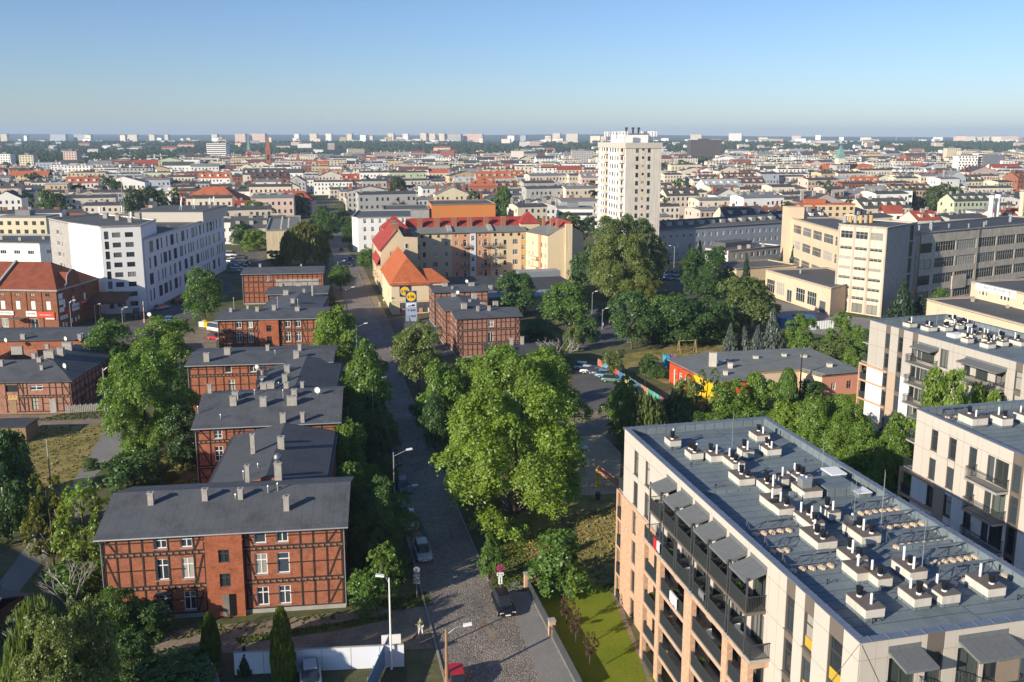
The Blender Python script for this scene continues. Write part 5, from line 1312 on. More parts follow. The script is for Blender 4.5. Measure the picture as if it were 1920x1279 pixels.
# main range, in coloured bays
bays=[(10.6,24,'sand'),(24,29.8,'salmon'),(29.8,31.6,'white_bluish'),(31.6,36.5,'salmon'),(36.5,46.2,'sand'),(46.2,47.9,'ochre')]
RZ=[1.1,4.35,7.6,10.9]
for a,c,m in bays:
    b=MB(); ws=[]; w=c-a
    if w>9: 
        for z in RZ: ws+=[(1.8,z-.3,1.0,2.2,'transom'),(4.6,z,.9,1.5,'single','frame_dark'),(8.0,z,1.7,1.7,'triple')]+([(11.6,z,.9,1.6,'double')] if w>12 else [])
        ws+=[(x,13.6,.9,.9,'single','frame_dark') for x in np.arange(1.4,w,2.6)]
    elif w>4:
        for z in RZ: ws+=[(1.5,z,.9,1.6,'double'),(w-1.7,z-.3,1.1,2.2,'transom')]
        ws+=[(x,13.6,.9,.9,'single') for x in (1.4,w-1.4)]
    else:
        for z in (2.6,5.8,9.1,12.4): ws.append((w/2,z,1.1,1.6,'cross'))
    facade(t,b,(a,21.2-(.25 if w<4 else 0)),(c,21.2-(.25 if w<4 else 0)),0,15.3,ws,.2)
    if w<4: wall(b,(a,21.2),(a,20.95),0,15.3); wall(b,(c,20.95),(c,21.2),0,15.3)
    b.obj('wall',[M[m]],t)
    if 4<w:
        for z in RZ[1:]:
            x=a+(1.8 if w>9 else w-1.7); b=MB(); b.box(x-1.2,20.05,z-.5,x+1.2,21.19,z-.35); s=b.obj('balcony_slab',[M['concrete']],t); link('balcony_railing',railing_mesh(2.3,1.0,.95,'bars'),s,(x-1.15,21.1,z-.35))
b=MB(); b.face([(10.4,20.6,15.2),(48.2,20.6,15.2),(48.2,25.4,16.6),(10.4,25.4,16.6)]); b.face([(10.4,20.6,15.0),(10.4,25.4,16.4),(48.2,25.4,16.4),(48.2,20.6,15.0)]); b.face([(10.4,20.6,15.0),(48.2,20.6,15.0),(48.2,20.6,15.2),(10.4,20.6,15.2)]); b.obj('rear_roof',[M['felt_grey']],t)
b=MB(); b.face([(10.4,25.4,16.6),(52,25.4,16.6),(52,28.6,19.2),(10.4,28.6,19.2)]); b.face([(10.4,28.6,19.2),(52,28.6,19.2),(52,34,13.5),(10.4,34,13.5)]); b.obj('roof',[M['tile_ruby']],t)
b=MB(); wall(b,(52,34),(0,34),0,13.5); b.obj('wall',[M['sand']],t)
for x in (14.5,20,25.5,30.5,35.8,41.5): chimney(t,x,25.4,16,19.6,1.5,.7,'chimney_brick')
for x in (23.4,36.5): 
    b=MB(); b.bar((x,20.8,15.6),(x,25.2,16.9),1.4,.5); b.obj('firewall_coping',[M['concrete']],t)
# right range
I0,I1,E1,E2=(47.9,20.9),(51.7,8.3),(59.2,7.9),(64,10.8)
b=MB(); l=math.dist(I0,I1); ws=[]
for z in RZ: ws+=[(x,z,.8,1.6,'double') for x in (2,4.2,9.6,11.8)]
facade(t,b,I0,I1,0,15.0,ws,.2); b.obj('wall',[M['peach']],t)
b=MB(); b.box(50.05,11.9,0,50.6,14.0,14.9); b.obj('pilaster',[M['salmon']],t)
for z in RZ[1:3]:
    b=MB(); b.bar((48.0,17.2,z-.3),(49.6,12.6,z-.3),1.3,.9); b.obj('balcony',[M['peach']],t)
b=MB(); wall(b,I1,E1,0,15.0); b.face([(51.7,8.3,15),(59.2,7.9,15),(59.2,7.9,18.0),(57,8.0,17.4)]); wall(b,E1,E2,0,15.2); b.face([(E1[0],E1[1],15.2),(E2[0],E2[1],15.2),(E2[0],E2[1],12.5+2.7),(E1[0],E1[1],17.6)])
wall(b,E2,(67,32),0,13.5); b.obj('wall',[M['sand']],t)
b=MB(); b.box(57.2,7.5,0,59.3,8.6,18.4); b.obj('gable_buttress',[M['cream']],t)
b=MB(); b.face([(51.2,8.0,14.9),(57,8.2,17.2),(55.5,24,17.2),(47.4,21.0,14.9)]); b.obj('rear_roof',[M['felt_grey']],t)
b=MB(); b.face([(57,8.2,17.2),(59.3,8.2,18.9),(58.5,27,18.9),(55.0,25.4,17.2)]); b.face([(59.3,8.2,18.9),(64.6,10.8,14.4),(67.5,32,13.5),(58.5,28.6,18.9)]); b.obj('roof',[M['tile_ruby']],t)
for x,y in ((55.6,11.5),(55.2,17),(54,22)): chimney(t,x,y,16,19.4,.7,1.5,'chimney_brick')
b=MB(); b.box(46.8,24,12,53.2,30.5,17.2,1); b.face([(46.4,23.6,17.2),(53.6,23.6,17.2),(50,27.2,21)]); b.face([(53.6,23.6,17.2),(53.6,30.8,17.2),(50,27.2,21)]); b.face([(53.6,30.8,17.2),(46.4,30.8,17.2),(50,27.2,21)]); b.face([(46.4,30.8,17.2),(46.4,23.6,17.2),(50,27.2,21)]); b.obj('corner_turret',[M['tile_ruby'],M['sand']],t)
# ---- supermarket
CX,CY=U(735,590)
t=thing('supermarket','cream supermarket with orange hipped tile roof and round yellow sign','supermarket',(CX,CY,0),GA)
b=MB()
facade(t,b,(0,28),(0,0),0,8.3,[(20,3.2,1.2,2.2,'single','frame_dark')],.2)
P=facade(t,b,(0,0),(14.5,0),0,8.3,[(6.9,.25,9.6,2.7,'strip','frame_dark'),(11.0,5.0,1.1,1.6,'cross'),(13.0,5.0,1.1,1.6,'cross')],.5)
wall(b,(14.5,0),(14.5,9),0,8.3); wall(b,(14.5,9),(9.4,9),0,8.3); wall(b,(9.4,9),(9.4,28),0,8.3); b.obj('wall',[M['lidl']],t)
b=MB(); gable_roof(b,0,0,9.4,28.2,8.3,14.0,.45,.2,'y',5.2,0); b.obj('roof',[M['tile_orange']],t)
b=MB(); gable_roof(b,4.8,0.02,14.5,9.2,8.3,11.0,.42,.2,'x',0,3.6); b.obj('side_roof',[M['tile_orange']],t)
b=MB(); b.box(-.06,-.06,3.25,14.5,-.004,3.5); b.obj('string_course',[M['sand']],t)
LY=plain('sign_yellow',(.85,.55,.0),.5,0); LB=plain('sign_blue',(.012,.035,.17),.5,0); LR=plain('sign_red',(.6,.02,.02),.5,0); LG=plain('sign_pale',(.33,.42,.56),.5,0)
def round_sign(parent,x,z,y,s):
    b=MB(); b.box(x-s/2,y,z-s/2,x+s/2,y+.18,z+s/2); o=b.obj('sign_panel',[LB],parent,uv=False)
    b=MB(); n=28; ring=[(x+math.cos(2*math.pi*i/n)*s*.43,z+math.sin(2*math.pi*i/n)*s*.43) for i in range(n)]
    b.face([(p[0],y-.02,p[1]) for p in ring]); 
    for i in range(n): a,c=ring[i],ring[(i+1)%n]; b.face([(a[0],y,a[1]),(c[0],y,c[1]),(c[0],y-.02,c[1]),(a[0],y-.02,a[1])])
    b.obj('yellow_disc',[LY],o,uv=False)
    lettering('L  DL',s*.26,LB,o,(x,y-.03,z-.02*s),(R(90),0,0),s*.62,bold=.02*s); lettering('i',s*.30,LR,o,(x-.04*s,y-.035,z+.02*s),(R(90),R(-14),0),None,bold=.015*s)
    return o
round_sign(t,3.4,6.0,-.22,2.7)
for k in range(5):
    b=MB(); x=2.4+k*2.3; b.box(x,-.02,.3,x+.9,.3,1.4); b.obj('shop_display',[M['white_paint'] if k%2 else M['coral']],t)
SX,SY=U(772,603)
t=thing('pylon_sign','tall blue supermarket pylon with yellow disc and opening hours','sign',(SX-1.4,SY,0),GA)
b=MB(); b.box(0,0,0,2.75,.35,7.6); b.obj('pylon_body',[LG],t,uv=False)
round_sign(t,1.375,6.2,-.05,2.7)
b=MB(); b.box(.2,-.05,3.55,2.55,-.004,4.55); o=b.obj('sign_panel',[M['white_paint']],t,uv=False); b=MB(); b.box(.5,-.07,3.75,2.25,-.052,4.0); b.box(1.5,-.07,4.0,2.25,-.052,4.25); b.obj('arrow_emblem',[LB],o,uv=False)
lettering('P  8-22',.6,LB,t,(1.4,-.02,2.75),(R(90),0,0),1.9,bold=.02); lettering('8-21',.6,LB,t,(1.9,-.02,1.3),(R(90),0,0),1.1,bold=.02)
# flat shop hall
t=thing('shop_hall','long flat-roofed shop hall with black roof behind the half-timbered corner house','shop',(TX,TY,0),GA)
b=MB(); hp=[(14,-33),(46,-33),(50,-28),(50,-6.5),(14,-6.5)]; 
for i in range(5): wall(b,hp[i],hp[(i+1)%5],0,5.4)
b.obj('wall',[M['cream']],t); b=MB(); b.prism(hp,5.0,5.45); b.obj('roof',[M['felt_dark']],t)
b=MB(); b.face([(13.8,-35,4.3),(46.5,-35,4.3),(46.5,-32.9,5.5),(13.8,-32.9,5.5)]); b.box(13.8,-35,3.9,46.5,-34.9,4.3); b.obj('metal_fascia',[M['zinc']],t)
b=MB(); b.box(38,-12,5.45,50,-7,7.0); b.box(37.5,-16,5.45,38.2,-7,6.0); b.obj('roof_structure',[M['zinc']],t)
roof_bits(t,[(20,-29,.9),(26,-29,.9),(31,-29.5,.8),(33,-10,.5)],5.4)
# ---- half-timbered corner house
hx,hy=U(853.5,596,8.6)
def ht(label,ox,oy,w,d,ze,zr,oh=.5,axis='x',**k): return timber_house(label,(ox,oy),GA,w,d,ze,zr,[.3,3.0,5.8,ze],k.get('wins',[]),k['posts'],k.get('br',[]),single=k.get('single',True),oh=oh,axis=axis,brick='brick_pale',left_wins=k.get('lw',()),gutter=False)
lw=[(x,z,1.0,1.7,'cross') for x in (1.8,4.4,7.0) for z in (.8,3.6,6.4)]
t,ro,zf=ht('half-timbered corner house in pale brick with black lattice framing and felt roof',hx+.4,hy+.3,13.2,9.4,8.5,9.2,posts=list(np.linspace(.1,13.1,14)),br=[(.1,1.1),(1.1,.1),(12.1,13.1),(13.1,12.1)],wins=[(7.0,6.3,1.1,1.4,'cross'),(6.9,2.9,1.1,2.3,'double')],lw=lw)
for a in ((896,583,5,9),(917,583,5,9),(905,575,8,8),(929,573,9,8)): chim(t,ro,zf,*a)
wx,wy=hx+.4-.2249*9.4,hy+.3+.974*9.4
t,ro,zf=ht('middle wing of the half-timbered corner house, narrow felt roof',wx-.9,wy-.2,9.4,14.5,8.2,9.0,.3,'y',posts=[.1,9.3],single=False,lw=[(x,z,1.0,1.7,'cross') for x in (2,5,8,11) for z in (.8,3.6,6.1)])
for a in ((870,577,10,8),(851,556,8,6),(889,560,9,10),(881,566,4,5)): chim(t,ro,zf,*a)
x,y,z=solve(t,858,553,zf); dish(ro,(x,y,z+.6),R(-30),.4)
bx,by=U(811,548,8.5)
t,ro,zf=ht('rear range of the half-timbered corner house along the street',bx+.4,by+.4,13.0,9.5,8.5,9.2,posts=list(np.linspace(.1,12.9,10)),single=False,lw=lw)
for a in ((834,537,10,6),(884,537,11,6),(848,541,3,5)): chim(t,ro,zf,*a)
x,y,z=solve(t,875,531,zf); dish(ro,(x,y,z+.6),R(-30),.4)
# ---- low house behind the big tree
lx,ly=U(911,666,4.2)
t,ro,zf=timber_house('small low brick house with black felt roof behind the largest tree',(lx+.6,ly+.5),R(9),13.4,8.2,4.2,5.0,[.3,2.3,4.2],[(2.4,.9,.9,1.4,'cross')],list(np.linspace(.1,13.3,11)),[],single=False,gutter=False,roofm='felt_dark')
for a in ((959,648,6,14),(979,647,6,14),(993,634,10,14)): chim(t,ro,zf,*a)
# ---- kindergarten
KP=[U(*p,4.0) for p in ((1256,676),(1340,716),(1408,713),(1408,698),(1500,692),(1542,703),(1611,697),(1514,655),(1330,664))]
l0=math.dist(KP[0],KP[1])
kw={0:[(x,.9,1.0,1.7,'cross') for x in (2.2,4.2,6.2)],4:[(2.2,1.0,1.0,1.6,'double'),(4.2,1.0,1.0,1.6,'double')],5:[(2.6,1.1,.9,1.3,'double'),(6.0,1.1,.9,1.3,'double')]}
km=KP[0][0]+(KP[1][0]-KP[0][0])*.56,KP[0][1]+(KP[1][1]-KP[0][1])*.56
kpts=[KP[0],km]+KP[1:]
kw={0:[(x,.8,1.0,1.8,'cross') for x in (2.0,4.1,6.0)],1:[(2.0,.8,.9,1.7,'cross')],5:[(1.5,.9,1.6,1.7,'double')],6:[(2.4,1.1,.9,1.3,'double'),(5.6,1.1,1.0,1.4,'cross','wood')]}
t,L_,r_=poly_building('kindergarten','single-storey kindergarten with red, yellow and coral walls under grey felt roof','kindergarten',kpts,4.0,kw,{0:'kg_red',1:'kg_yellow',2:'kg_red',3:'kg_red',4:'peach',5:'peach',6:'coral',7:'coral'},'coral','felt_grey',para=0,overhang=.01)
b=MB(); c=(sum(p[0] for p in L_)/len(L_),sum(p[1] for p in L_)/len(L_)); b.prism([(c[0]+(p[0]-c[0])*1.035,c[1]+(p[1]-c[1])*1.05) for p in L_],4.01,4.22); b.obj('eaves',[M['felt_grey']],t)
for px,py,w,h in ((1336,687,13,26),(1369,690,8,10),(1360,703,7,8),(1349,682,6,5),(1363,678,7,4),(1417,672,9,5),(1470,668,8,5),(1507,670,10,5),(1555,688,9,7)):
    X,Y=U(px,py,4.2); k=depth_of(X,Y,4)/CF; chimney(t,X-kpts[0][0],Y-kpts[0][1],4.1,4.2+h*k/.95,w*k,.7,'white_dirt_shade',False)
# ---- factory
A_,B_,C_,D_=(84.5,229),(93,219.5),(106.5,233),(98,242.5)
lf=math.dist(A_,B_); ws=[]
for bay in range(3):
    x0=.5+bay*(lf-.7)/3; wb=(lf-.7)/3-.5
    for k in range(7): ws.append((x0+wb/2,3.6+2.55*k+(.3 if k==6 else 0),wb*.92,.8 if k<6 else 1.9,'strip'))
    ws.append((x0+wb/2,.3,wb*.8,2.4,'double','frame_dark'))
lr=math.dist(B_,C_)
wr=[(lr-3.2,1.0+4.3*k,2.4,3.9,'triple','frame_dark') for k in range(5)]
t,L_,r_=poly_building('concrete_factory_tower','sunlit concrete factory tower with bands of slit windows and a blank side greyed as shade','factory',[A_,B_,C_,D_],22.7,{0:ws,1:wr},{1:'concrete'},'cream_lit','roof_grey',frame='concrete')  # grey on the side turned from the sun paints its shade
for i in range(4):
    f=.15+i*(lf-.3)/3; b=MB(); ux,uy=(B_[0]-A_[0])/lf,(B_[1]-A_[1])/lf; p=(ux*f+uy*.12,uy*f-ux*.12); b.bar((p[0],p[1],0),(p[0],p[1],22.2),.35,.35); b.obj('pilaster',[M['cream_lit']],t)
for k in range(6):
    b=MB(); b.tube((0,0,-.3),(0,0,1.7),.5,.55,10); b.obj('roof_vent',[M['ochre'] if k%2 else M['chimney']],t,(3.0+k*1.5,4.2+k*.35,22.7),uv=False)
F0,F1=(108.6,235.6),(173,274); ll=math.dist(F0,F1); ws=[]
for z in (.8,5.2,9.6,14.0):
    ws+= [(3.2,z,5.0,2.6,'double','frame_dark')]
    for x in np.arange(7.2,ll-8,9.6): ws.append((x+4.6,z,8.9,2.7,'strip'))
F2=(F1[0]-11,F1[1]+14); F3=(F0[0]-9,F0[1]+11.5)
t,L_,r_=poly_building('long_factory_hall','long weathered factory hall with four ribbon window rows in shade','factory',[F0,F1,F2,F3],19.6,{0:ws},{},'concrete_tan','felt_dark',frame='concrete')
ux,uy=(F1[0]-F0[0])/ll,(F1[1]-F0[1])/ll
for f in (.3,26.4,55.2):
    b=MB(); p=(ux*f+uy*.15,uy*f-ux*.15); b.tube((p[0],p[1],0),(p[0],p[1],19.6),.13,.13,6); b.obj('downpipe',[M['concrete_dark']],t,uv=False)
b=MB(); p=(ux*19+uy*.05,uy*19-ux*.05); b.bar((p[0]-ux*3.2,p[1]-uy*3.2,4.9),(p[0]+ux*3.2,p[1]+uy*3.2,4.9),.35,3.6); b.obj('wall_cabinet',[M['concrete_tan']],t)
for f,s in ((6,.8),(9,.5),(16,.9),(22,.4),(27,.4),(34,.5),(40,.4),(55,.9),(12,.5)):
    b=MB(); q=5+rnd.uniform(-2,3); b.tube((ux*f-uy*q,uy*f+ux*q,19.2),(ux*f-uy*q,uy*f+ux*q,19.6+s*1.6),s*.5,s*.5,8); b.tube((ux*f-uy*q,uy*f+ux*q,19.6+s*1.6),(ux*f-uy*q,uy*f+ux*q,19.6+s*2.1),s*.75,s*.75,8); b.obj('roof_vent',[M['zinc']],t,uv=False)
G0,G1=(94.0,299),(95.6,244)
ws=[(x,z,7.4,2.8,'strip','white_dirt_shade') for x in (6.5,15.5,24.5,33.5,42.5,50) for z in (2.5,8,13.2)]
t,L_,r_=poly_building('factory_wing','peach factory wing with steel ribbon windows behind the concrete tower','factory',[G0,G1,(110,246),(109,300)],18.0,{0:ws},{},'peach','roof_grey',frame='white_dirt_shade')
b=MB(); b.box(-1.5,-1,0,4,5,21.5); b.obj('stair_tower',[M['peach']],t)
Q0,Q1=(73,252.6),(80.6,221)
lq=math.dist(Q0,Q1)
t,L_,r_=poly_building('factory_annex','low peach annex with glazed front beside the factory yard','factory',[Q0,Q1,(89,229),(94,243),(92,256)],7.3,{0:[(x,1.2,4.4,3.6,'strip','white_dirt_shade') for x in (3.0,8.2,18.5,24)]+[(13,.1,2.6,3.4,'double'),(29,.1,3,3.2,'single')]},{},'peach','roof_grey',frame='white_dirt_shade')
b=MB(); b.tube((0,0,0),(0,0,1.2),.3,.3,8); b.obj('roof_vent',[M['zinc']],t,(8,-6,7.0),uv=False)
# peach workshops at right edge
V0,V1=(100.6,211.6),(108.2,178)
t,L_,r_=poly_building('workshop','low peach workshop with broad dark flat roof right of the pines','workshop',[V0,V1,(130,183),(121,216)],6.2,{},{},'peach','roof_grey')
roof_bits(t,[(10,-2,.6),(14,-10,.5),(20,-16,.6)],5.9)
V0,V1=(113.2,216),(121,182)
t,L_,r_=poly_building('workshop','taller peach workshop carrying a lettered white signboard','workshop',[V0,V1,(140,186),(133,221)],9.8,{0:[(x,6.9,.8,1.1,'single') for x in (3,4.1,5.2,10,11.1,12.2,17,18.1,19.2)]},{},'peach','roof_grey')
lv=math.dist(V0,V1); ux,uy=(V1[0]-V0[0])/lv,(V1[1]-V0[1])/lv; a=math.atan2(uy,ux)
b=MB(); b.box(1.6,-.1,7.95,14.5,-.03,9.7); s=b.obj('signboard',[M['white_paint']],t,rz=a,uv=False)
SG=plain('sign_slate',(.10,.14,.20),.6,0)
lettering('LAKTORVISIR',1.1,SG,s,(7.5,-.12,9.0),(R(90),0,0),7.6); lettering('pracownia  projektowa',.5,SG,s,(7.5,-.12,8.25),(R(90),0,0),6.5)
b=MB(); b.box(12.4,-.13,8.3,12.7,-.1,9.4); b.box(12.4,-.13,9.15,13.2,-.1,9.4,1); b.obj('emblem',[M['coral'],M['ochre']],s,uv=False)
# white pavilion and flat sheds
K0,K1,K2=(68.4,312),(74.8,305),(98,320.5)
lk=math.dist(K1,K2)
t,L_,r_=poly_building('pavilion','low white pavilion with stepped dark roof beyond the spruces','pavilion',[K0,K1,K2,(91.6,327.5)],6.0,{0:[(3,3.2,1.8,1.4,'double'),(7,3.2,1.8,1.4,'double')],1:grid_wins(lk,[3.0],1.3,1.6,3.0,style='double')},{1:'concrete'},'white','roof_grey')
b=MB(); b.box(0,0,0,14,6,1.6); b.obj('roof_lantern',[M['white'] if 0 else M['roof_grey']],t,(8,4,5.7),R(35))
roof_bits(t,[(12,0,1),(16,3,1),(22,6,.9)],5.7)
t,L_,r_=poly_building('flat_shed','flat grey shed in front of the white pavilion','shed',[(60,286),(70,274),(92,284),(86,296)],4.2,{},{},'sand','roof_grey')
t,L_,r_=poly_building('boundary_shed','long low yellow garage row beneath the spruces','garage',[(50,292),(50.5,290),(62,300),(61,302)],3.0,{},{},'cream','roof_grey')
# long block, the tower's shade mixed into its wall colour
N0,N1=(50.5,318),(106,349); ln=math.dist(N0,N1)
ws=grid_wins(ln,[1.6,4.8,8.2],1.2,1.5,3.1,style='double')
t,L_,r_=poly_building('long_block','long apartment block right of the white tower, walls tinted grey-blue as shade','apartment block',[N0,N1,(101,360),(45,329)],11.6,{0:ws},{},'shade_plaster','roof_grey')
b=MB(); u=((N1[0]-N0[0])/ln,(N1[1]-N0[1])/ln)
def W2(a,q,z): return (u[0]*a-u[1]*q,u[1]*a+u[0]*q,z)
b.face([W2(-.4,-.4,11.5),W2(ln+.4,-.4,11.5),W2(ln+.4,6,14.4),W2(-.4,6,14.4)]); b.face([W2(-.4,6,14.4),W2(ln+.4,6,14.4),W2(ln+.4,12.6,11.5),W2(-.4,12.6,11.5)]); b.obj('pitched_roof',[M['roof_grey']],t)
for k in range(12): b=MB(); p=W2(4+k*5.2,3.0,12.4); b.box(-1.1,-1.0,0,1.1,1.0,1.5); b.obj('dormer',[M['concrete']],t,p,math.atan2(u[1],u[0]))
# ---- white tower
c0=(39.3,311.0); ex=(math.cos(GA),math.sin(GA)); ey=(-math.sin(GA),math.cos(GA))
t=thing('white_tower_block','tall white tower block of fifteen storeys, balconies on its lit side, aerials on top','tower block',(c0[0],c0[1],0),GA)
TW,TD,TH_=13.2,29.5,42.4; b=MB()
fl=[41.0-2.83*k-1.75 for k in range(14)]
fw=[]
for z in fl: fw+=[(4.3,z,1.1,1.6,'single','frame_dark'),(6.5,z+.7,.9,.9,'single','frame_dark'),(8.7,z,1.1,1.6,'single','frame_dark')]
facade(t,b,(0,0),(TW,0),0,TH_,fw,.25,glass='glass'); wall(b,(TW,0),(TW,TD),0,TH_); wall(b,(TW,TD),(0,TD),0,TH_); b.obj('wall',[M['white_dirt_shade']],t)  # duller white than the sunlit side, its weaker light put into the colour
b=MB(); lw_=[]
for z in fl:
    lw_+=[(x,z,1.5,1.5,'single','frame_dark') for x in (4.2,6.8,13.5,16.2,18.8,21.6)]+[(9.8,z-.5,2.2,2.1,'double','frame_dark'),(26.0,z-.5,2.4,2.1,'double','frame_dark')]
facade(t,b,(0,TD),(0,0),0,TH_,lw_,.3,glass='glass'); b.obj('wall',[M['white']],t)
for k,z in enumerate(fl):
    for xc,w in ((9.8,4.0),(26.2,4.8)):
        y=TD-xc; b=MB(); b.box(-1.1,y-w/2,z-.75,-.02,y+w/2,z-.6); b.box(-1.1,y-w/2,z-.6,-1.0,y+w/2,z+.35); b.box(-1.0,y-w/2,z-.6,-.02,y-w/2+.1,z+.35); b.box(-1.0,y+w/2-.1,z-.6,-.02,y+w/2,z+.35); b.obj('balcony',[M['peach'] if xc<12 else M['white_dirt_shade']],t)
    b=MB(); b.box(5.9,-.05,z-.5,7.1,-.006,z+.6); b.obj('spandrel_panel',[M['coral'] if 0 else M['peach']],t)
    b=MB(); b.box(-1.0,TD-1.6,z-.75,-.02,TD-.1,z+.35); b.obj('balcony',[M['white_dirt_shade']],t)
for z0,z1 in ((38.4,41.6),(35.6,38.3)):
    for y in (1.0,4.9,28.6): b=MB(); b.box(-.07,y-.5,z0,-.005,y+.5,z1-.4); b.obj('coral_panel',[M['coral']],t)
b=MB(); b.box(-.25,-.25,TH_-1.6,TW+.25,TD+.25,TH_+.3); b.obj('roof_band',[M['panel']],t)
b=MB(); b.box(1.5,6,TH_,10.5,20,TH_+3.2); b.box(1.2,5.7,TH_+3.2,10.8,20.3,TH_+3.45,1); b.obj('machine_room',[M['white'],M['roof_grey']],t)
for i in range(9):
    x,y=((.6,3),(1.2,8),(.5,13),(11.8,4),(12.2,8),(12.0,11),(11.0,2),(.8,22),(12,16))[i]
    b=MB(); b.tube((0,0,0),(0,0,4.4),.1,.08,6); b.box(-.3,-.3,2.4,.3,.3,4.2,1); b.bar((-.9,0,3.2),(.9,0,3.2),.1,.1); b.box(-1.1,-.2,2.4,-.75,.2,4.2,1); b.box(.75,-.2,2.4,1.1,.2,4.2,1); b.obj('antenna_mast',[M['steel'],M['white_paint']],t,(x,y,TH_),uv=False)
for x,y in ((3,8),(5.5,8),(8,9)):
    b=MB(); b.tube((0,0,0),(0,0,1.6),.35,.35,8); b.tube((0,0,1.6),(0,0,2.2),.6,.5,8); b.obj('roof_vent',[M['rail']],t,(x,y,TH_+3.4),uv=False)
# ---- corner tenement in white, orange hall
t,L_,r_=poly_building('corner_tenement','white stuccoed corner tenement with dark roof where the avenue bends','tenement',[(-66,382),(-63.5,352),(-60.5,347.5),(-40,352),(-44,386)],13.6,{0:grid_wins(30,[1.2,4.6,8.0,11.2],1.1,1.8,3.0),2:grid_wins(20.6,[1.2,4.6,8.0,11.2],1.1,1.8,3.0),1:grid_wins(5.2,[4.6,8,11.2],1.1,1.8,2.4)},{},'white','roof_grey')
t,L_,r_=poly_building('orange_hall','huge blank orange gable wall behind the ruby roof','hall',[(-36,398),(-7.5,404),(-12,430),(-40,424)],14.8,{},{},'orange_wall','roof_grey')
t,L_,r_=poly_building('grey_hall','blank pale grey wall block left of the orange gable','hall',[(-57,394),(-37,397.5),(-41,424),(-61,420)],12.9,{},{},'concrete','roof_grey')
_T=['','twenty','thirty','forty','fifty','sixty','seventy','eighty','ninety']
ORD=['leftmost','second from the left','third from the left','fourth from the left','fifth from the left','sixth from the left','seventh from the left','eighth from the left','ninth from the left','tenth from the left','eleventh from the left','twelfth from the left']+[w+' from the left' for w in ('thirteenth','fourteenth','fifteenth','sixteenth','seventeenth','eighteenth','nineteenth','twentieth','twenty-first','twenty-second','twenty-third','twenty-fourth','twenty-fifth','twenty-sixth','twenty-seventh','twenty-eighth','twenty-ninth','thirtieth')]
# ================================================================ the town beyond
rt=random.Random(21)
FW=dict(cream=('cream',(.70,.61,.47)),white=('white',(.80,.78,.73)),pink=('pale pink',(.62,.47,.39)),ochre=('ochre',(.58,.45,.28)),grey=('grey',(.42,.41,.39)),yellow=('pale yellow',(.64,.57,.40)),beige=('beige',(.66,.59,.49)),brick=('red brick',(.30,.12,.075)),green=('pale green',(.50,.55,.38)),bluegrey=('blue grey',(.42,.46,.50)))
M['f_slate']=plain('far_slate',(.15,.16,.18),.8,.1,.2); M['f_dark']=plain('far_dark',(.10,.085,.08),.9,.3,.4)
for k,(n,c) in FW.items(): M['f_'+k]=plain('far_'+k,c,.9,.10,.12)
FR=dict(felt=('dark felt roof',(.075,.078,.082)),grey=('grey sheet roof',(.20,.205,.21)),orange=('orange tiled roof',(.42,.125,.055)),red=('red tiled roof',(.32,.07,.045)),brown=('brown tiled roof',(.17,.075,.055)),light=('pale metal roof',(.42,.43,.44)))
for k,(n,c) in FR.items(): M['r_'+k]=plain('farroof_'+k,c,.85,.22,.15)
M['far_glass']=plain('far_glass',(.045,.05,.058),.15,0,spec=.6)
FARL={}
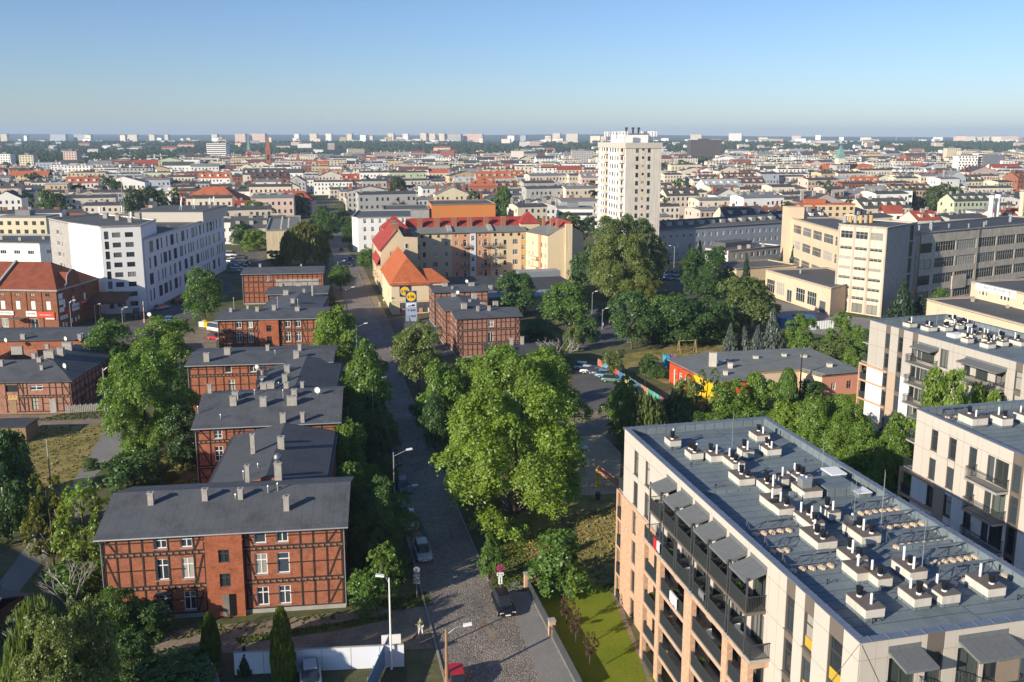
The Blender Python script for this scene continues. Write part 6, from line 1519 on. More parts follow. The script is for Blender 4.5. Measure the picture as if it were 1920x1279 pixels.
def far_house(X,Y,w,d,h,rz,wk,rk,form,where,detail=True,z0=0.0,name='town_house',cat='house',label=None,group='town houses of the old quarter',ridge=None,pitch=3.0,wins=True):
    t=thing(name,None,cat,(X,Y,z0),rz,group)
    b=MB()
    for p,q in (((0,0),(w,0)),((w,0),(w,d)),((w,d),(0,d)),((0,d),(0,0))): wall(b,p,q,-6 if z0 else 0,h)
    r=MB(); rr=ridge or (1.0 if form=='flat' else min(4.5,d*.32))
    if form=='flat':
        # shallow single pitch behind a front edge
        r.face([(-.3,-.3,h+.05),(w+.3,-.3,h+.05),(w+.3,d*.55,h+rr),(-.3,d*.55,h+rr)]); r.face([(-.3,d*.55,h+rr),(w+.3,d*.55,h+rr),(w+.3,d+.2,h+.3),(-.3,d+.2,h+.3)])
        r.face([(-.3,-.3,h-.2),(w+.3,-.3,h-.2),(w+.3,-.3,h+.05),(-.3,-.3,h+.05)])
        for x in (0,w):
            q=[(x,0,h-.05),(x,d*.55,h+rr-.05),(x,d,h+.25),(x,d,h-.05)]; b.face(q if x else q[::-1])
    elif form=='hip': gable_roof(r,0,0,w,d,h,h+rr,.3,.15,'x',min(w*.4,d*.5),min(w*.4,d*.5))
    elif form=='gx':
        gable_roof(r,0,0,w,d,h,h+rr,.25,.15,'x')
        for x in (0,w): q=[(x,0,h),(x,d,h),(x,d/2,h+rr-.05)]; b.face(q if x else q[::-1])
    elif form=='gy':
        gable_roof(r,0,0,w,d,h,h+rr,.25,.15,'y')
        for y in (0,d): q=[(0,y,h),(w,y,h),(w/2,y,h+rr-.05)]; b.face(q if y==0 else q[::-1])
    else:
        r.box(-.1,-.1,h-.02,w+.1,d+.1,h+.35)
    b.obj('wall',[M['f_'+wk]],t,uv=False); r.obj('roof',[M['r_'+rk]],t,uv=False)
    if wins:
        g=MB(); fl=max(1,int((h-.6)/3.1))
        for k in range(fl):
            z=1.0+k*(h-.8)/fl
            for i in range(int(w/2.5)):
                x=(i+.5)*w/int(w/2.5)
                if rt.random()<.88: g.box(x-.5,-.06,z,x+.5,.05,z+rt.choice((1.3,1.6,1.6,1.8)),bottom=False)
            nd=int(d/3.2)
            if detail and rz*0==0:
                for i in range(nd):
                    if (i*7+k*3+int(w))%5<2: continue
                    y=(i+.5)*d/nd; g.box(-.06,y-.5,z,.05,y+.5,z+1.6,bottom=False)
        stuffpart(g.obj('window_rows',[M['far_glass']],t,uv=False))
    if detail:
        g=MB(); n=max(1,int(w/6))
        for i in range(n+1):
            x=w*(i+.3)/(n+.6); y=d*rt.uniform(.35,.7); s=rt.uniform(.5,1.1); g.box(x-s,y-.35,h-.2,x+s,y+.35,h+rr+rt.uniform(.5,1.3))
        stuffpart(g.obj('chimney_stacks',[M['chimney'] if rt.random()<.7 else M['f_brick']],t,uv=False))
    if detail and rt.random()<.55 and not label:
        g=MB(); ww=rt.uniform(5,8); x0=rt.uniform(0,max(.1,w-ww)); dd=rt.uniform(5,9); hh=h*rt.uniform(.45,.85); g.box(x0,d+.01,0,x0+ww,d+dd,hh,0,top=1); g.face([(x0-.2,d,hh+.9),(x0+ww+.2,d,hh+.9),(x0+ww+.2,d+dd+.2,hh+.05),(x0-.2,d+dd+.2,hh+.05)][::-1],1); g.obj('rear_wing',[M['f_'+wk],M['r_felt']],t,uv=False)
    if detail and form in('gx','hip') and w>12:
        g=MB()
        for i in range(int(w/5)): x=(i+.5)*w/int(w/5); g.box(x-.8,d*.12,h-.2,x+.8,d*.45,h+rr*.62,0,top=1)
        stuffpart(g.obj('dormers',[M['f_'+wk],M['r_'+rk]],t,uv=False))
    st=max(1,int((h-.6)/3.1)); sw={1:'single storey',2:'two storey',3:'three storey',4:'four storey',5:'five storey'}.get(st,'tall')
    if label: t['label']=label
    else:
        lb='%s %s house, %s, %s'%(FW[wk][0],sw,FR[rk][0],where); FARL.setdefault(lb,[]).append((960+CF*X/depth_of(X,Y,h),t))
    return t
def where_of(px,Y):
    if px<440: return 'beyond the white office' if Y<620 else 'in the far left'
    if px<690: return 'along the far avenue' if Y<620 else 'near the brick spire'
    if px<1110: return 'behind the tenement' if Y<620 else 'in the far middle'
    if px<1500: return 'right of the tower' if Y<620 else 'far beyond the tower'
    return 'behind the factory' if Y<620 else 'in the far right'
def blocked(X,Y,w=10):
    ax=(sx_l(Y)+sx_r(Y))/2
    if Y<640 and abs(X-ax)<8+w*.5: return True
    px=960+CF*X/depth_of(X,Y,8)
    if Y<322: return True
    if -150<X<-88 and Y<330: return True
    if -100<X<-64 and Y<380: return True
    if -70<X<5 and Y<442: return True
    if 0<X<35 and Y<330: return True
    if 28<X<118 and Y<385: return True
    if X>=118 and Y<345: return True
    if px<345 and Y>1120 and rt.random()<.8: return True
    for p in PARKS:
        if p[0]<px<p[1] and p[2]<Y<p[3]: return True
    return False
PARKS=[(1785,1890,840,1060),(1288,1356,1150,1500),(1735,1800,430,560),(60,125,420,520),(1040,1110,330,420),(235,330,430,560),(720,770,470,600),(1255,1300,560,720)]
ROWS=[]; Y=322.0; k=0
while Y<1750:
    ROWS.append(Y); Y+=21+Y*.022; k+=1
def pickwall(): return rt.choices(list(FW),[22,20,7,7,9,7,14,4,2,4])[0]
def pickroof():
    return rt.choices(list(FR),[64,20,4,3,5,4])[0]
COUNT=0; DIST=[]
for ri,Y0_ in enumerate(ROWS):
    half=Y0_*.64+30; ang=GA+rt.uniform(-.12,.12); ca,sa=math.cos(ang),math.sin(ang)
    s=-half*1.05+rt.uniform(0,10)
    while s<half*1.05:
        w=rt.uniform(11,27)*(1+Y0_/3500); d=rt.uniform(9,14); h=rt.choice((7.2,10.2,10.2,13.2,13.2,16.0)) if Y0_>380 else rt.choice((7.2,9.5,10.5))
        X=s*ca; Yp=Y0_+s*sa*.55+rt.uniform(-3,3); s+=w*(1 if rt.random()<.78 else 1.5)
        px=960+CF*X/depth_of(X,Yp,8)
        if px<-60 or px>1960 or Yp<322 or blocked(X+w/2,Yp,w) : continue
        wk,rk=pickwall(),pickroof(); form=rt.choices(('flat','gx','gy','hip'),[70,13,12,5])[0]
        if rk in('orange','red','brown') and form=='flat': form='gx'
        if rk in('felt','grey','light') and form in('hip',): form='flat'
        rz=ang+rt.uniform(-.06,.06)+(0 if rt.random()<.85 else math.pi/2*0)
        if COUNT<285: far_house(X,Yp,w,d,h,rz,wk,rk,form,where_of(px,Yp)); COUNT+=1
        else: DIST.append((X,Yp,w,d,h*rt.uniform(.8,1.05),rz,wk,rk,form))
for i in range(130):
    Yd=rt.uniform(1850,3700); pxd=rt.uniform(-20,1940); DIST.append(((pxd-960)/CF*Yd,Yd,rt.uniform(14,45),rt.uniform(10,16),rt.uniform(7,16),GA+rt.uniform(-.5,.2),rt.choice(('white','cream','beige','pink','white')),rt.choice(('felt','grey','orange','light')),rt.choice(('flat','gx'))))
# the rest of the roofscape, one mass
def distant():
    mats=[];idx={}
    for k in FW: idx['f_'+k]=len(mats); mats.append(M['f_'+k])
    for k in FR: idx['r_'+k]=len(mats); mats.append(M['r_'+k])
    gi=len(mats); mats.append(M['far_glass'])
    b=MB()
    for X,Y,w,d,h,rz,wk,rk,form in DIST:
        c,s=math.cos(rz),math.sin(rz); n0=len(b.v); t=MB(); z0=terrain_h(X,Y)
        wi,ri=idx['f_'+wk],idx['r_'+rk]
        t.box(0,0,-2,w,d,h,wi,top=ri,bottom=False); rr=min(3.6,d*.3)
        if form in('gx','hip'): gable_roof(t,0,0,w,d,h,h+rr,.2,.15,'x',0,0,ri); t.face([(0,d,h),(0,0,h),(0,d/2,h+rr)],wi)
        elif form=='gy': gable_roof(t,0,0,w,d,h,h+rr,.2,.15,'y',0,0,ri); t.face([(0,0,h),(w,0,h),(w/2,0,h+rr)],wi)
        else: t.face([(0,0,h+.1),(w,0,h+.1),(w,d,h+.9),(0,d,h+.9)],ri)
        for i in range(max(1,int(w/8))): x=w*rt.random(); t.box(x-.8,d*.5-.4,h,x+.8,d*.5+.4,h+rt.uniform(1.6,3.2),rt.choice((wi,idx['f_grey'],idx['f_white'])),bottom=False)
        for z in np.arange(1.4,h-1.4,3.1):
            for i in range(int(w/3.4)):
                x=(i+.5)*w/int(w/3.4); t.face([(x-.55,-.08,z),(x+.55,-.08,z),(x+.55,-.08,z+1.6),(x-.55,-.08,z+1.6)],gi)
        b.v.extend([(X+p[0]*c-p[1]*s,Y+p[0]*s+p[1]*c,z0+p[2]) for p in t.v]); b.f.extend([tuple(n0+a for a in q) for q in t.f]); b.m.extend(t.m)
    tag(b.obj('distant_roofs',mats,uv=False),kind='stuff')
distant()
# ---- landmarks
def land(px0,px1,yt,Y,wk,label,name='tower_block',cat='tower block',z0=None,rk='grey',form='box',d=None,rz=0.0,wins='grid',group=None,rows=None):
    z0=terrain_h((px0+px1-1920)/2/CF*Y,Y) if z0 is None else z0
    ztop=CH-Y*math.tan(math.atan((yt-CY0)/CF)+CTH); h=ztop-z0
    dep=depth_of(0,Y,z0); X0=(px0-960)/CF*dep; w=(px1-px0)/CF*dep
    t=thing(name,label,cat,(X0,Y,z0),rz,group); d=d or min(w*.6,16)
    b=MB(); b.box(0,0,-8,w,d,h,bottom=False); b.obj('wall',[M['f_'+wk]],t,uv=False)
    r=MB()
    if form=='box': r.box(-.15,-.15,h-.1,w+.15,d+.15,h+.5); r.box(w*.3,d*.3,h+.5,w*.6,d*.7,h+2.6)
    elif form=='hip': gable_roof(r,0,0,w,d,h,h+min(7,d*.4),.4,.2,'x',d*.5,d*.5)
    elif form=='gable': gable_roof(r,0,0,w,d,h,h+min(7,d*.4),.4,.2,'x')
    r.obj('roof',[M['r_'+rk]],t,uv=False)
    g=MB()
    n=rows or max(1,int(h/3.0))
    for k in range(n):
        z=1.0+k*(h-.6)/n
        if wins=='strip': g.box(.4,-.08,z,w-.4,.05,z+1.5)
        elif wins=='grid':
            m=max(2,int(w/3.2))
            for i in range(m): x=(i+.5)*w/m; g.box(x-.7,-.08,z,x+.7,.05,z+1.5,bottom=False)
        elif wins=='checker':
            m=max(2,int(w/3.4))
            for i in range(m):
                x=(i+.5)*w/m+(.5 if k%2 else -.5); g.box(x-.8,-.08,z,x+.8,.05,z+1.9,bottom=False)
    if g.v: stuffpart(g.obj('window_rows',[M['far_glass']],t,uv=False))
    return t
HZ=[(2,20,251.5,'yellow','cream slab at the far left end of the skyline'),(95,137,252,'bluegrey','long grey slab on the left skyline beside a twin'),(139,175,252,'bluegrey','long grey slab with a crane behind it on the left skyline'),(240,264,252.5,'beige','beige slab left of the white far estate'),(280,294,252.5,'beige','narrow beige tower above the pale estate'),(309,318,252.5,'beige','thinnest beige tower of the left skyline'),(397,411,252,'beige','single beige tower behind the white striped office'),(441,466,251,'pink','pinkish slab left of the brick spire'),(470,505,250.5,'pink','wide pinkish slab behind the brick spire'),
(552,563,251,'white','white tower just right of the brick spire'),(581,597,250.5,'cream','cream tower second right of the brick spire'),(611,624,250.5,'white','white tower third right of the brick spire'),(650,662,251,'cream','yellowish tower in the middle skyline'),(727,740,250,'cream','cream tower left of the pair above the ridge wood'),(755,767,251,'white','small white tower above the ridge wood'),(788,801,249.5,'cream','left tower of the central yellowish trio'),(802,818,250.5,'cream','middle tower of the central yellowish trio'),(821,835,250.5,'cream','right tower of the central yellowish trio'),(836,868,251.5,'grey','wide grey slab beside the central trio'),(869,909,251,'pink','wide pink slab at the right of the central estate'),
(975,987,254,'bluegrey','small pale block alone on the skyline'),(1036,1051,250,'cream','left of two cream towers near the white tower block'),(1061,1085,250.5,'beige','right of two cream towers near the white tower block'),(1294,1315,252,'beige','beige tower behind the scaffolded block'),(1366,1390,250,'white','white office tower on the right skyline'),
(1787,1800,256,'beige','leftmost tower of the right-hand estate'),(1810,1826,256,'beige','second tower of the right-hand estate'),(1830,1840,256.5,'beige','third tower of the right-hand estate'),(1841,1853,256,'beige','fourth tower of the right-hand estate'),(1854,1902,255.5,'pink','wide pink slab of the right-hand estate')]
for a in HZ: land(a[0],a[1],a[2],4200+(hash(a[4])*0),a[3],a[4],group='high-rise blocks on the skyline',rz=R(-26),d=14)
for a in ((637,649,257,3800,'ochre','low ochre block under the middle skyline'),(720,734,257,3800,'ochre','ochre block between skyline towers'),(660,700,263,3500,'yellow','long low yellow block under the middle skyline'),(762,800,264,3500,'cream','long low cream block among the ridge trees'),(265,345,264,3500,'white','pale estate of small white blocks on the left ridge'),(1428,1468,260.5,3300,'yellow','long cream institute on the right ridge'),(1480,1640,264,3600,'white','line of pale sheds along the right ridge')):
    land(*a[:3],a[3],a[4],a[5],'far_block','building',group='low blocks on the ridge',d=14)
land(389,425,269,1500,'white','white office block with dark ribbon windows left of the spire',wins='strip',d=20)
land(372,412,297,1250,'cream','cream box office in front of the striped white block','far_block','office',wins='strip',d=22)
land(-2,22,289,1150,'white','whitish block of flats at the left edge of the town',d=12); land(38,65,291,1130,'yellow','cream and yellow block of flats second from the left edge',d=12); land(121,146,284,1180,'pink','slim tan tower block left of the white ribbon office',d=14)
land(1072,1112,283,1250,'grey','raw concrete frame under construction left of the white tower','unfinished_block','building',d=18)
land(1294,1352,263,1500,'dark','dark scaffolded block rising right of the white tower','scaffolded_block','building',rk='felt',d=30)
land(1374,1406,284,1700,'white','white flats right of the scaffolded block',d=14)
land(1795,1831,292,1050,'white','white hotel block with chequered windows at the right',wins='checker',d=14)
land(1831,1844,287,1056,'beige','beige lift core between the hotel blocks','hotel_core','hotel',wins='strip',d=14); land(1844,1882,292,1050,'slate','dark grey hotel slab right of the chequered block','hotel_block','hotel',wins=None,d=16)
land(1774,1800,278,1500,'yellow','cream stepped block behind the chequered hotel','far_block','building',d=14); land(1800,1860,283,1350,'yellow','cream long block behind the hotel','far_block','building',d=14)
land(1645,1680,285,1800,'cream','cream block among trees left of the hotel','far_block','building',d=20)
land(935,998,299,1250,'white','low rounded white concert drum in the far middle','concert_hall','hall',wins='strip',d=40,rows=2); land(958,982,283,1270,'beige','square beige fly tower above the concert drum','fly_tower','hall',wins=None,d=16)
land(826,852,284,1350,'brick','blank red brick box in the far middle','brick_store','warehouse',wins=None,d=26)
land(1600,1708,358,520,'white','long white two-row school behind the factory','school_building','school',wins='strip',d=14,rows=3)
land(1385,1500,330,800,'cream','cream row with pale roofs far behind the shaded block','far_row','house',d=14)
land(334,452,377,470,'brick','large brick school with broad orange hipped roof','school_building','school',rk='orange',form='hip',d=24)
land(500,586,375,500,'pink','curved pink terrace with red mansard roof by the avenue','terrace_row','house',rk='red',form='hip',d=12)
land(1470,1600,384,430,'ochre','ornate white and ochre tenement row with little gables','tenement_row','tenement',rk='orange',form='box',d=8)
land(1655,1690,398,400,'white','white gabled house with red roof behind the concrete factory','town_house','house',rk='red',form='gable',d=7)
land(1830,1925,398,420,'white','white flats with yellow balconies at the right edge','apartment_house','apartment block',d=12)
land(1045,1112,392,420,'white','modern white house with grey slats left of the white tower','apartment_house','apartment block',d=14,wins='strip')
land(0,92,408,345,'yellow','yellow and white terrace behind the low white office','terrace_row','house',d=10)
rs=random.Random(77); SK=[]
for i in range(64):
    px=rs.uniform(10,1910); Yd=rs.uniform(3300,4600); w=rs.uniform(6,20); yt=rs.uniform(257,263) if rs.random()<.8 else rs.uniform(253,256)
    SK.append((px,land(px,px+w,yt,Yd,rs.choice(('white','cream','beige','white','pink')),None,'skyline_block','building',group='small pale blocks along the skyline',d=12,rz=R(-22),wins=None)))
SK.sort(key=lambda q:q[0])
for i,(px,t) in enumerate(SK): t['label']='small pale block %s, %s'%(('on the left skyline','on the skyline left of the tower','on the skyline right of the tower','on the right skyline')[int(px//480)],ORD[sum(1 for q in SK[:i] if q[0]//480==px//480)%30])
# green-domed church, spires
def spire(px,yb_Y,ytop,wpx,wk,label,cap='green',body=.5):
    Y=yb_Y; X=(px-960)/CF*depth_of(0,Y,10); zt=CH-Y*math.tan(math.atan((ytop-CY0)/CF)+CTH); w=wpx/CF*depth_of(0,Y,10)
    t=thing('church_tower',label,'church',(X,Y,0),R(8)); b=MB(); b.box(-w/2,-w/2,0,w/2,w/2,zt*body); b.obj('tower_shaft',[M['f_'+wk]],t,uv=False)
    b=MB(); q=w/2*1.05; z=zt*body
    for i in range(4):
        a=[(-q,-q),(q,-q),(q,q),(-q,q)]; p,r=a[i],a[(i+1)%4]; b.face([(p[0],p[1],z),(r[0],r[1],z),(0,0,zt)])
    b.obj('spire',[M[{'green':'far_copper','brick':'f_brick','felt':'r_felt'}[cap]]],t,uv=False)
    b=MB(); b.box(-w*.2,-w/2-.1,zt*body*.55,w*.2,-w/2+.1,zt*body*.8); b.obj('belfry_opening',[M['far_glass']],t,uv=False)
    return t
M['far_copper']=plain('far_copper',(.16,.30,.27),.7,.2,.3)
spire(504,1150,250,10,'brick','tall red brick church spire in the far left middle','brick',.55)
spire(467,1500,250,6,'brick','slim green church spire left of the brick spire','green',.45)
spire(559,1250,284,7,'brick','short dark steeple right of the brick spire','brick',.5)
t=spire(1574,900,270,14,'cream','cream church tower with green copper helm in the right town','green',.62)
land(1545,1640,322,905,'cream','nave of the green-helmed church with orange roof','church_nave','church',rk='orange',form='gable',d=20)
spire(1480,1000,318,16,'white','white corner house with orange tent roof','brick',.7); spire(1075,1700,268,8,'grey','grey church turret behind the middle roofs','felt',.6)
for px,Y,yt in ((857,3900,243),(168,4300,246),(1680,3600,247),(1712,3500,256)):
    X=(px-960)/CF*depth_of(0,Y,20); zt=CH-Y*math.tan(math.atan((yt-CY0)/CF)+CTH); t=thing('radio_mast','thin mast above the skyline at %s'%({857:'the centre',168:'the left, like a crane',1680:'the right, tallest',1712:'the right, shorter'}[px]),'mast',(X,Y,20)); b=MB(); b.tube((0,0,0),(0,0,zt-20),1.2,.5,6); b.obj('mast_pole',[M['f_grey']],t,uv=False)
for px,Y,yt,lb in ((1856,385,372,'left pale boiler chimney of a pair at the right'),(1868,388,370,'right pale boiler chimney of a pair at the right'),(1913,380,365,'yellow boiler chimney at the right edge')):
    X=(px-960)/CF*depth_of(0,Y,10); zt=CH-Y*math.tan(math.atan((yt-CY0)/CF)+CTH); t=thing('boiler_chimney',lb,'chimney',(X,Y,0)); b=MB(); b.tube((0,0,0),(0,0,zt),1.1,.95,12); b.tube((0,0,zt),(0,0,zt+1.2),1.2,1.2,12); b.obj('chimney_shaft',[M['f_yellow' if px>1900 else 'f_white']],t,uv=False)
# unique labels for look-alikes
for lb,l in FARL.items():
    l.sort(key=lambda q:q[0])
    if len(l)==1: l[0][1]['label']=lb; continue
    for i,(px,t) in enumerate(l):
        t['label']=(lb+', '+(ORD[i] if i<len(ORD) else 'toward the right')+(''))
# ---- woods on the ridge and trees between the houses
def wood():
    g=np.random.default_rng(5); n=11000
    Yv=g.uniform(1780,3400,n)**1.0; pxv=g.uniform(-80,2000,n); dens=.5+.5*np.sin(pxv*.011+Yv*.002)+.35*np.sin(pxv*.031+1.3+Yv*.004)
    lowleft=(pxv<420)&(Yv>1250)
    keep=(dens>.18)|lowleft; Yv,pxv=Yv[keep],pxv[keep]
    NE=3200; extra=g.uniform(1130,1800,NE); pe=np.where(g.random(NE)<.75,g.uniform(-60,345,NE),g.uniform(1240,1480,NE)); extra=np.where(pe>1000,extra*.5+900,extra); Yv=np.concatenate([Yv,extra]); pxv=np.concatenate([pxv,pe])
    base=[];seg=7
    rings=[(0,.15),(.55,.35),(1,.55),(.85,.8),(.4,.97)]
    V=[];F=[]
    for Y,px in zip(Yv,pxv):
        X=(px-960)/CF*(Y*.984+8); z0=terrain_h(X,Y); r=g.uniform(4.0,8.5); h=g.uniform(7,13); k=len(V); ph=g.random()*6
        for rr,zz in rings[1:]:
            jr=g.uniform(.75,1.2,seg)
            for i in range(seg): a=ph+2*math.pi*i/seg; V.append((X+math.cos(a)*r*rr*jr[i],Y+math.sin(a)*r*rr*jr[i],z0+h*zz*(.92+.16*g.random())))
        V.append((X,Y,z0+h))
        for q in range(3):
            for i in range(seg): j=(i+1)%seg; F.append((k+q*seg+i,k+q*seg+j,k+(q+1)*seg+j,k+(q+1)*seg+i))
        for i in range(seg): F.append((k+3*seg+i,k+3*seg+(i+1)%seg,k+4*seg))
    me=bpy.data.meshes.new('far_wood'); me.from_pydata(V,[],F); m=surf_mat('wood_mass',[(.3,(.018,.034,.014)),(.5,(.035,.058,.022)),(.7,(.06,.082,.03))],.05,.35,.8); me.materials.append(m)
    tag(link('far_wood',me),kind='stuff')
wood()
FT=[(95,420,356,46),(112,425,362,38),(205,395,332,36),(222,398,338,30),(255,440,352,52),(285,420,350,44),(300,405,356,40),(150,380,345,30),(330,352,330,26),(700,418,372,40),(745,400,333,34),(745,420,372,40),(770,412,370,42),(715,420,385,36),(985,448,418,40),(1010,445,410,36),(1070,470,400,62),(1105,440,405,40),(1270,365,335,30),(1290,378,345,34),(1310,392,362,30),(1350,460,432,46),(1390,470,425,44),(1420,462,430,36),(1445,468,420,34),(1300,468,428,46),(1765,402,345,54),(1790,400,352,40),(1745,398,352,34),(1560,385,345,30),(1585,388,352,36),(1605,386,356,30),(1650,425,392,32),(1655,418,395,30),(1755,430,400,34),(950,340,318,26),(940,372,345,28),(1045,350,330,24),(880,335,318,22),(600,345,322,26),(470,350,330,24),(420,402,372,40),(450,420,380,44),(520,392,372,26),(35,345,325,28),(160,352,334,26),(1450,345,328,22),(1520,352,334,22),(1685,372,352,24),(1830,362,345,26),(1895,372,350,28),(640,352,336,22),(560,318,304,22),(790,330,314,22),(1330,352,330,26),(1400,340,322,24),(1500,310,298,24),(1430,312,296,30),(1180,330,312,24),(270,330,312,34),(330,325,308,32),(60,330,312,26),(1240,312,292,40),(1280,320,300,32)]
for i,(px,yb,yt,w) in enumerate(FT):
    Yd=U(px,yb)[1]; wh=where_of(px,Yd)
    t=tree(px,yb,yt,w,'far%d'%(i%3) if yb<380 else 'round%d'%(i%4),'far' if i%3 else 'dark',None,'town_tree','tree',clear=.1,group='trees between the town houses')
    FARL.setdefault('tree:'+wh,[]).append((px,t))
for k,l in FARL.items():
    if k.startswith('tree:'):
        l.sort(key=lambda q:q[0])
        for i,(px,t) in enumerate(l): t['label']='dark green tree among the roofs '+k[5:]+', '+(ORD[i] if i<len(ORD) else '%d steps from the left'%(i+1))
# hand-filled scatter of small trees
CT={}
for i in range(170):
    Yd=rt.uniform(420,1500); px=rt.uniform(0,1920); X=(px-960)/CF*depth_of(0,Yd)
    if blocked(X,Yd,0): continue
    if len(CT.get(where_of(px,Yd),[]))>=30: continue
    CT.setdefault(where_of(px,Yd),[]).append((px,tree_at(X,Yd,rt.uniform(8,15),rt.uniform(10,16),'far%d'%(i%3),'far',None,'courtyard_tree','tree','courtyard trees between distant roofs',.1)))
for k,l in CT.items():
    l.sort(key=lambda q:q[0])
    for i,(px,t) in enumerate(l): t['label']='small courtyard tree '+k+', '+ORD[min(i,29)]
T=tree
T(385,606,505,82,'round0','mid','broad full tree in front of the white office facade','deciduous_tree')
T(207,712,600,92,'round1','mid','round green tree beside the flat dark roofs at left','deciduous_tree')
T(310,705,598,118,'round2','bright','tree behind the big sunlit round tree, by the service road','deciduous_tree')
T(280,862,648,168,'big2','bright','large round sunlit tree beside the half-timbered courtyard','deciduous_tree',clear=.08)
T(345,880,760,75,'round3','dark','dark tree behind the large round tree, against the brick house corner','deciduous_tree',clear=.05)
T(634,710,578,96,'round3','bright','sunlit tree at the street end of the third brick house','deciduous_tree')
T(692,800,640,100,'pyr0','bright','tall sunlit tree left of the cobbled street','deciduous_tree',clear=.05)
T(640,770,700,70,'round1','bright','smaller sunlit tree beside the tall street tree','deciduous_tree',clear=.05)
T(660,860,762,95,'round2','dark','dark tree in the shade beside the street, above the parked blue car','deciduous_tree',clear=.03)
T(715,860,770,70,'round0','dark','dark narrow tree overhanging the parked blue car','deciduous_tree',clear=.05)
T(648,905,785,88,'round1','bright','sunlit leafy tree touching the long dark wing roof','deciduous_tree',clear=.05)
T(655,985,868,80,'round3','mid','tree against the right end of the wing roof','deciduous_tree',clear=.03)
T(712,1060,905,140,'big1','dark','wide dark tree filling the gap between brick house and street','deciduous_tree',clear=.03)
T(722,1128,1020,80,'loose0','bright','thin sunlit tree by the tall white lamp post','deciduous_tree',clear=.12)
T(690,1140,1068,78,'bush0','mid','rounded bush at the corner of the brick house','bush','bush',clear=.02)
T(640,545,498,44,'round2','mid','small round street tree left of the roadway','deciduous_tree')
T(622,600,553,46,'pyr1','mid','little pointed tree at the corner of the fourth brick house','deciduous_tree',clear=.05)
T(690,510,465,40,'round0','mid','small tree in front of the corner tenement balconies','deciduous_tree')
T(786,735,605,98,'round1','olive','loose olive-green tree at the crossing right of the street','deciduous_tree')
T(835,815,680,100,'round0','mid','tree at the corner of the small low house right of the street','deciduous_tree',clear=.05)
T(818,850,735,62,'pyr0','dark','slim dark tree on the east verge of the street','deciduous_tree',clear=.1)
T(880,800,672,90,'round2','bright','sunlit tree in front of the low brick house','deciduous_tree',clear=.05)
T(985,880,654,232,'big0','bright','upper half of the huge tree group, behind the larger front crown','deciduous_tree',clear=.1)
T(962,990,728,275,'big1','bright','largest tree of the view, spreading crown right of the street','deciduous_tree',clear=.10)
T(868,940,800,80,'loose1','bright','airy tree with hanging boughs on the left flank of the largest tree','deciduous_tree',clear=.12)
T(922,1098,1000,54,'pyr1','mid','young tree behind the no-stopping sign','deciduous_tree',clear=.15)
T(1050,1112,1004,118,'bush1','mid','big rounded shrub at the edge of the mown lawn','bush','bush',clear=.04)
T(1070,1120,1060,40,'loose0','bright','thin light-green sapling in front of the big rounded shrub','sapling')
for px,yb,yt,lb in ((1062,1183,1112,'dark red-leaved sapling on the lawn, furthest of three'),(1080,1220,1142,'dark red-leaved sapling on the lawn, middle of three'),(1106,1262,1183,'dark red-leaved sapling on the lawn, nearest of three')):
    T(px,yb,yt,30,'loose1','red',lb,'sapling','tree',clear=.45,group='red-leaved saplings on the lawn')
T(100,1060,890,95,'loose1','yellow','yellow-green loose tree by the grey lane at left','deciduous_tree',clear=.08)
T(165,1070,900,115,'loose0','bright','bright loose tree left of the front brick house roof','deciduous_tree',clear=.08)
T(20,1020,805,120,'round3','dark','dark tree at the left edge above the lane','deciduous_tree',clear=.04)
T(255,925,850,112,'bush0','dark','dark bushy shrub on the courtyard grass','bush','bush',clear=.02)
T(170,880,860,30,'bush1','dark','small dark bush by the lane','bush','bush',clear=.02)
T(95,1400,1120,150,'weep1','birch','weeping birch with pale limbs in the lower left corner','birch_tree',clear=.08)
T(185,1400,1125,120,'loose2','birch','airy birch right of the weeping one in the lower left corner','birch_tree',clear=.08)
T(130,1430,1150,210,'big2','birch','broad birch crown at the bottom left edge','birch_tree',clear=.05)
T(225,1205,1098,85,'round0','mid','green tree in front of the left end of the brick house','deciduous_tree',clear=.05)
T(275,1195,1130,90,'bush1','dark','dark shrub at the foot of the brick house','bush','bush',clear=.02)
T(60,1240,1130,110,'loose0','birch','pale drooping tree beside the corner shed','birch_tree',clear=.1)
T(150,1130,1060,110,'bush0','mid','green bush beneath the bare dead branches','bush','bush',clear=.03)
T(397,1247,1150,34,'thuja0','thuja','shorter pointed thuja behind the grey wall','thuja','conifer',clear=.01)
T(532,1279,1140,42,'thuja0','thuja','taller pointed thuja behind the grey wall','thuja','conifer',clear=.01)
T(460,1262,1215,34,'spruce1','pine','small dark spruce between the two thujas','spruce_tree','conifer',clear=.01)
T(330,1290,1235,150,'bush0','dark','low dark hedge bush behind the grey wall','bush','bush',clear=.01)
# right of the street
T(965,598,510,88,'round3','dark','dark round tree behind the half-timbered corner house','deciduous_tree',clear=.1)
T(1062,612,525,98,'round0','mid','broad tree in front of the flat shop roof','deciduous_tree',clear=.1)
T(1185,655,545,100,'round1','dark','dark full tree on the edge of the playground lawn','deciduous_tree')
T(1215,580,524,62,'round2','yellow','yellow-green sunlit tree in front of the tall poplars','deciduous_tree',clear=.1)
T(1270,650,555,120,'round3','dark','wide dark tree behind the swings','deciduous_tree',clear=.08)
T(1330,640,560,90,'round0','dark','dark tree left of the pale flowering tree','deciduous_tree',clear=.08)
T(1392,622,518,118,'round1','olive','pale flowering tree behind the blue spruces','deciduous_tree',clear=.08)
T(1320,560,466,110,'big0','dark','large dark tree beside the car park of the flats','deciduous_tree',clear=.06)
T(1147,550,404,96,'big0','olive','left giant willow in front of the white tower','willow_tree',clear=.04)
T(1198,547,413,98,'big1','olive','right giant willow in front of the white tower','willow_tree',clear=.04)
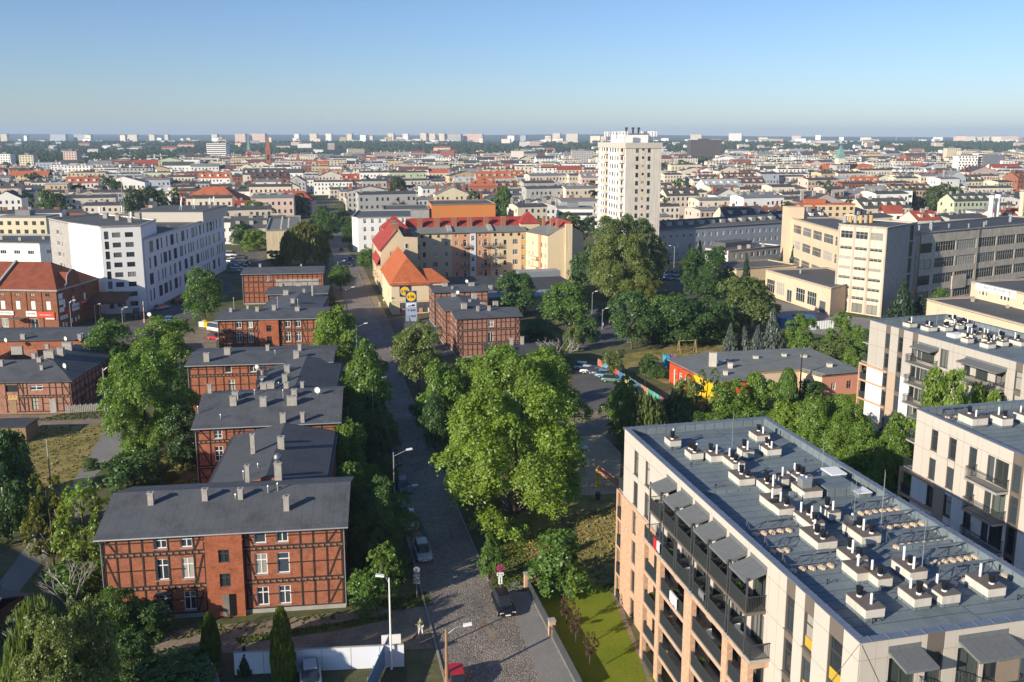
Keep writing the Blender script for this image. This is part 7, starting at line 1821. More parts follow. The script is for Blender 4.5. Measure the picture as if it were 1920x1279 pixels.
T(1170,562,440,125,'big0','olive','bushy lower willow joining the two giants','willow_tree',clear=.03)
T(1090,545,470,50,'round0','dark','dark tree behind the gable of the yellow tenement','deciduous_tree')
for px,yb,yt,w,lb in ((1368,662,608,30,'blue spruce nearest the grey kindergarten roof, leftmost of four'),(1394,658,614,30,'second blue spruce from the left beside the grey roof'),(1420,660,612,34,'third blue spruce from the left beside the grey roof'),(1446,660,582,46,'tallest blue spruce beside the grey roof')):
    T(px,yb,yt,w,'spruce0','spruce',lb,'blue_spruce','conifer',clear=.02,group='blue spruces by the kindergarten')
for px,yb,yt,w,lb in ((1245,512,458,26,'spruce beside the base of the white tower'),(1290,520,462,26,'dark spruce in front of the low white pavilion'),(1310,520,455,28,'taller dark spruce in front of the low white pavilion'),(1398,535,478,22,'narrow spruce at the low flat roofs'),(1468,505,455,20,'slim spruce by the peach factory wing, leftmost of three'),(1486,510,462,22,'slim spruce by the peach factory wing, middle of three'),(1504,512,460,22,'slim spruce by the peach factory wing, rightmost of three')):
    T(px,yb,yt,w,'spruce1','pine',lb,'spruce_tree','conifer',clear=.02)
T(1690,605,530,62,'spruce1','pine','dark pine at the corner of the concrete factory block','pine_tree','conifer',clear=.04)
T(1725,600,555,46,'spruce0','pine','shorter pine right of the concrete block corner','pine_tree','conifer',clear=.04)
T(1760,585,540,34,'round1','mid','small tree under the long factory windows','deciduous_tree')
T(1498,660,592,66,'round2','mid','round tree behind the kindergarten roof','deciduous_tree',clear=.05)
T(1572,662,585,58,'pyr0','bright','pointed light-green tree behind the kindergarten roof','deciduous_tree',clear=.04)
T(1610,680,612,60,'round3','mid','tree touching the corner of the far grey apartment block','deciduous_tree',clear=.04)
T(1555,690,640,80,'bush0','olive','olive scrub behind the kindergarten','bush','bush',clear=.03)
T(1598,720,650,54,'round0','bright','sunlit tree between kindergarten and far apartment block','deciduous_tree',clear=.04)
T(1172,830,708,92,'pyr0','bright','sunlit tree left of the painted fence','deciduous_tree',clear=.05)
T(1205,845,738,92,'weep0','birch','weeping birch with pale bare boughs behind the near roof','birch_tree',clear=.05)
T(1150,705,655,46,'bush0','olive','small olive tree beside the parked cars','deciduous_tree',clear=.1)
T(1285,800,705,60,'round1','olive','olive tree right of the wooden pole','deciduous_tree',clear=.05)
T(1325,790,690,66,'loose1','olive','airy tree in front of the yellow kindergarten wall','deciduous_tree',clear=.05)
T(1375,805,715,100,'round2','mid','tree in front of the red kindergarten corner','deciduous_tree',clear=.04)
T(1425,800,700,84,'round0','bright','sunlit tree in front of the kindergarten inner wall','deciduous_tree',clear=.04)
T(1476,752,690,34,'thuja0','mid','dark pointed thuja in front of the peach kindergarten wall','thuja','conifer',clear=.02)
T(1520,745,715,52,'bush1','dark','round shrub beside the coral kindergarten wall','bush','bush',clear=.02)
T(1480,850,755,100,'round3','bright','tree behind the far edge of the near roof','deciduous_tree',clear=.04)
T(1560,905,748,150,'big0','bright','broad bright tree between the apartment blocks','deciduous_tree',clear=.04)
T(1630,960,800,140,'big1','mid','deep green tree between the apartment blocks','deciduous_tree',clear=.03)
T(1685,915,775,90,'round1','bright','bright tree at the left corner of the middle apartment block','deciduous_tree',clear=.03)
T(1530,860,745,90,'round0','mid','tree at the back corner of the near roof','deciduous_tree',clear=.03)
T(1755,955,693,108,'round2','bright','bright tree in front of the far apartment balconies','deciduous_tree',clear=.05)
T(1826,935,722,86,'round3','bright','lower bright tree right of it in front of the far balconies','deciduous_tree',clear=.05)
T(1270,800,745,70,'bush1','dark','dark shrub beside the parked black car','bush','bush',clear=.02)
T(1235,710,690,36,'bush0','dark','small shrub inside the painted fence','bush','bush',clear=.02)
T(1215,700,665,40,'bush1','dark','dark bush by the playground fence','bush','bush',clear=.02)
T(1075,660,610,40,'round1','olive','leafy base of the half-dead tree','deciduous_tree',clear=.1)
T(985,512,470,64,'round2','yellow','yellow-green tree against the ochre tenement wall','deciduous_tree',clear=.1)
T(572,500,418,92,'weep0','yellow','weeping willow, yellow-green, in front of the yellow block','willow_tree',clear=.05)
T(945,424,352,36,'poplar0','dark','dark tall poplar right of the orange wall','poplar_tree',clear=.03)
T(485,442,376,70,'round0','mid','tree behind the yellow block roof','deciduous_tree')
# street avenue far up
for i,(px,yb,yt,w) in enumerate(((590,470,418,46),(612,460,405,44),(600,450,395,40),(625,440,398,34),(655,462,420,30),(648,440,405,30),(607,430,385,34),(642,420,390,26))):
    T(px,yb,yt,w,'round%d'%(i%4),'dark','dark avenue tree on the far street, '+['beside the willow top','behind the willow, taller','third up the street','on the right kerb','nearest on the right','second on the right','left and far up','at the bend'][i],'deciduous_tree',group='avenue trees shading the far street')

# understorey along the street and between the courts
US=[(705,790,752,46,'dark','shaded shrub on the west kerb below the fourth house'),(722,905,850,60,'dark','shaded shrub between the blue and the navy car'),(690,935,870,70,'mid','shrub against the long wing roof'),(738,985,935,50,'dark','shaded shrub above the white parked car'),(675,1010,950,70,'dark','shrub right of the front house roof corner'),(705,720,676,60,'mid','shrub at the street beside the fourth house'),(655,745,712,50,'bright','sunlit shrub at the end of the third house roof'),(745,1090,1050,50,'dark','low shrub by the grey sign backs'),(790,790,752,46,'dark','shrub under the east street trees'),(1040,700,650,60,'dark','shrub behind the low house, beside the car park'),(1010,640,600,60,'dark','dark bush right of the half-timbered house'),(1100,640,598,60,'dark','bush by the shop parking'),(1140,600,570,44,'dark','dark red-brown bush at the shop parking'),(1235,640,585,80,'dark','dark tree mass behind the playground, left'),(1300,645,600,80,'dark','dark tree mass behind the playground, right'),(1355,640,590,60,'mid','tree before the pale flowering one'),(1250,600,555,70,'mid','green tree between car park and playground'),(1430,600,560,60,'olive','olive tree at the factory yard corner'),(1290,825,770,80,'dark','dark bush behind the near roof, left'),(1345,830,775,90,'mid','bush behind the near roof by the mast'),(1400,835,780,90,'bright','sunlit bush behind the far parapet'),(1440,820,770,70,'mid','bush at the back corner of the near block'),(1590,860,790,110,'mid','crown filling the gap between the blocks, left'),(1650,880,810,110,'bright','crown filling the gap between the blocks, right'),(1610,930,860,110,'dark','shaded crown below the gap between the blocks'),(1670,980,900,90,'dark','shaded crown at the foot of the middle block'),(1540,800,750,80,'bright','sunlit crown behind the back corner of the near block'),(1720,720,680,50,'mid','small tree at the white base of the far block'),(760,665,625,50,'mid','bush at the crossing before the shop sign'),(800,700,655,60,'olive','olive bush at the foot of the half-timbered front'),(838,640,612,40,'dark','bush under the half-timbered street front'),(245,720,660,70,'mid','tree between the two left courtyard trees'),(340,740,690,60,'dark','shaded tree left of the third brick house'),(365,870,830,50,'dark','shrub at the corner of the second brick house'),(300,905,870,60,'olive','sunlit grass shrub in the court'),(140,760,735,40,'dark','round bush behind the picket fence'),(95,1000,930,80,'dark','dark bush beside the lane, lower left'),(30,940,850,80,'dark','dark tree at the left edge beside the dry lot'),(215,1110,1040,70,'mid','bush at the left gable of the front house'),(20,1290,1200,110,'dark','dark bush in the lower left corner'),(250,1270,1190,90,'dark','shaded birch boughs by the yard'),(590,575,545,40,'dark','bush at the end of the fifth house'),(480,470,430,50,'mid','tree beside the yellow block, left'),(455,460,420,44,'dark','dark tree behind the office wing end'),(520,500,470,50,'dark','dark foliage under the willow'),(1120,520,470,60,'olive','willow boughs left of the giants'),(1225,520,470,50,'olive','willow boughs right of the giants'),(1300,510,480,40,'dark','bushes in front of the pavilion'),(1480,470,440,36,'mid','tree by the peach stair tower')]
for i,(px,yb,yt,w,lf,lb) in enumerate(US):
    T(px,yb,yt,w,('bush%d'%(i%3)) if yb-yt<46 else 'round%d'%(i%5),lf,lb,'bush' if yb-yt<46 else 'deciduous_tree','bush' if yb-yt<46 else 'tree',clear=.02)
def bare(px,yb,yt,label,kind,sx=1.0,rz=0):
    X,Y=U(px,yb); h=hgt(yt,yb); t=thing('dead_tree',label,'tree',(X,Y,0),rz); o=link('limbs',BARE[kind],t); o.scale=(h*sx,h*sx,h)
bare(133,1165,1035,'bare dead birch limbs standing up left of the front house','white',.9)
bare(1050,700,612,'half-dead tree with pale bare boughs beside the car park','grey',1.2,1.0)
bare(1215,840,728,'pale bare boughs rising from the weeping birch','white',.7,2.0)
bare(95,1330,1130,'pale limbs showing inside the lower left birch','white',.7,.5)
# ================================================================ vehicles, street furniture, people, play things
CARP={k:plain('paint_'+k,c,.25,0,spec=.6) for k,c in dict(black=(.012,.013,.015),white=(.75,.75,.74),silver=(.42,.43,.44),blue=(.03,.09,.26),lightblue=(.16,.30,.48),green=(.10,.20,.15),red=(.45,.02,.03),grey=(.13,.14,.15),navy=(.02,.03,.07)).items()}
M['car_glass']=plain('car_glass',(.02,.025,.03),.06,0,spec=.9)
M['lamp_lens']=plain('lamp_lens',(.75,.76,.75),.15,0,spec=.8); M['tail_lens']=plain('tail_lens',(.35,.01,.01),.2,0)
def loft(secs,close=True):
    """secs: list of rings of equal length -> verts, faces"""
    V=[];F=[];n=len(secs[0])
    for s in secs: V.extend(s)
    for k in range(len(secs)-1):
        for i in range(n): j=(i+1)%n; F.append((k*n+i,k*n+j,(k+1)*n+j,(k+1)*n+i))
    F.append(tuple(reversed(range(n)))); F.append(tuple((len(secs)-1)*n+i for i in range(n))); return V,F
CARM={}
def car_meshes(kind):
    if kind in CARM: return CARM[kind]
    L,W=(4.15,1.74) if kind!='van' else (5.1,1.95); h1=.86 if kind!='van' else 1.15; H=1.46 if kind!='van' else 2.05
    def ring(x,w,z0,z1,r=.12): return [(x,-w/2+r,z0),(x,w/2-r,z0),(x,w/2,z0+r),(x,w/2,z1-r*.8),(x,w/2-r,z1),(x,-w/2+r,z1),(x,-w/2,z1-r*.8),(x,-w/2,z0+r)]
    prof=[(-.5,.86,.42,.60),(-.485,.95,.30,.74),(-.40,1,.22,h1-.02),(-.18,1,.20,h1),(.10,1,.20,h1),(.26,1,.20,h1-.03),(.42,.97,.24,h1-.14),(.485,.90,.30,.66),(.5,.80,.40,.58)]
    if kind=='van': prof=[(-.5,.94,.35,h1),(-.49,1,.28,h1+.02),(-.2,1,.25,h1+.02),(.2,1,.25,h1),(.40,1,.25,h1-.12),(.485,.93,.3,.8),(.5,.85,.38,.7)]
    V,F=loft([ring(x*L,w*W,a,b) for x,w,a,b in prof]); me=bpy.data.meshes.new('car_body'); me.from_pydata(V,[],F); body=me
    cab=[(-.47,.80,h1-.03,h1+.04),(-.36,.86,h1-.05,H-.08),(-.25,.86,h1-.05,H),(.02,.86,h1-.05,H-.01),(.10,.86,h1-.05,H-.06),(.27,.84,h1-.06,h1+.0)] if kind!='van' else [(-.495,.92,h1-.03,H-.06),(-.47,.94,h1-.03,H),(.14,.94,h1-.03,H-.02),(.22,.92,h1-.04,H-.14),(.39,.88,h1-.12,h1-.06)]
    def ring2(x,w,z0,z1,tp=.80): 
        q=w*tp; return [(x,-w/2,z0),(x,w/2,z0),(x,q/2+.02,z1-.05),(x,q/2-.08,z1),(x,-q/2+.08,z1),(x,-q/2-.02,z1-.05)]
    V,F=loft([ring2(x*L,w*W,a,max(b,a+.04)) for x,w,a,b in cab]); g=bpy.data.meshes.new('windows'); g.from_pydata(V,[],F); g.materials.append(M['car_glass'])
    rx0,rx1=(-.34,.04) if kind!='van' else (-.48,.15)
    b=MB(); q=W*.86*.80/2-.05; b.box(rx0*L,-q,H-.04,rx1*L,q,H+.025); roof=b.mesh('car_roof',[],uv=False)
    b=MB()
    b.tube((0,-.11,0),(0,.11,0),.315,.315,14,0); b.tube((0,-.12,0),(0,.12,0),.19,.19,10,1); wheel=b.mesh('wheel',[M['rubber'],M['silver'] if 'silver' in M else M['zinc']],uv=False)
    b=MB(); b.box(0,-.17,-.07,.05,.17,.07); lamp=b.mesh('headlight',[M['lamp_lens']],uv=False)
    b=MB(); b.box(-.04,-.13,-.09,0,.13,.09); tail=b.mesh('tail_light',[M['tail_lens']],uv=False)
    CARM[kind]=(body,g,roof,wheel,lamp,tail,L,W); return CARM[kind]
CARC={}
def car(X,Y,az,color,label,kind='car',group=None,small=False):
    body,g,roof,wheel,lamp,tail,L,W=car_meshes(kind)
    t=thing('parked_van' if kind=='van' else 'parked_car',label,'van' if kind=='van' else 'car',(X,Y,.03),R(90-az),group)
    for nm,me in (('car_body',body),('car_roof',roof)):
        key=(kind,nm,color)
        if key not in CARC: m=me.copy(); m.materials.clear(); m.materials.append(CARP[color]); m.polygons.foreach_set('use_smooth',[nm=='car_body']*len(m.polygons)); CARC[key]=m
        link(nm,CARC[key],t)
    link('windows',g,t)
    if small: 
        return t
    for x in (-.30,.31):
        for s in (-1,1): link('wheel',wheel,t,(x*L,s*(W/2-.10),.315))
    for s in (-1,1): link('headlight',lamp,t,(L*.478,s*W*.34,.60)); link('tail_light',tail,t,(-L*.485,s*W*.38,.66))
    b=MB()
    if ('plate',) not in CARC: CARC[('plate',)]=MB().box(0,-.26,-.055,.02,.26,.055).mesh('number_plate',[M['white_paint']],uv=False)
    link('number_plate',CARC[('plate',)],t,(L*.5,0,.42))
    return t
def car_px(px,py,az,color,label,kind='car',group=None,small=False): X,Y=U(px,py); return car(X,Y,az,color,label,kind,group,small)
car_px(944,1141,167,'black','black estate car parked on the cobbles beside the footpath')
for px,py,c,lb in ((741,868,'blue','bright blue car parked under the trees on the west kerb'),(757,920,'navy','dark car parked behind the street lamp on the west kerb'),(771,985,'white','white car half hidden by trees on the west kerb'),(795,1042,'silver','silver car nearest the crossing on the west kerb')): car_px(px-2,py,167,c,lb)
car_px(858,1293,167,'red','red car just entering the bottom edge of the view'); car_px(583,1283,165,'silver','silver car below the grey wall at the bottom edge')
car_px(385,1275,150,'grey','dark car roof behind the thuja at the bottom edge')
lot=[(1096,693,'white'),(1107,700,'white'),(1119,701,'navy'),(1129,704,'grey'),(1137,708,'lightblue'),(1148,716,'green')]
LL=['white car at the far end of the courtyard car park','second white car in the courtyard car park','navy car between white and grey in the courtyard car park','grey car left of the pale blue one','pale blue car in the courtyard car park','green car nearest the painted fence']
for (px,py,c),lb in zip(lot,LL): car_px(px,py,105,c,lb,group='cars in the courtyard car park')
car_px(1243,768,165,'black','black car beneath the shrub by the wooden pole'); car_px(1207,742,150,'navy','dark car behind the sunlit tree at the painted fence')
cols=['navy','black','lightblue','grey','navy','silver','black','navy','lightblue','silver','grey','white']
n=0
for r_,(xa,ya,xb,yb) in enumerate(((1228,521,1262,520),(1232,530,1268,527))):
    for i in range(6):
        px=xa+(xb-xa)*i/5; py=ya+(yb-ya)*i/5+ (i%2)*1.0; c=cols[n]; n+=1
        X,Y=U(1232,528) ; X,Y=X+i*2.7-r_*1.5,Y+14-r_*9-i*.6
        car(X,Y,150,c,'%s car, %s row of car park below tower, %s'%(c.replace('lightblue','light blue'),('back','front')[r_],ORD[i]),group='cars parked below the white tower')
car_px(655,500,167,'black','nearer dark car driving down the far street'); car_px(657,489,167,'navy','second dark car behind it on the far street'); car_px(641,470,-13,'grey','small grey car where the far street narrows')
for i,(px,py,c) in enumerate(((434,492,'white'),(441,496,'silver'),(437,501,'lightblue'),(446,505,'white'),(440,510,'silver'),(462,489,'black'),(464,497,'navy'),(461,505,'grey'),(436,486,'white'))):
    car_px(px,py,100 if i<5 else 167,c,'%s car in the parking behind the white office wing, %s'%(c.replace('lightblue','light blue'),['in the second place','third in the left row','fourth in the left row','fifth in the left row','nearest in the left row','farthest of the right row','middle of the right row','nearest of the right row','farthest in the left row'][i]),group='cars behind the white office wing')
car_px(432,481,90,'white','white van parked behind the white office wing','van')
car_px(303,580,30,'silver','silver car at the foot of the shaded office wing'); car_px(335,569,25,'black','dark car further along the foot of the shaded office wing'); car_px(256,596,160,'black','black van on the ramp under the maroon canopy','van'); car_px(322,604,80,'lightblue','pale car behind the round tree by the service road')
car_px(404,637,120,'red','red car on the dirt court beside the fourth brick house'); car_px(408,622,120,'white','white van on the dirt court beside the fourth brick house','van')
# ---- lamps, poles, wires
def lamp_post(px,pyb,pyt,label,arm=1.6,az=90,mat='zinc',r=.075,head=True,name='street_lamp',cat='street lamp'):
    X,Y=U(px,pyb); h=hgt(pyt,pyb); t=thing(name,label,cat,(X,Y,0))
    b=MB(); b.tube((0,0,0),(0,0,1.0),r*1.6,r*1.6,8); b.tube((0,0,1.0),(0,0,h),r*1.25,r*.85,8); b.obj('pole',[M[mat]],t,uv=False)
    if head:
        a=R(90-az); dx,dy=math.cos(a),math.sin(a); b=MB(); b.tube((0,0,h-.5),(dx*arm*.5,dy*arm*.5,h+.05),.04,.035,6); b.tube((dx*arm*.5,dy*arm*.5,h+.05),(dx*arm,dy*arm,h+.18),.035,.03,6); b.obj('arm',[M['zinc']],t,uv=False)
        b=MB(); b.bar((dx*(arm-.1),dy*(arm-.1),h+.2),(dx*(arm+.62),dy*(arm+.62),h+.28),.30,.15); b.obj('lamp_head',[M['white_paint']],t,uv=False)
    return t,(X,Y,h)
_,LP1=lamp_post(734,1255,1084,'tall slim white lamp post at the corner of the grey wall',.5,-90,'white_paint',.07)
_,LP2=lamp_post(838,1292,1180,'brown lamp post with white head at the bottom of the street',1.5,80,'wood',.12)
_,LP3=lamp_post(752,935,915,'street lamp over the parked cars, nearest on the west kerb',1.5,80)
X,Y=U(751,985); 
def lamp_xy(X,Y,h,label,az=77,arm=1.6,mat='zinc',r=.075,**k):
    p=P_(X,Y); return p
def lamp_at(X,Y,h,label,az=77,arm=1.6,mat='zinc',r=.08):
    t=thing('street_lamp',label,'street lamp',(X,Y,0)); b=MB(); b.tube((0,0,0),(0,0,1.0),r*1.6,r*1.6,8); b.tube((0,0,1.0),(0,0,h),r*1.25,r*.85,8); b.obj('pole',[M[mat]],t,uv=False)
    a=R(90-az); dx,dy=math.cos(a),math.sin(a); b=MB(); b.tube((0,0,h-.5),(dx*arm,dy*arm,h+.18),.04,.03,6); b.obj('arm',[M['zinc']],t,uv=False)
    b=MB(); b.bar((dx*(arm-.1),dy*(arm-.1),h+.2),(dx*(arm+.62),dy*(arm+.62),h+.28),.30,.15); b.obj('lamp_head',[M['white_paint']],t,uv=False); return (X,Y,h)
LA=lamp_at(sx_l(100)-.9,100,8.2,'street lamp over the shaded west kerb beside the front house')
LB_=lamp_at(sx_l(132)-.9,132,8.2,'street lamp between the second and third brick houses'); LC=lamp_at(sx_l(172)-.9,172,8.2,'street lamp at the fourth brick house'); LD=lamp_at(sx_l(215)-.9,215,8.2,'street lamp at the far end of the brick row')
lamp_at(sx_l(262)-.9,262,8.2,'farthest street lamp, below the willow')
lamp_post(199,768,690,'concrete lamp post left of the big round tree',1.3,80,'concrete',.11)
lamp_post(97,925,823,'plain pale pole standing on the dry lot',0,0,'chimney',.09,False,'utility_pole','pole')
_,W1=lamp_post(1262,800,692,'pale wooden pole with insulators beside the red kindergarten wall',0,0,'sand',.14,False,'utility_pole','pole')
_,W2_=lamp_post(1499,745,664,'dark wooden pole in front of the kindergarten roof',0,0,'timber',.13,False,'utility_pole','pole')
_,W3=lamp_post(1209,742,672,'thin dark pole inside the painted fence',0,0,'timber',.08,False,'utility_pole','pole')
lamp_post(1263,519,462,'tall slim lamp by the car park of the white tower',1.2,-90,'zinc',.08)
for px,yb,yt,lb in ((1129,618,580,'double lamp at the shop parking'),(1110,590,548,'lamp behind the broad tree at the shop parking'),(135,622,565,'thin pole in front of the brick warehouse'),(180,610,572,'pole at the right corner of the warehouse'),(230,605,578,'pole under the maroon canopy'),(410,640,598,'thin pole at the left end of the fourth house')): lamp_post(px,yb,yt,lb,.8,80,'zinc',.06)
def wire(pts,label,sag=.5):
    b=MB()
    for p,q in zip(pts[:-1],pts[1:]):
        prev=p
        for k in range(1,9):
            f=k/8; c=(p[0]+(q[0]-p[0])*f,p[1]+(q[1]-p[1])*f,p[2]+(q[2]-p[2])*f-sag*4*f*(1-f)); b.tube(prev,c,.018,.018,4,0,False); prev=c
    tag(b.obj('overhead_wire',[M['black']],uv=False),label,'wire')
S0=(sx_l(70)-.9,70,8.1); 
wire([S0,(LA[0],LA[1],8.1),(LB_[0],LB_[1],8.1),(LC[0],LC[1],8.1),(LD[0],LD[1],8.1)],'upper overhead wire along the west side of the street')
wire([(S0[0]+.5,70,7.4),(LA[0]+.5,LA[1],7.4),(LB_[0]+.5,LB_[1],7.4),(LC[0]+.5,LC[1],7.4)],'lower overhead wire along the west side of the street',.7)
wire([(W1[0],W1[1],W1[2]-.2),(W2_[0],W2_[1],W2_[2]-.2)],'black wire between the two kindergarten poles',.6)
# ---- signs
def sign_post(px,py,label,h=2.9):
    X,Y=U(px,py); return thing('road_sign',label,'sign',(X,Y,0),R(8))
t=sign_post(938,1113,'no-stopping sign with two white plates on a post beside the footpath')
b=MB(); b.tube((0,0,0),(0,0,3.0),.035,.035,8); b.obj('post',[M['zinc']],t,uv=False)
def disc(parent,z,r,mat,y,name):
    b=MB(); n=24; ring=[(math.cos(2*math.pi*i/n)*r,z+math.sin(2*math.pi*i/n)*r) for i in range(n)]; b.face([(x,y,zz) for x,zz in ring]); b.face([(x,y+.02,zz) for x,zz in ring][::-1])
    for i in range(n): a,c=ring[i],ring[(i+1)%n]; b.face([(a[0],y+.02,a[1]),(c[0],y+.02,c[1]),(c[0],y,c[1]),(a[0],y,a[1])])
    return b.obj(name,[mat],parent,uv=False)
d=disc(t,2.75,.36,LR,-.06,'sign_disc'); disc(d,2.75,.27,plain('sign_mid_blue',(.03,.06,.35),.5,0),-.085,'blue_field')
b=MB(); b.bar((-.2,-.095,2.95),(.2,-.095,2.55),.02,.08,up=(0,1,0)); b.bar((-.2,-.099,2.55),(.2,-.099,2.95),.02,.08,up=(0,1,0)); b.obj('red_cross',[LR],d,uv=False)
b=MB(); b.box(-.34,-.07,1.95,.34,-.045,2.28); s=b.obj('plate',[M['white_paint']],t,uv=False); lettering('8-16',.24,M['black'],s,(0,-.08,2.11),(R(90),0,0),.5)
b=MB(); b.box(-.2,-.07,1.05,.2,-.045,1.88); s=b.obj('plate',[M['white_paint']],t,uv=False); b=MB(); b.box(-.03,-.08,1.25,.03,-.072,1.68); b.face([(-.09,-.08,1.66),(.09,-.08,1.66),(0,-.08,1.82)]); b.face([(.09,-.08,1.27),(-.09,-.08,1.27),(0,-.08,1.11)]); b.obj('arrow',[M['black']],s,uv=False)
t=sign_post(782,1122,'grey back of a stacked road sign on the west kerb')
b=MB(); b.tube((0,0,0),(0,0,3.3),.035,.035,8); b.obj('post',[M['zinc']],t,uv=False); disc(t,3.05,.34,M['zinc'],-.06,'sign_disc')
for z in (2.5,2.1,1.75): b=MB(); b.box(-.33,-.06,z-.16,.33,-.04,z+.16); b.obj('plate',[M['zinc']],t,uv=False)
t=thing('construction_board','white notice box on legs behind the grey wall','sign',U(734,1222),R(8)); b=MB(); b.box(-.85,0,.5,.85,.12,1.6); b.obj('board',[M['white_paint']],t,uv=False); b=MB(); b.box(-.75,.03,0,-.65,.1,.5); b.obj('leg',[M['zinc']],t,uv=False); b=MB(); b.box(.65,.03,0,.75,.1,.5); b.obj('leg',[M['zinc']],t,uv=False)
t=thing('barrier_post','red and white barrier arm raised beside the service road','barrier',U(271,605)); b=MB()
for k in range(6): b.tube((0,0,.8+k*.75),(0,0,1.55+k*.75),.09,.09,8,k%2)
b.box(-.2,-.2,0,.2,.2,1.0,0); b.obj('arm',[M['coral'],M['white_paint']],t,uv=False)
t=thing('round_sign','round white sign at the barrier','sign',U(281,606)); b=MB(); b.tube((0,0,0),(0,0,2.2),.04,.04,6); b.obj('post',[M['zinc']],t,uv=False); disc(t,2.2,.5,M['white_paint'],-.06,'sign_disc')
# ---- walls and fences
a,c=U(440,1266),U(758,1250); L_=math.dist(a,c); an=math.atan2(c[1]-a[1],c[0]-a[0])
t=thing('concrete_wall','pale blue-white panel wall at the foot of the yard','wall',(a[0],a[1],0),an); W_=L_
for i in range(int(W_/2.45)+1):
    b=MB(); x=i*2.45; b.box(x+.02,0,.0,min(x+2.43,W_),.10,2.05); b.obj('wall_panel',[M['white_bluish']],t); 
b=MB(); b.box(-.02,-.03,2.05,W_,.13,2.12); b.obj('wall_coping',[M['concrete']],t,uv=False)
t=thing('blue_fence','blue sheet fence turning off the grey wall towards the viewer','fence',(c[0]-1.5,c[1]+1.4,0),R(-97)); 
for i in range(7):
    b=MB(); b.box(i*1.6+.03,0,.1,i*1.6+1.57,.05,2.1); b.obj('fence_panel',[plain('fence_blue',(.10,.22,.42),.5,.1,1)],t)
    b=MB(); b.tube((i*1.6,0,0),(i*1.6,0,2.25),.05,.05,6); b.obj('fence_post',[M['zinc']],t,uv=False)
FENA,FENB=U(990,1106),U(1085,1290); L_=math.dist(FENA,FENB); an=math.atan2(FENB[1]-FENA[1],FENB[0]-FENA[0])
t=thing('garden_fence','anthracite panel fence between footpath and mown lawn, on brick piers','fence',(FENA[0],FENA[1],0),an)
np_=int(L_/2.5)
for i in range(np_+1):
    b=MB(); b.box(i*2.5+.05,-.02,.12,i*2.5+2.45,.02,1.25)
    b.obj('fence_panel',[M['anthracite']],t,uv=False); b=MB(); b.box(i*2.5-.03,-.03,0,i*2.5+.03,.03,1.32); b.obj('fence_post',[M['anthracite']],t,uv=False)
for x in (-.4,8.6): b=MB(); b.box(x-.28,-.28,0,x+.28,.28,1.55); b.box(x-.33,-.33,1.55,x+.33,.33,1.63,1); b.obj('brick_pier',[M['brick_new'],M['concrete']],t)
b=MB(); b.box(-.5,-.12,0,L_,.12,.1); b.obj('fence_footing',[M['kerb']],t,uv=False)
t=thing('painted_fence','play-yard fence of panels painted in different bright colours','fence',(*U(1121,690),0),0); a,c=U(1121,690),U(1264,780); L_=math.dist(a,c); t.rotation_euler=(0,0,math.atan2(c[1]-a[1],c[0]-a[0]))
pc=[(.55,.16,.10),(.16,.36,.52),(.62,.42,.08),(.45,.10,.07),(.06,.16,.36),(.35,.33,.17),(.10,.22,.28),(.09,.13,.22),(.40,.22,.10),(.07,.30,.24),(.10,.38,.30),(.50,.16,.13),(.20,.38,.55),(.62,.40,.13),(.10,.36,.25),(.40,.12,.09),(.55,.38,.1)]
n=int(L_/2.3)
for i in range(n):
    b=MB(); b.box(i*L_/n+.03,-.03,.08,(i+1)*L_/n-.03,.03,1.95); b.obj('fence_panel',[plain('fence_paint_%d'%(i%17),pc[i%17],.7,.12,1.5)],t)
    b=MB(); b.box(i*L_/n-.05,-.05,0,i*L_/n+.05,.05,2.05); b.obj('fence_post',[M['concrete']],t,uv=False)
a,c=U(123,776),U(200,771); t=thing('picket_fence','grey wooden picket fence beside the left edge house','fence',(a[0],a[1],0),math.atan2(c[1]-a[1],c[0]-a[0])); L_=math.dist(a,c)
for i in range(int(L_/.28)):
    b=MB(); b.box(i*.28,-.02,.1,i*.28+.2,.02,1.3+.1*(i%3)); b.obj('picket',[M['chimney']],t,uv=False)
b=MB(); b.box(0,.02,.4,L_,.06,.5); b.box(0,.02,1.0,L_,.06,1.1); stuffpart(b.obj('fence_rails',[M['chimney']],t,uv=False))
a,c=U(715,612),U(806,596); t=thing('shop_railing','grey mesh fence in front of the supermarket corner','fence',(a[0],a[1],0),math.atan2(c[1]-a[1],c[0]-a[0])); L_=math.dist(a,c); b=MB()
for i in range(int(L_/.25)): b.box(i*.25,-.015,.1,i*.25+.03,.015,1.4)
b.box(0,-.02,1.38,L_,.02,1.44); b.box(0,-.02,.1,L_,.02,.16); stuffpart(b.obj('railing_bars',[M['steel']],t,uv=False))
for i,(px,py) in enumerate(((383,606),(379,608),(374,607),(388,609))):
    t=thing('waste_bin',['yellow bin beside the fourth brick house, on the right','white lidded bin left of the yellow one','dark bin, leftmost by the fourth brick house','second yellow bin at the house corner'][i],'bin',U(px,py+5)); b=MB(); b.box(-.6,-.5,.1,.6,.5,1.25); b.obj('bin_body',[[LY,M['white_paint'],M['rail'],LY][i]],t,uv=False); b=MB(); b.box(-.64,-.54,1.25,.64,.54,1.36); b.obj('bin_lid',[[LY,M['white_paint'],M['rail'],LY][i]],t,uv=False)
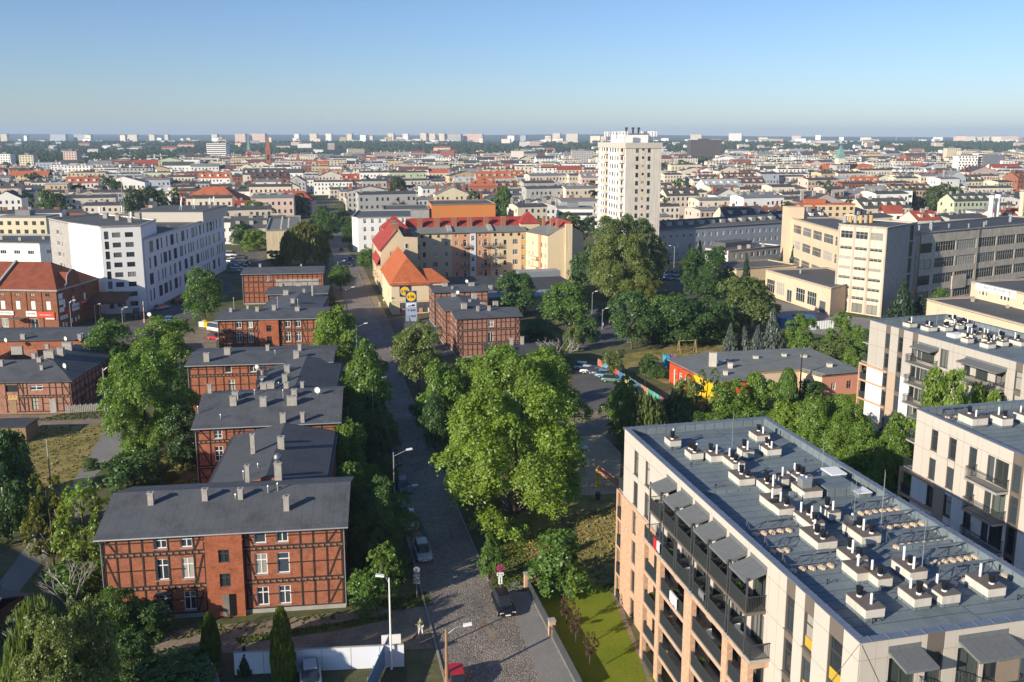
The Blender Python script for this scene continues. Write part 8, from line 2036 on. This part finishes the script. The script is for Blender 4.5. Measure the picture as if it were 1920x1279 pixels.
# ---- play things
t=thing('climbing_slide','yellow and orange climbing slide on the sand beside the near block','slide',(*U(1140,915),0),R(-25))
b=MB(); b.box(-1.5,-.6,0,-1.4,.6,2.6); b.obj('side_board',[LY],t,uv=False); b=MB(); b.bar((-1.4,0,2.2),(2.2,0,.3),1.0,.08); b.obj('slide_chute',[M['ochre']],t,uv=False)
for s in (-.5,.5): b=MB(); b.bar((-1.4,s,2.45),(2.2,s,.5),.08,.25); b.obj('slide_rail',[M['coral']],t,uv=False)
b=MB(); b.box(1.9,-.7,0,2.0,.7,1.9); b.obj('side_board',[LY],t,uv=False); b=MB(); [b.bar((-.4,-.6,k*.4),(-.4,.6,k*.4),.07,.07) for k in range(1,5)]; stuffpart(b.obj('rungs',[M['coral']],t,uv=False))
t=thing('sand_carousel','small grey roundabout on the play sand','roundabout',U(1090,842)); b=MB(); b.tube((0,0,.25),(0,0,.32),1.0,1.0,16); b.tube((0,0,0),(0,0,.9),.08,.08,8); b.bar((-.9,0,.9),(.9,0,.9),.05,.05); b.bar((0,-.9,.93),(0,.9,.93),.05,.05); b.obj('platform',[M['zinc']],t,uv=False)
t=thing('swing_frame','wooden swing frame on the kindergarten lawn','swing',(*U(1288,661),0),R(10))
for x in (-1.8,1.8):
    for s in (-.9,.9): b=MB(); b.tube((x,s,0),(x,0,2.6),.09,.09,6); b.obj('leg',[M['wood']],t,uv=False)
b=MB(); b.tube((-2,0,2.6),(2,0,2.6),.1,.1,6); b.obj('top_beam',[M['wood']],t,uv=False)
for x in (-.8,.8): b=MB(); b.box(x-.25,-.12,.5,x+.25,.12,.55); b.bar((x-.2,0,.55),(x-.2,0,2.55),.02,.02); b.bar((x+.2,0,.55),(x+.2,0,2.55),.02,.02); b.obj('swing_seat',[M['rubber']],t,uv=False)
t=thing('green_slide','small yellow-green slide under the dark tree','slide',(*U(1212,692),0),R(-20)); b=MB(); b.bar((-.8,0,1.4),(1.2,0,.2),.5,.06); b.obj('slide_chute',[M['kg_yellow']],t,uv=False); b=MB(); b.box(-1.1,-.3,0,-.75,.3,1.9); b.obj('ladder',[plain('play_green',(.2,.45,.1),.5,0)],t,uv=False)
t=thing('play_house','blue and purple play house at the corner of the kindergarten roof','play house',(*U(1254,686),0),R(12)); b=MB(); b.box(-1,-.8,0,-.1,.8,2.2); b.obj('wall',[plain('play_blue',(.05,.35,.5),.5,0)],t,uv=False); b=MB(); b.box(.1,-.8,.3,1.1,.8,2.0); b.obj('tower',[plain('play_purple',(.3,.1,.45),.5,0)],t,uv=False); b=MB(); b.bar((1.1,0,2.0),(3.2,0,.3),.7,.08); b.obj('slide_chute',[M['kg_yellow']],t,uv=False)
t=thing('toy_box','pink toy box on the kindergarten lawn','toy',U(1229,684)); b=MB(); b.box(-.5,-.4,0,.5,.4,.6); b.box(-.55,-.45,.6,.55,.45,.68); b.obj('box',[plain('play_pink',(.55,.12,.4),.5,0)],t,uv=False)
t=thing('litter_bin','dark litter bin between sand and meadow','bin',U(1121,937)); b=MB(); b.tube((0,0,0),(0,0,.9),.28,.33,10); b.tube((0,0,.9),(0,0,.96),.36,.36,10); b.obj('bin_body',[M['rail']],t,uv=False)
t=thing('blue_skip','blue tarpaulin containers beside the factory yard','container',(*U(1500,612),0),R(13)); b=MB(); b.box(-5,0,0,-1,3,2.2); b.obj('container',[plain('skip_blue',(.04,.14,.34),.6,.1,1)],t); b=MB(); b.box(-.5,0,0,4,3,2.4); b.obj('container',[MATS['skip_blue']],t)
t=thing('corrugated_fence','white corrugated fence below the factory yard','fence',(*U(1508,620),0),R(20)); b=MB()
for i in range(24): b.box(i*.35,-.03-(i%2)*.05,0,i*.35+.33,.03,2.0)
stuffpart(b.obj('sheet',[M['white_paint']],t,uv=False))
for i,(px,py,m) in enumerate(((1454,556,'zinc'),(1462,559,'zinc'),(1470,557,'white_dirt_shade'),(1480,561,'ochre'))):
    t=thing('pallet_stack',['blue-grey crates at the annex door, leftmost','grey crate stack second from the left at the annex','pale crate stack at the annex','stack of orange boards at the annex'][i],'crates',U(px,py)); b=MB(); b.box(-.8,-.6,0,.8,.6,1.5 if i<3 else .6); b.obj('stack',[M[m]],t,uv=False)
# ---- people
def person(X,Y,az,label,shirt,trousers,hair=(.05,.035,.025),stride=.22,arms=.12):
    t=thing('person',label,'person',(X,Y,.02),R(180-az))
    J=[(0,0,.95),(0,0,1.18),(0,0,1.42),(0,0,1.52),(0,-.02,1.66),(0,-.01,1.76),(.19,0,1.40),(.25,.02,1.13),(.23,-.10-arms,.90),(-.19,0,1.40),(-.25,.02,1.13),(-.23,arms-.10,.90),(.10,0,.90),(.11,-stride*.6,.50),(.11,-stride,.06),(.11,-stride-.14,.03),(-.10,0,.90),(-.11,stride*.3,.50),(-.11,stride,.08),(-.11,stride-.13,.03)]
    E=[(0,1),(1,2),(2,3),(3,4),(4,5),(2,6),(6,7),(7,8),(2,9),(9,10),(10,11),(0,12),(12,13),(13,14),(14,15),(0,16),(16,17),(17,18),(18,19)]
    rad=[.15,.14,.15,.06,.105,.08,.065,.05,.035,.065,.05,.035,.095,.065,.045,.04,.095,.065,.045,.04]
    def skin(name,idx,edges,k,mat):
        mp={a:i for i,a in enumerate(idx)}; me=bpy.data.meshes.new(name); me.from_pydata([J[a] for a in idx],[(mp[a],mp[b]) for a,b in edges],[])
        o=link(name,me,t); md=o.modifiers.new('skin','SKIN'); 
        for i,a in enumerate(idx): me.skin_vertices[0].data[i].radius=(rad[a]*k,rad[a]*k)
        me.skin_vertices[0].data[0].use_root=True; o.modifiers.new('sub','SUBSURF').levels=1; o.modifiers['sub'].render_levels=1; me.materials.append(mat); return o
    skin('body',list(range(20)),E,1.0,M['skin'])
    skin('shirt',[0,1,2,6,7,9,10],[(0,1),(1,2),(2,6),(6,7),(2,9),(9,10)],1.18,shirt)
    skin('trousers',[0,12,13,14,16,17,18],[(0,12),(12,13),(13,14),(0,16),(16,17),(17,18)],1.2,trousers)
    b=MB(); b.tube((0,.0,1.70),(0,.01,1.84),.115,.06,10); b.obj('hair',[plain('hair_%.2f'%hair[0],hair,.7,0)],t,uv=False,smooth=True); return t
CL={k:plain('cloth_'+k,c,.9,0) for k,c in dict(green=(.05,.22,.09),white=(.72,.72,.70),beige=(.55,.45,.34),grey=(.2,.2,.21),navy=(.03,.04,.09),pink=(.6,.3,.3),red=(.5,.03,.03)).items()}
X,Y=U(789,1192); person(X,Y,150,'person in green top and white shorts pushing a scooter over the cobbles',CL['green'],CL['white'])
t=thing('kick_scooter','small dark kick scooter beside the person in green','scooter',(X-.45,Y-.1,0),R(70)); b=MB(); b.bar((-.4,0,.1),(.4,0,.1),.12,.05); b.obj('deck',[M['rubber']],t,uv=False); b=MB(); b.tube((.42,0,.1),(.34,0,.95),.025,.025,6); b.bar((.34,-.22,.95),(.34,.22,.95),.03,.03); b.obj('handlebar',[M['zinc']],t,uv=False)
for s in (-.42,.42): b=MB(); b.tube((s,-.02,.08),(s,.02,.08),.08,.08,10); b.obj('wheel',[M['rubber']],t,uv=False)
X,Y=U(712,577); person(X,Y,-10,'person in beige clothes at the supermarket corner',CL['beige'],CL['beige']); X,Y=U(720,571); person(X,Y,20,'person in white shirt at the supermarket corner',CL['white'],CL['grey'])
X,Y=U(1143,612); person(X,Y,120,'person in pink top crossing the shop parking',CL['pink'],CL['navy']); X,Y=U(1131,618); person(X,Y,100,'person in white crossing the shop parking',CL['white'],CL['navy'])
# ---- things on the balconies
def on_balcony(x,y,z): 
    c,s=math.cos(R(-77)),math.sin(R(-77)); return (AX+x*c-y*s,AY+x*s+y*c,z)
def cloth(x,z,w,h,m,label,y=-1.62):
    t=thing('laundry',label,'laundry',on_balcony(x,y,z),R(-77)); b=MB(); n=6
    for i in range(n): f0,f1=i/n,(i+1)/n; b.box(w*f0,-.02-.02*(i%2),-h*(.85+.15*((i*7)%3)/2),w*f1-.01,.0,0)
    b.box(0,-.03,0,w,.12,.02); b.obj('cloth',[m],t,uv=False)
def plant(x,z,label,y=-1.0):
    t=thing('potted_plant',label,'plant',on_balcony(x,y,z),0); b=MB(); b.tube((0,0,0),(0,0,.35),.16,.2,10); b.obj('pot',[M['coral']],t,uv=False); o=link('foliage',TREEV['bush1'][0],t,(0,0,.3)); set_leaf(o,'mid'); o.scale=(.7,.7,.7)
def chair(x,z,label,m,y=-.9):
    t=thing('balcony_chair',label,'chair',on_balcony(x,y,z),R(20)); b=MB(); b.box(-.25,-.25,.4,.25,.25,.46); b.obj('seat',[m],t,uv=False); b=MB(); b.box(-.25,.2,.46,.25,.26,.95); b.obj('backrest',[m],t,uv=False)
    for sx in (-.22,.22):
        for sy in (-.2,.2): b=MB(); b.tube((sx,sy,0),(sx,sy,.4),.02,.02,5); b.obj('leg',[m],t,uv=False)
cloth(11.6,12.4,.7,1.0,CL['red'],'red and white cloth hung over an upper balcony rail'); cloth(12.3,12.4,.6,.8,CL['white'],'white towel beside the red cloth on an upper balcony')
cloth(15.2,9.55,1.4,.9,CL['white'],'white sheet over a loggia railing'); cloth(26.0,6.6,.9,1.0,CL['red'],'red cloth on the corner loggia rail'); cloth(20.3,12.4,.9,.5,CL['grey'],'grey blanket on a balcony rail')
for i,(x,z,m) in enumerate(((11.2,14.2,'white_paint'),(17,11.25,'white_paint'),(19.8,14.2,'rail'),(22.8,14.2,'rail'),(26,14.2,'rail'),(25.2,11.25,'white_paint'),(16,8.4,'rail'),(21,8.4,'white_paint'),(14,5.5,'wood'),(11,2.6,'wood'))): chair(x,z,'%s chair on the %s balcony of the near block, %s along'%({'white_paint':'white','rail':'black','wood':'brown'}[m],{14.2:'top',11.25:'second',8.4:'third',5.5:'fourth',2.6:'fifth'}[z],['first','second','third','fourth','fifth','sixth','seventh','eighth','ninth','tenth'][i]),M[m])
for i,(x,z) in enumerate(((10.6,14.2),(13.6,11.25),(20.6,11.25),(24.9,14.2),(15,8.4),(23,8.4),(20,5.5),(10,5.5))): plant(x,z,'green potted plant on the near block balconies, number %d from the north'%(i+1) if 0 else ['potted plant on the northernmost top balcony','potted plant on the second balcony row near the north','potted plant midway on the second balcony row','potted plant on the southern top balcony','potted plant in the northern brick loggia','potted plant in the southern brick loggia','potted plant low in the middle brick loggia','potted plant low in the northern brick loggia'][i])
# ---- rough grass and leaf litter
def tufts(name,polys,n,mat,h=.35,seed=1):
    g=random.Random(seed); b=MB()
    for poly,cnt in polys:
        P=[U(*p) for p in poly]; xs=[p[0] for p in P]; ys=[p[1] for p in P]; c=0; tries=0
        while c<cnt and tries<cnt*30:
            tries+=1; x,y=g.uniform(min(xs),max(xs)),g.uniform(min(ys),max(ys)); ins=False
            for i in range(len(P)):
                (x1,y1),(x2,y2)=P[i],P[i-1]
                if (y1>y)!=(y2>y) and x<(x2-x1)*(y-y1)/(y2-y1)+x1: ins=not ins
            if not ins: continue
            c+=1
            for k in range(3):
                a=g.random()*6.28; w=g.uniform(.08,.2); hh=h*g.uniform(.5,1.3); dx,dy=math.cos(a)*w,math.sin(a)*w; lx,ly=g.uniform(-.15,.15),g.uniform(-.15,.15)
                b.face([(x-dx,y-dy,0),(x+dx,y+dy,0),(x+dx*.3+lx,y+dy*.3+ly,hh),(x-dx*.3+lx,y-dy*.3+ly,hh)])
    tag(b.obj(name,[mat],uv=False),kind='stuff')
tufts('dry_grass',[([(985,1095),(1140,1092),(1160,1060),(1168,950),(1080,960),(980,1010)],900),([(60,800),(185,796),(205,792),(140,900),(80,960),(40,960)],500),([(232,850),(372,850),(372,912),(330,915),(255,910)],350),([(1165,665),(1330,640),(1400,680),(1250,720)],350)],0,surf_mat('grass_tuft_dry',[(.3,(.15,.15,.04)),(.5,(.26,.22,.08)),(.7,(.34,.27,.11))],.4,3,0),.16,3)
tufts('green_weeds',[([(205,1195),(640,1148),(640,1160),(205,1215)],220),([(440,1196),(640,1166),(735,1150),(735,1162),(450,1208)],260),([(910,1000),(985,990),(1000,1110),(930,1110)],1500),([(1140,1095),(1165,1100),(1160,1120),(1130,1100)],200),([(700,1130),(800,1110),(810,1135),(740,1145)],500),([(120,775),(205,770),(205,785),(60,790)],500)],0,surf_mat('grass_tuft_green',[(.3,(.06,.10,.02)),(.5,(.10,.14,.03)),(.7,(.16,.17,.05))],.4,3,0),.11,4)

# ---- unseen block added left of and behind the viewpoint to shade the yard
t=thing('yard_shade_block','unseen block added left of the view to shade the yard','apartment block',(-93,62,0),R(-35))
b=MB(); NW,ND,NH=34,13,12.4
facade(t,b,(NW,0),(NW,ND),0,NH,[(x,z,1.1,1.6,'cross') for x in (2,5,8,11) for z in (1,4,7,10)]); facade(t,b,(NW,ND),(0,ND),0,NH,[(x,z,1.1,1.6,'cross') for x in np.arange(2,32,4) for z in (1,4,7,10)]); facade(t,b,(0,0),(NW,0),0,NH); wall(b,(0,ND),(0,0),0,NH); b.obj('wall',[M['sand']],t)
b=MB(); gable_roof(b,0,0,NW,ND,NH,NH+1.4,.4,.2); b.obj('roof',[M['felt']],t)
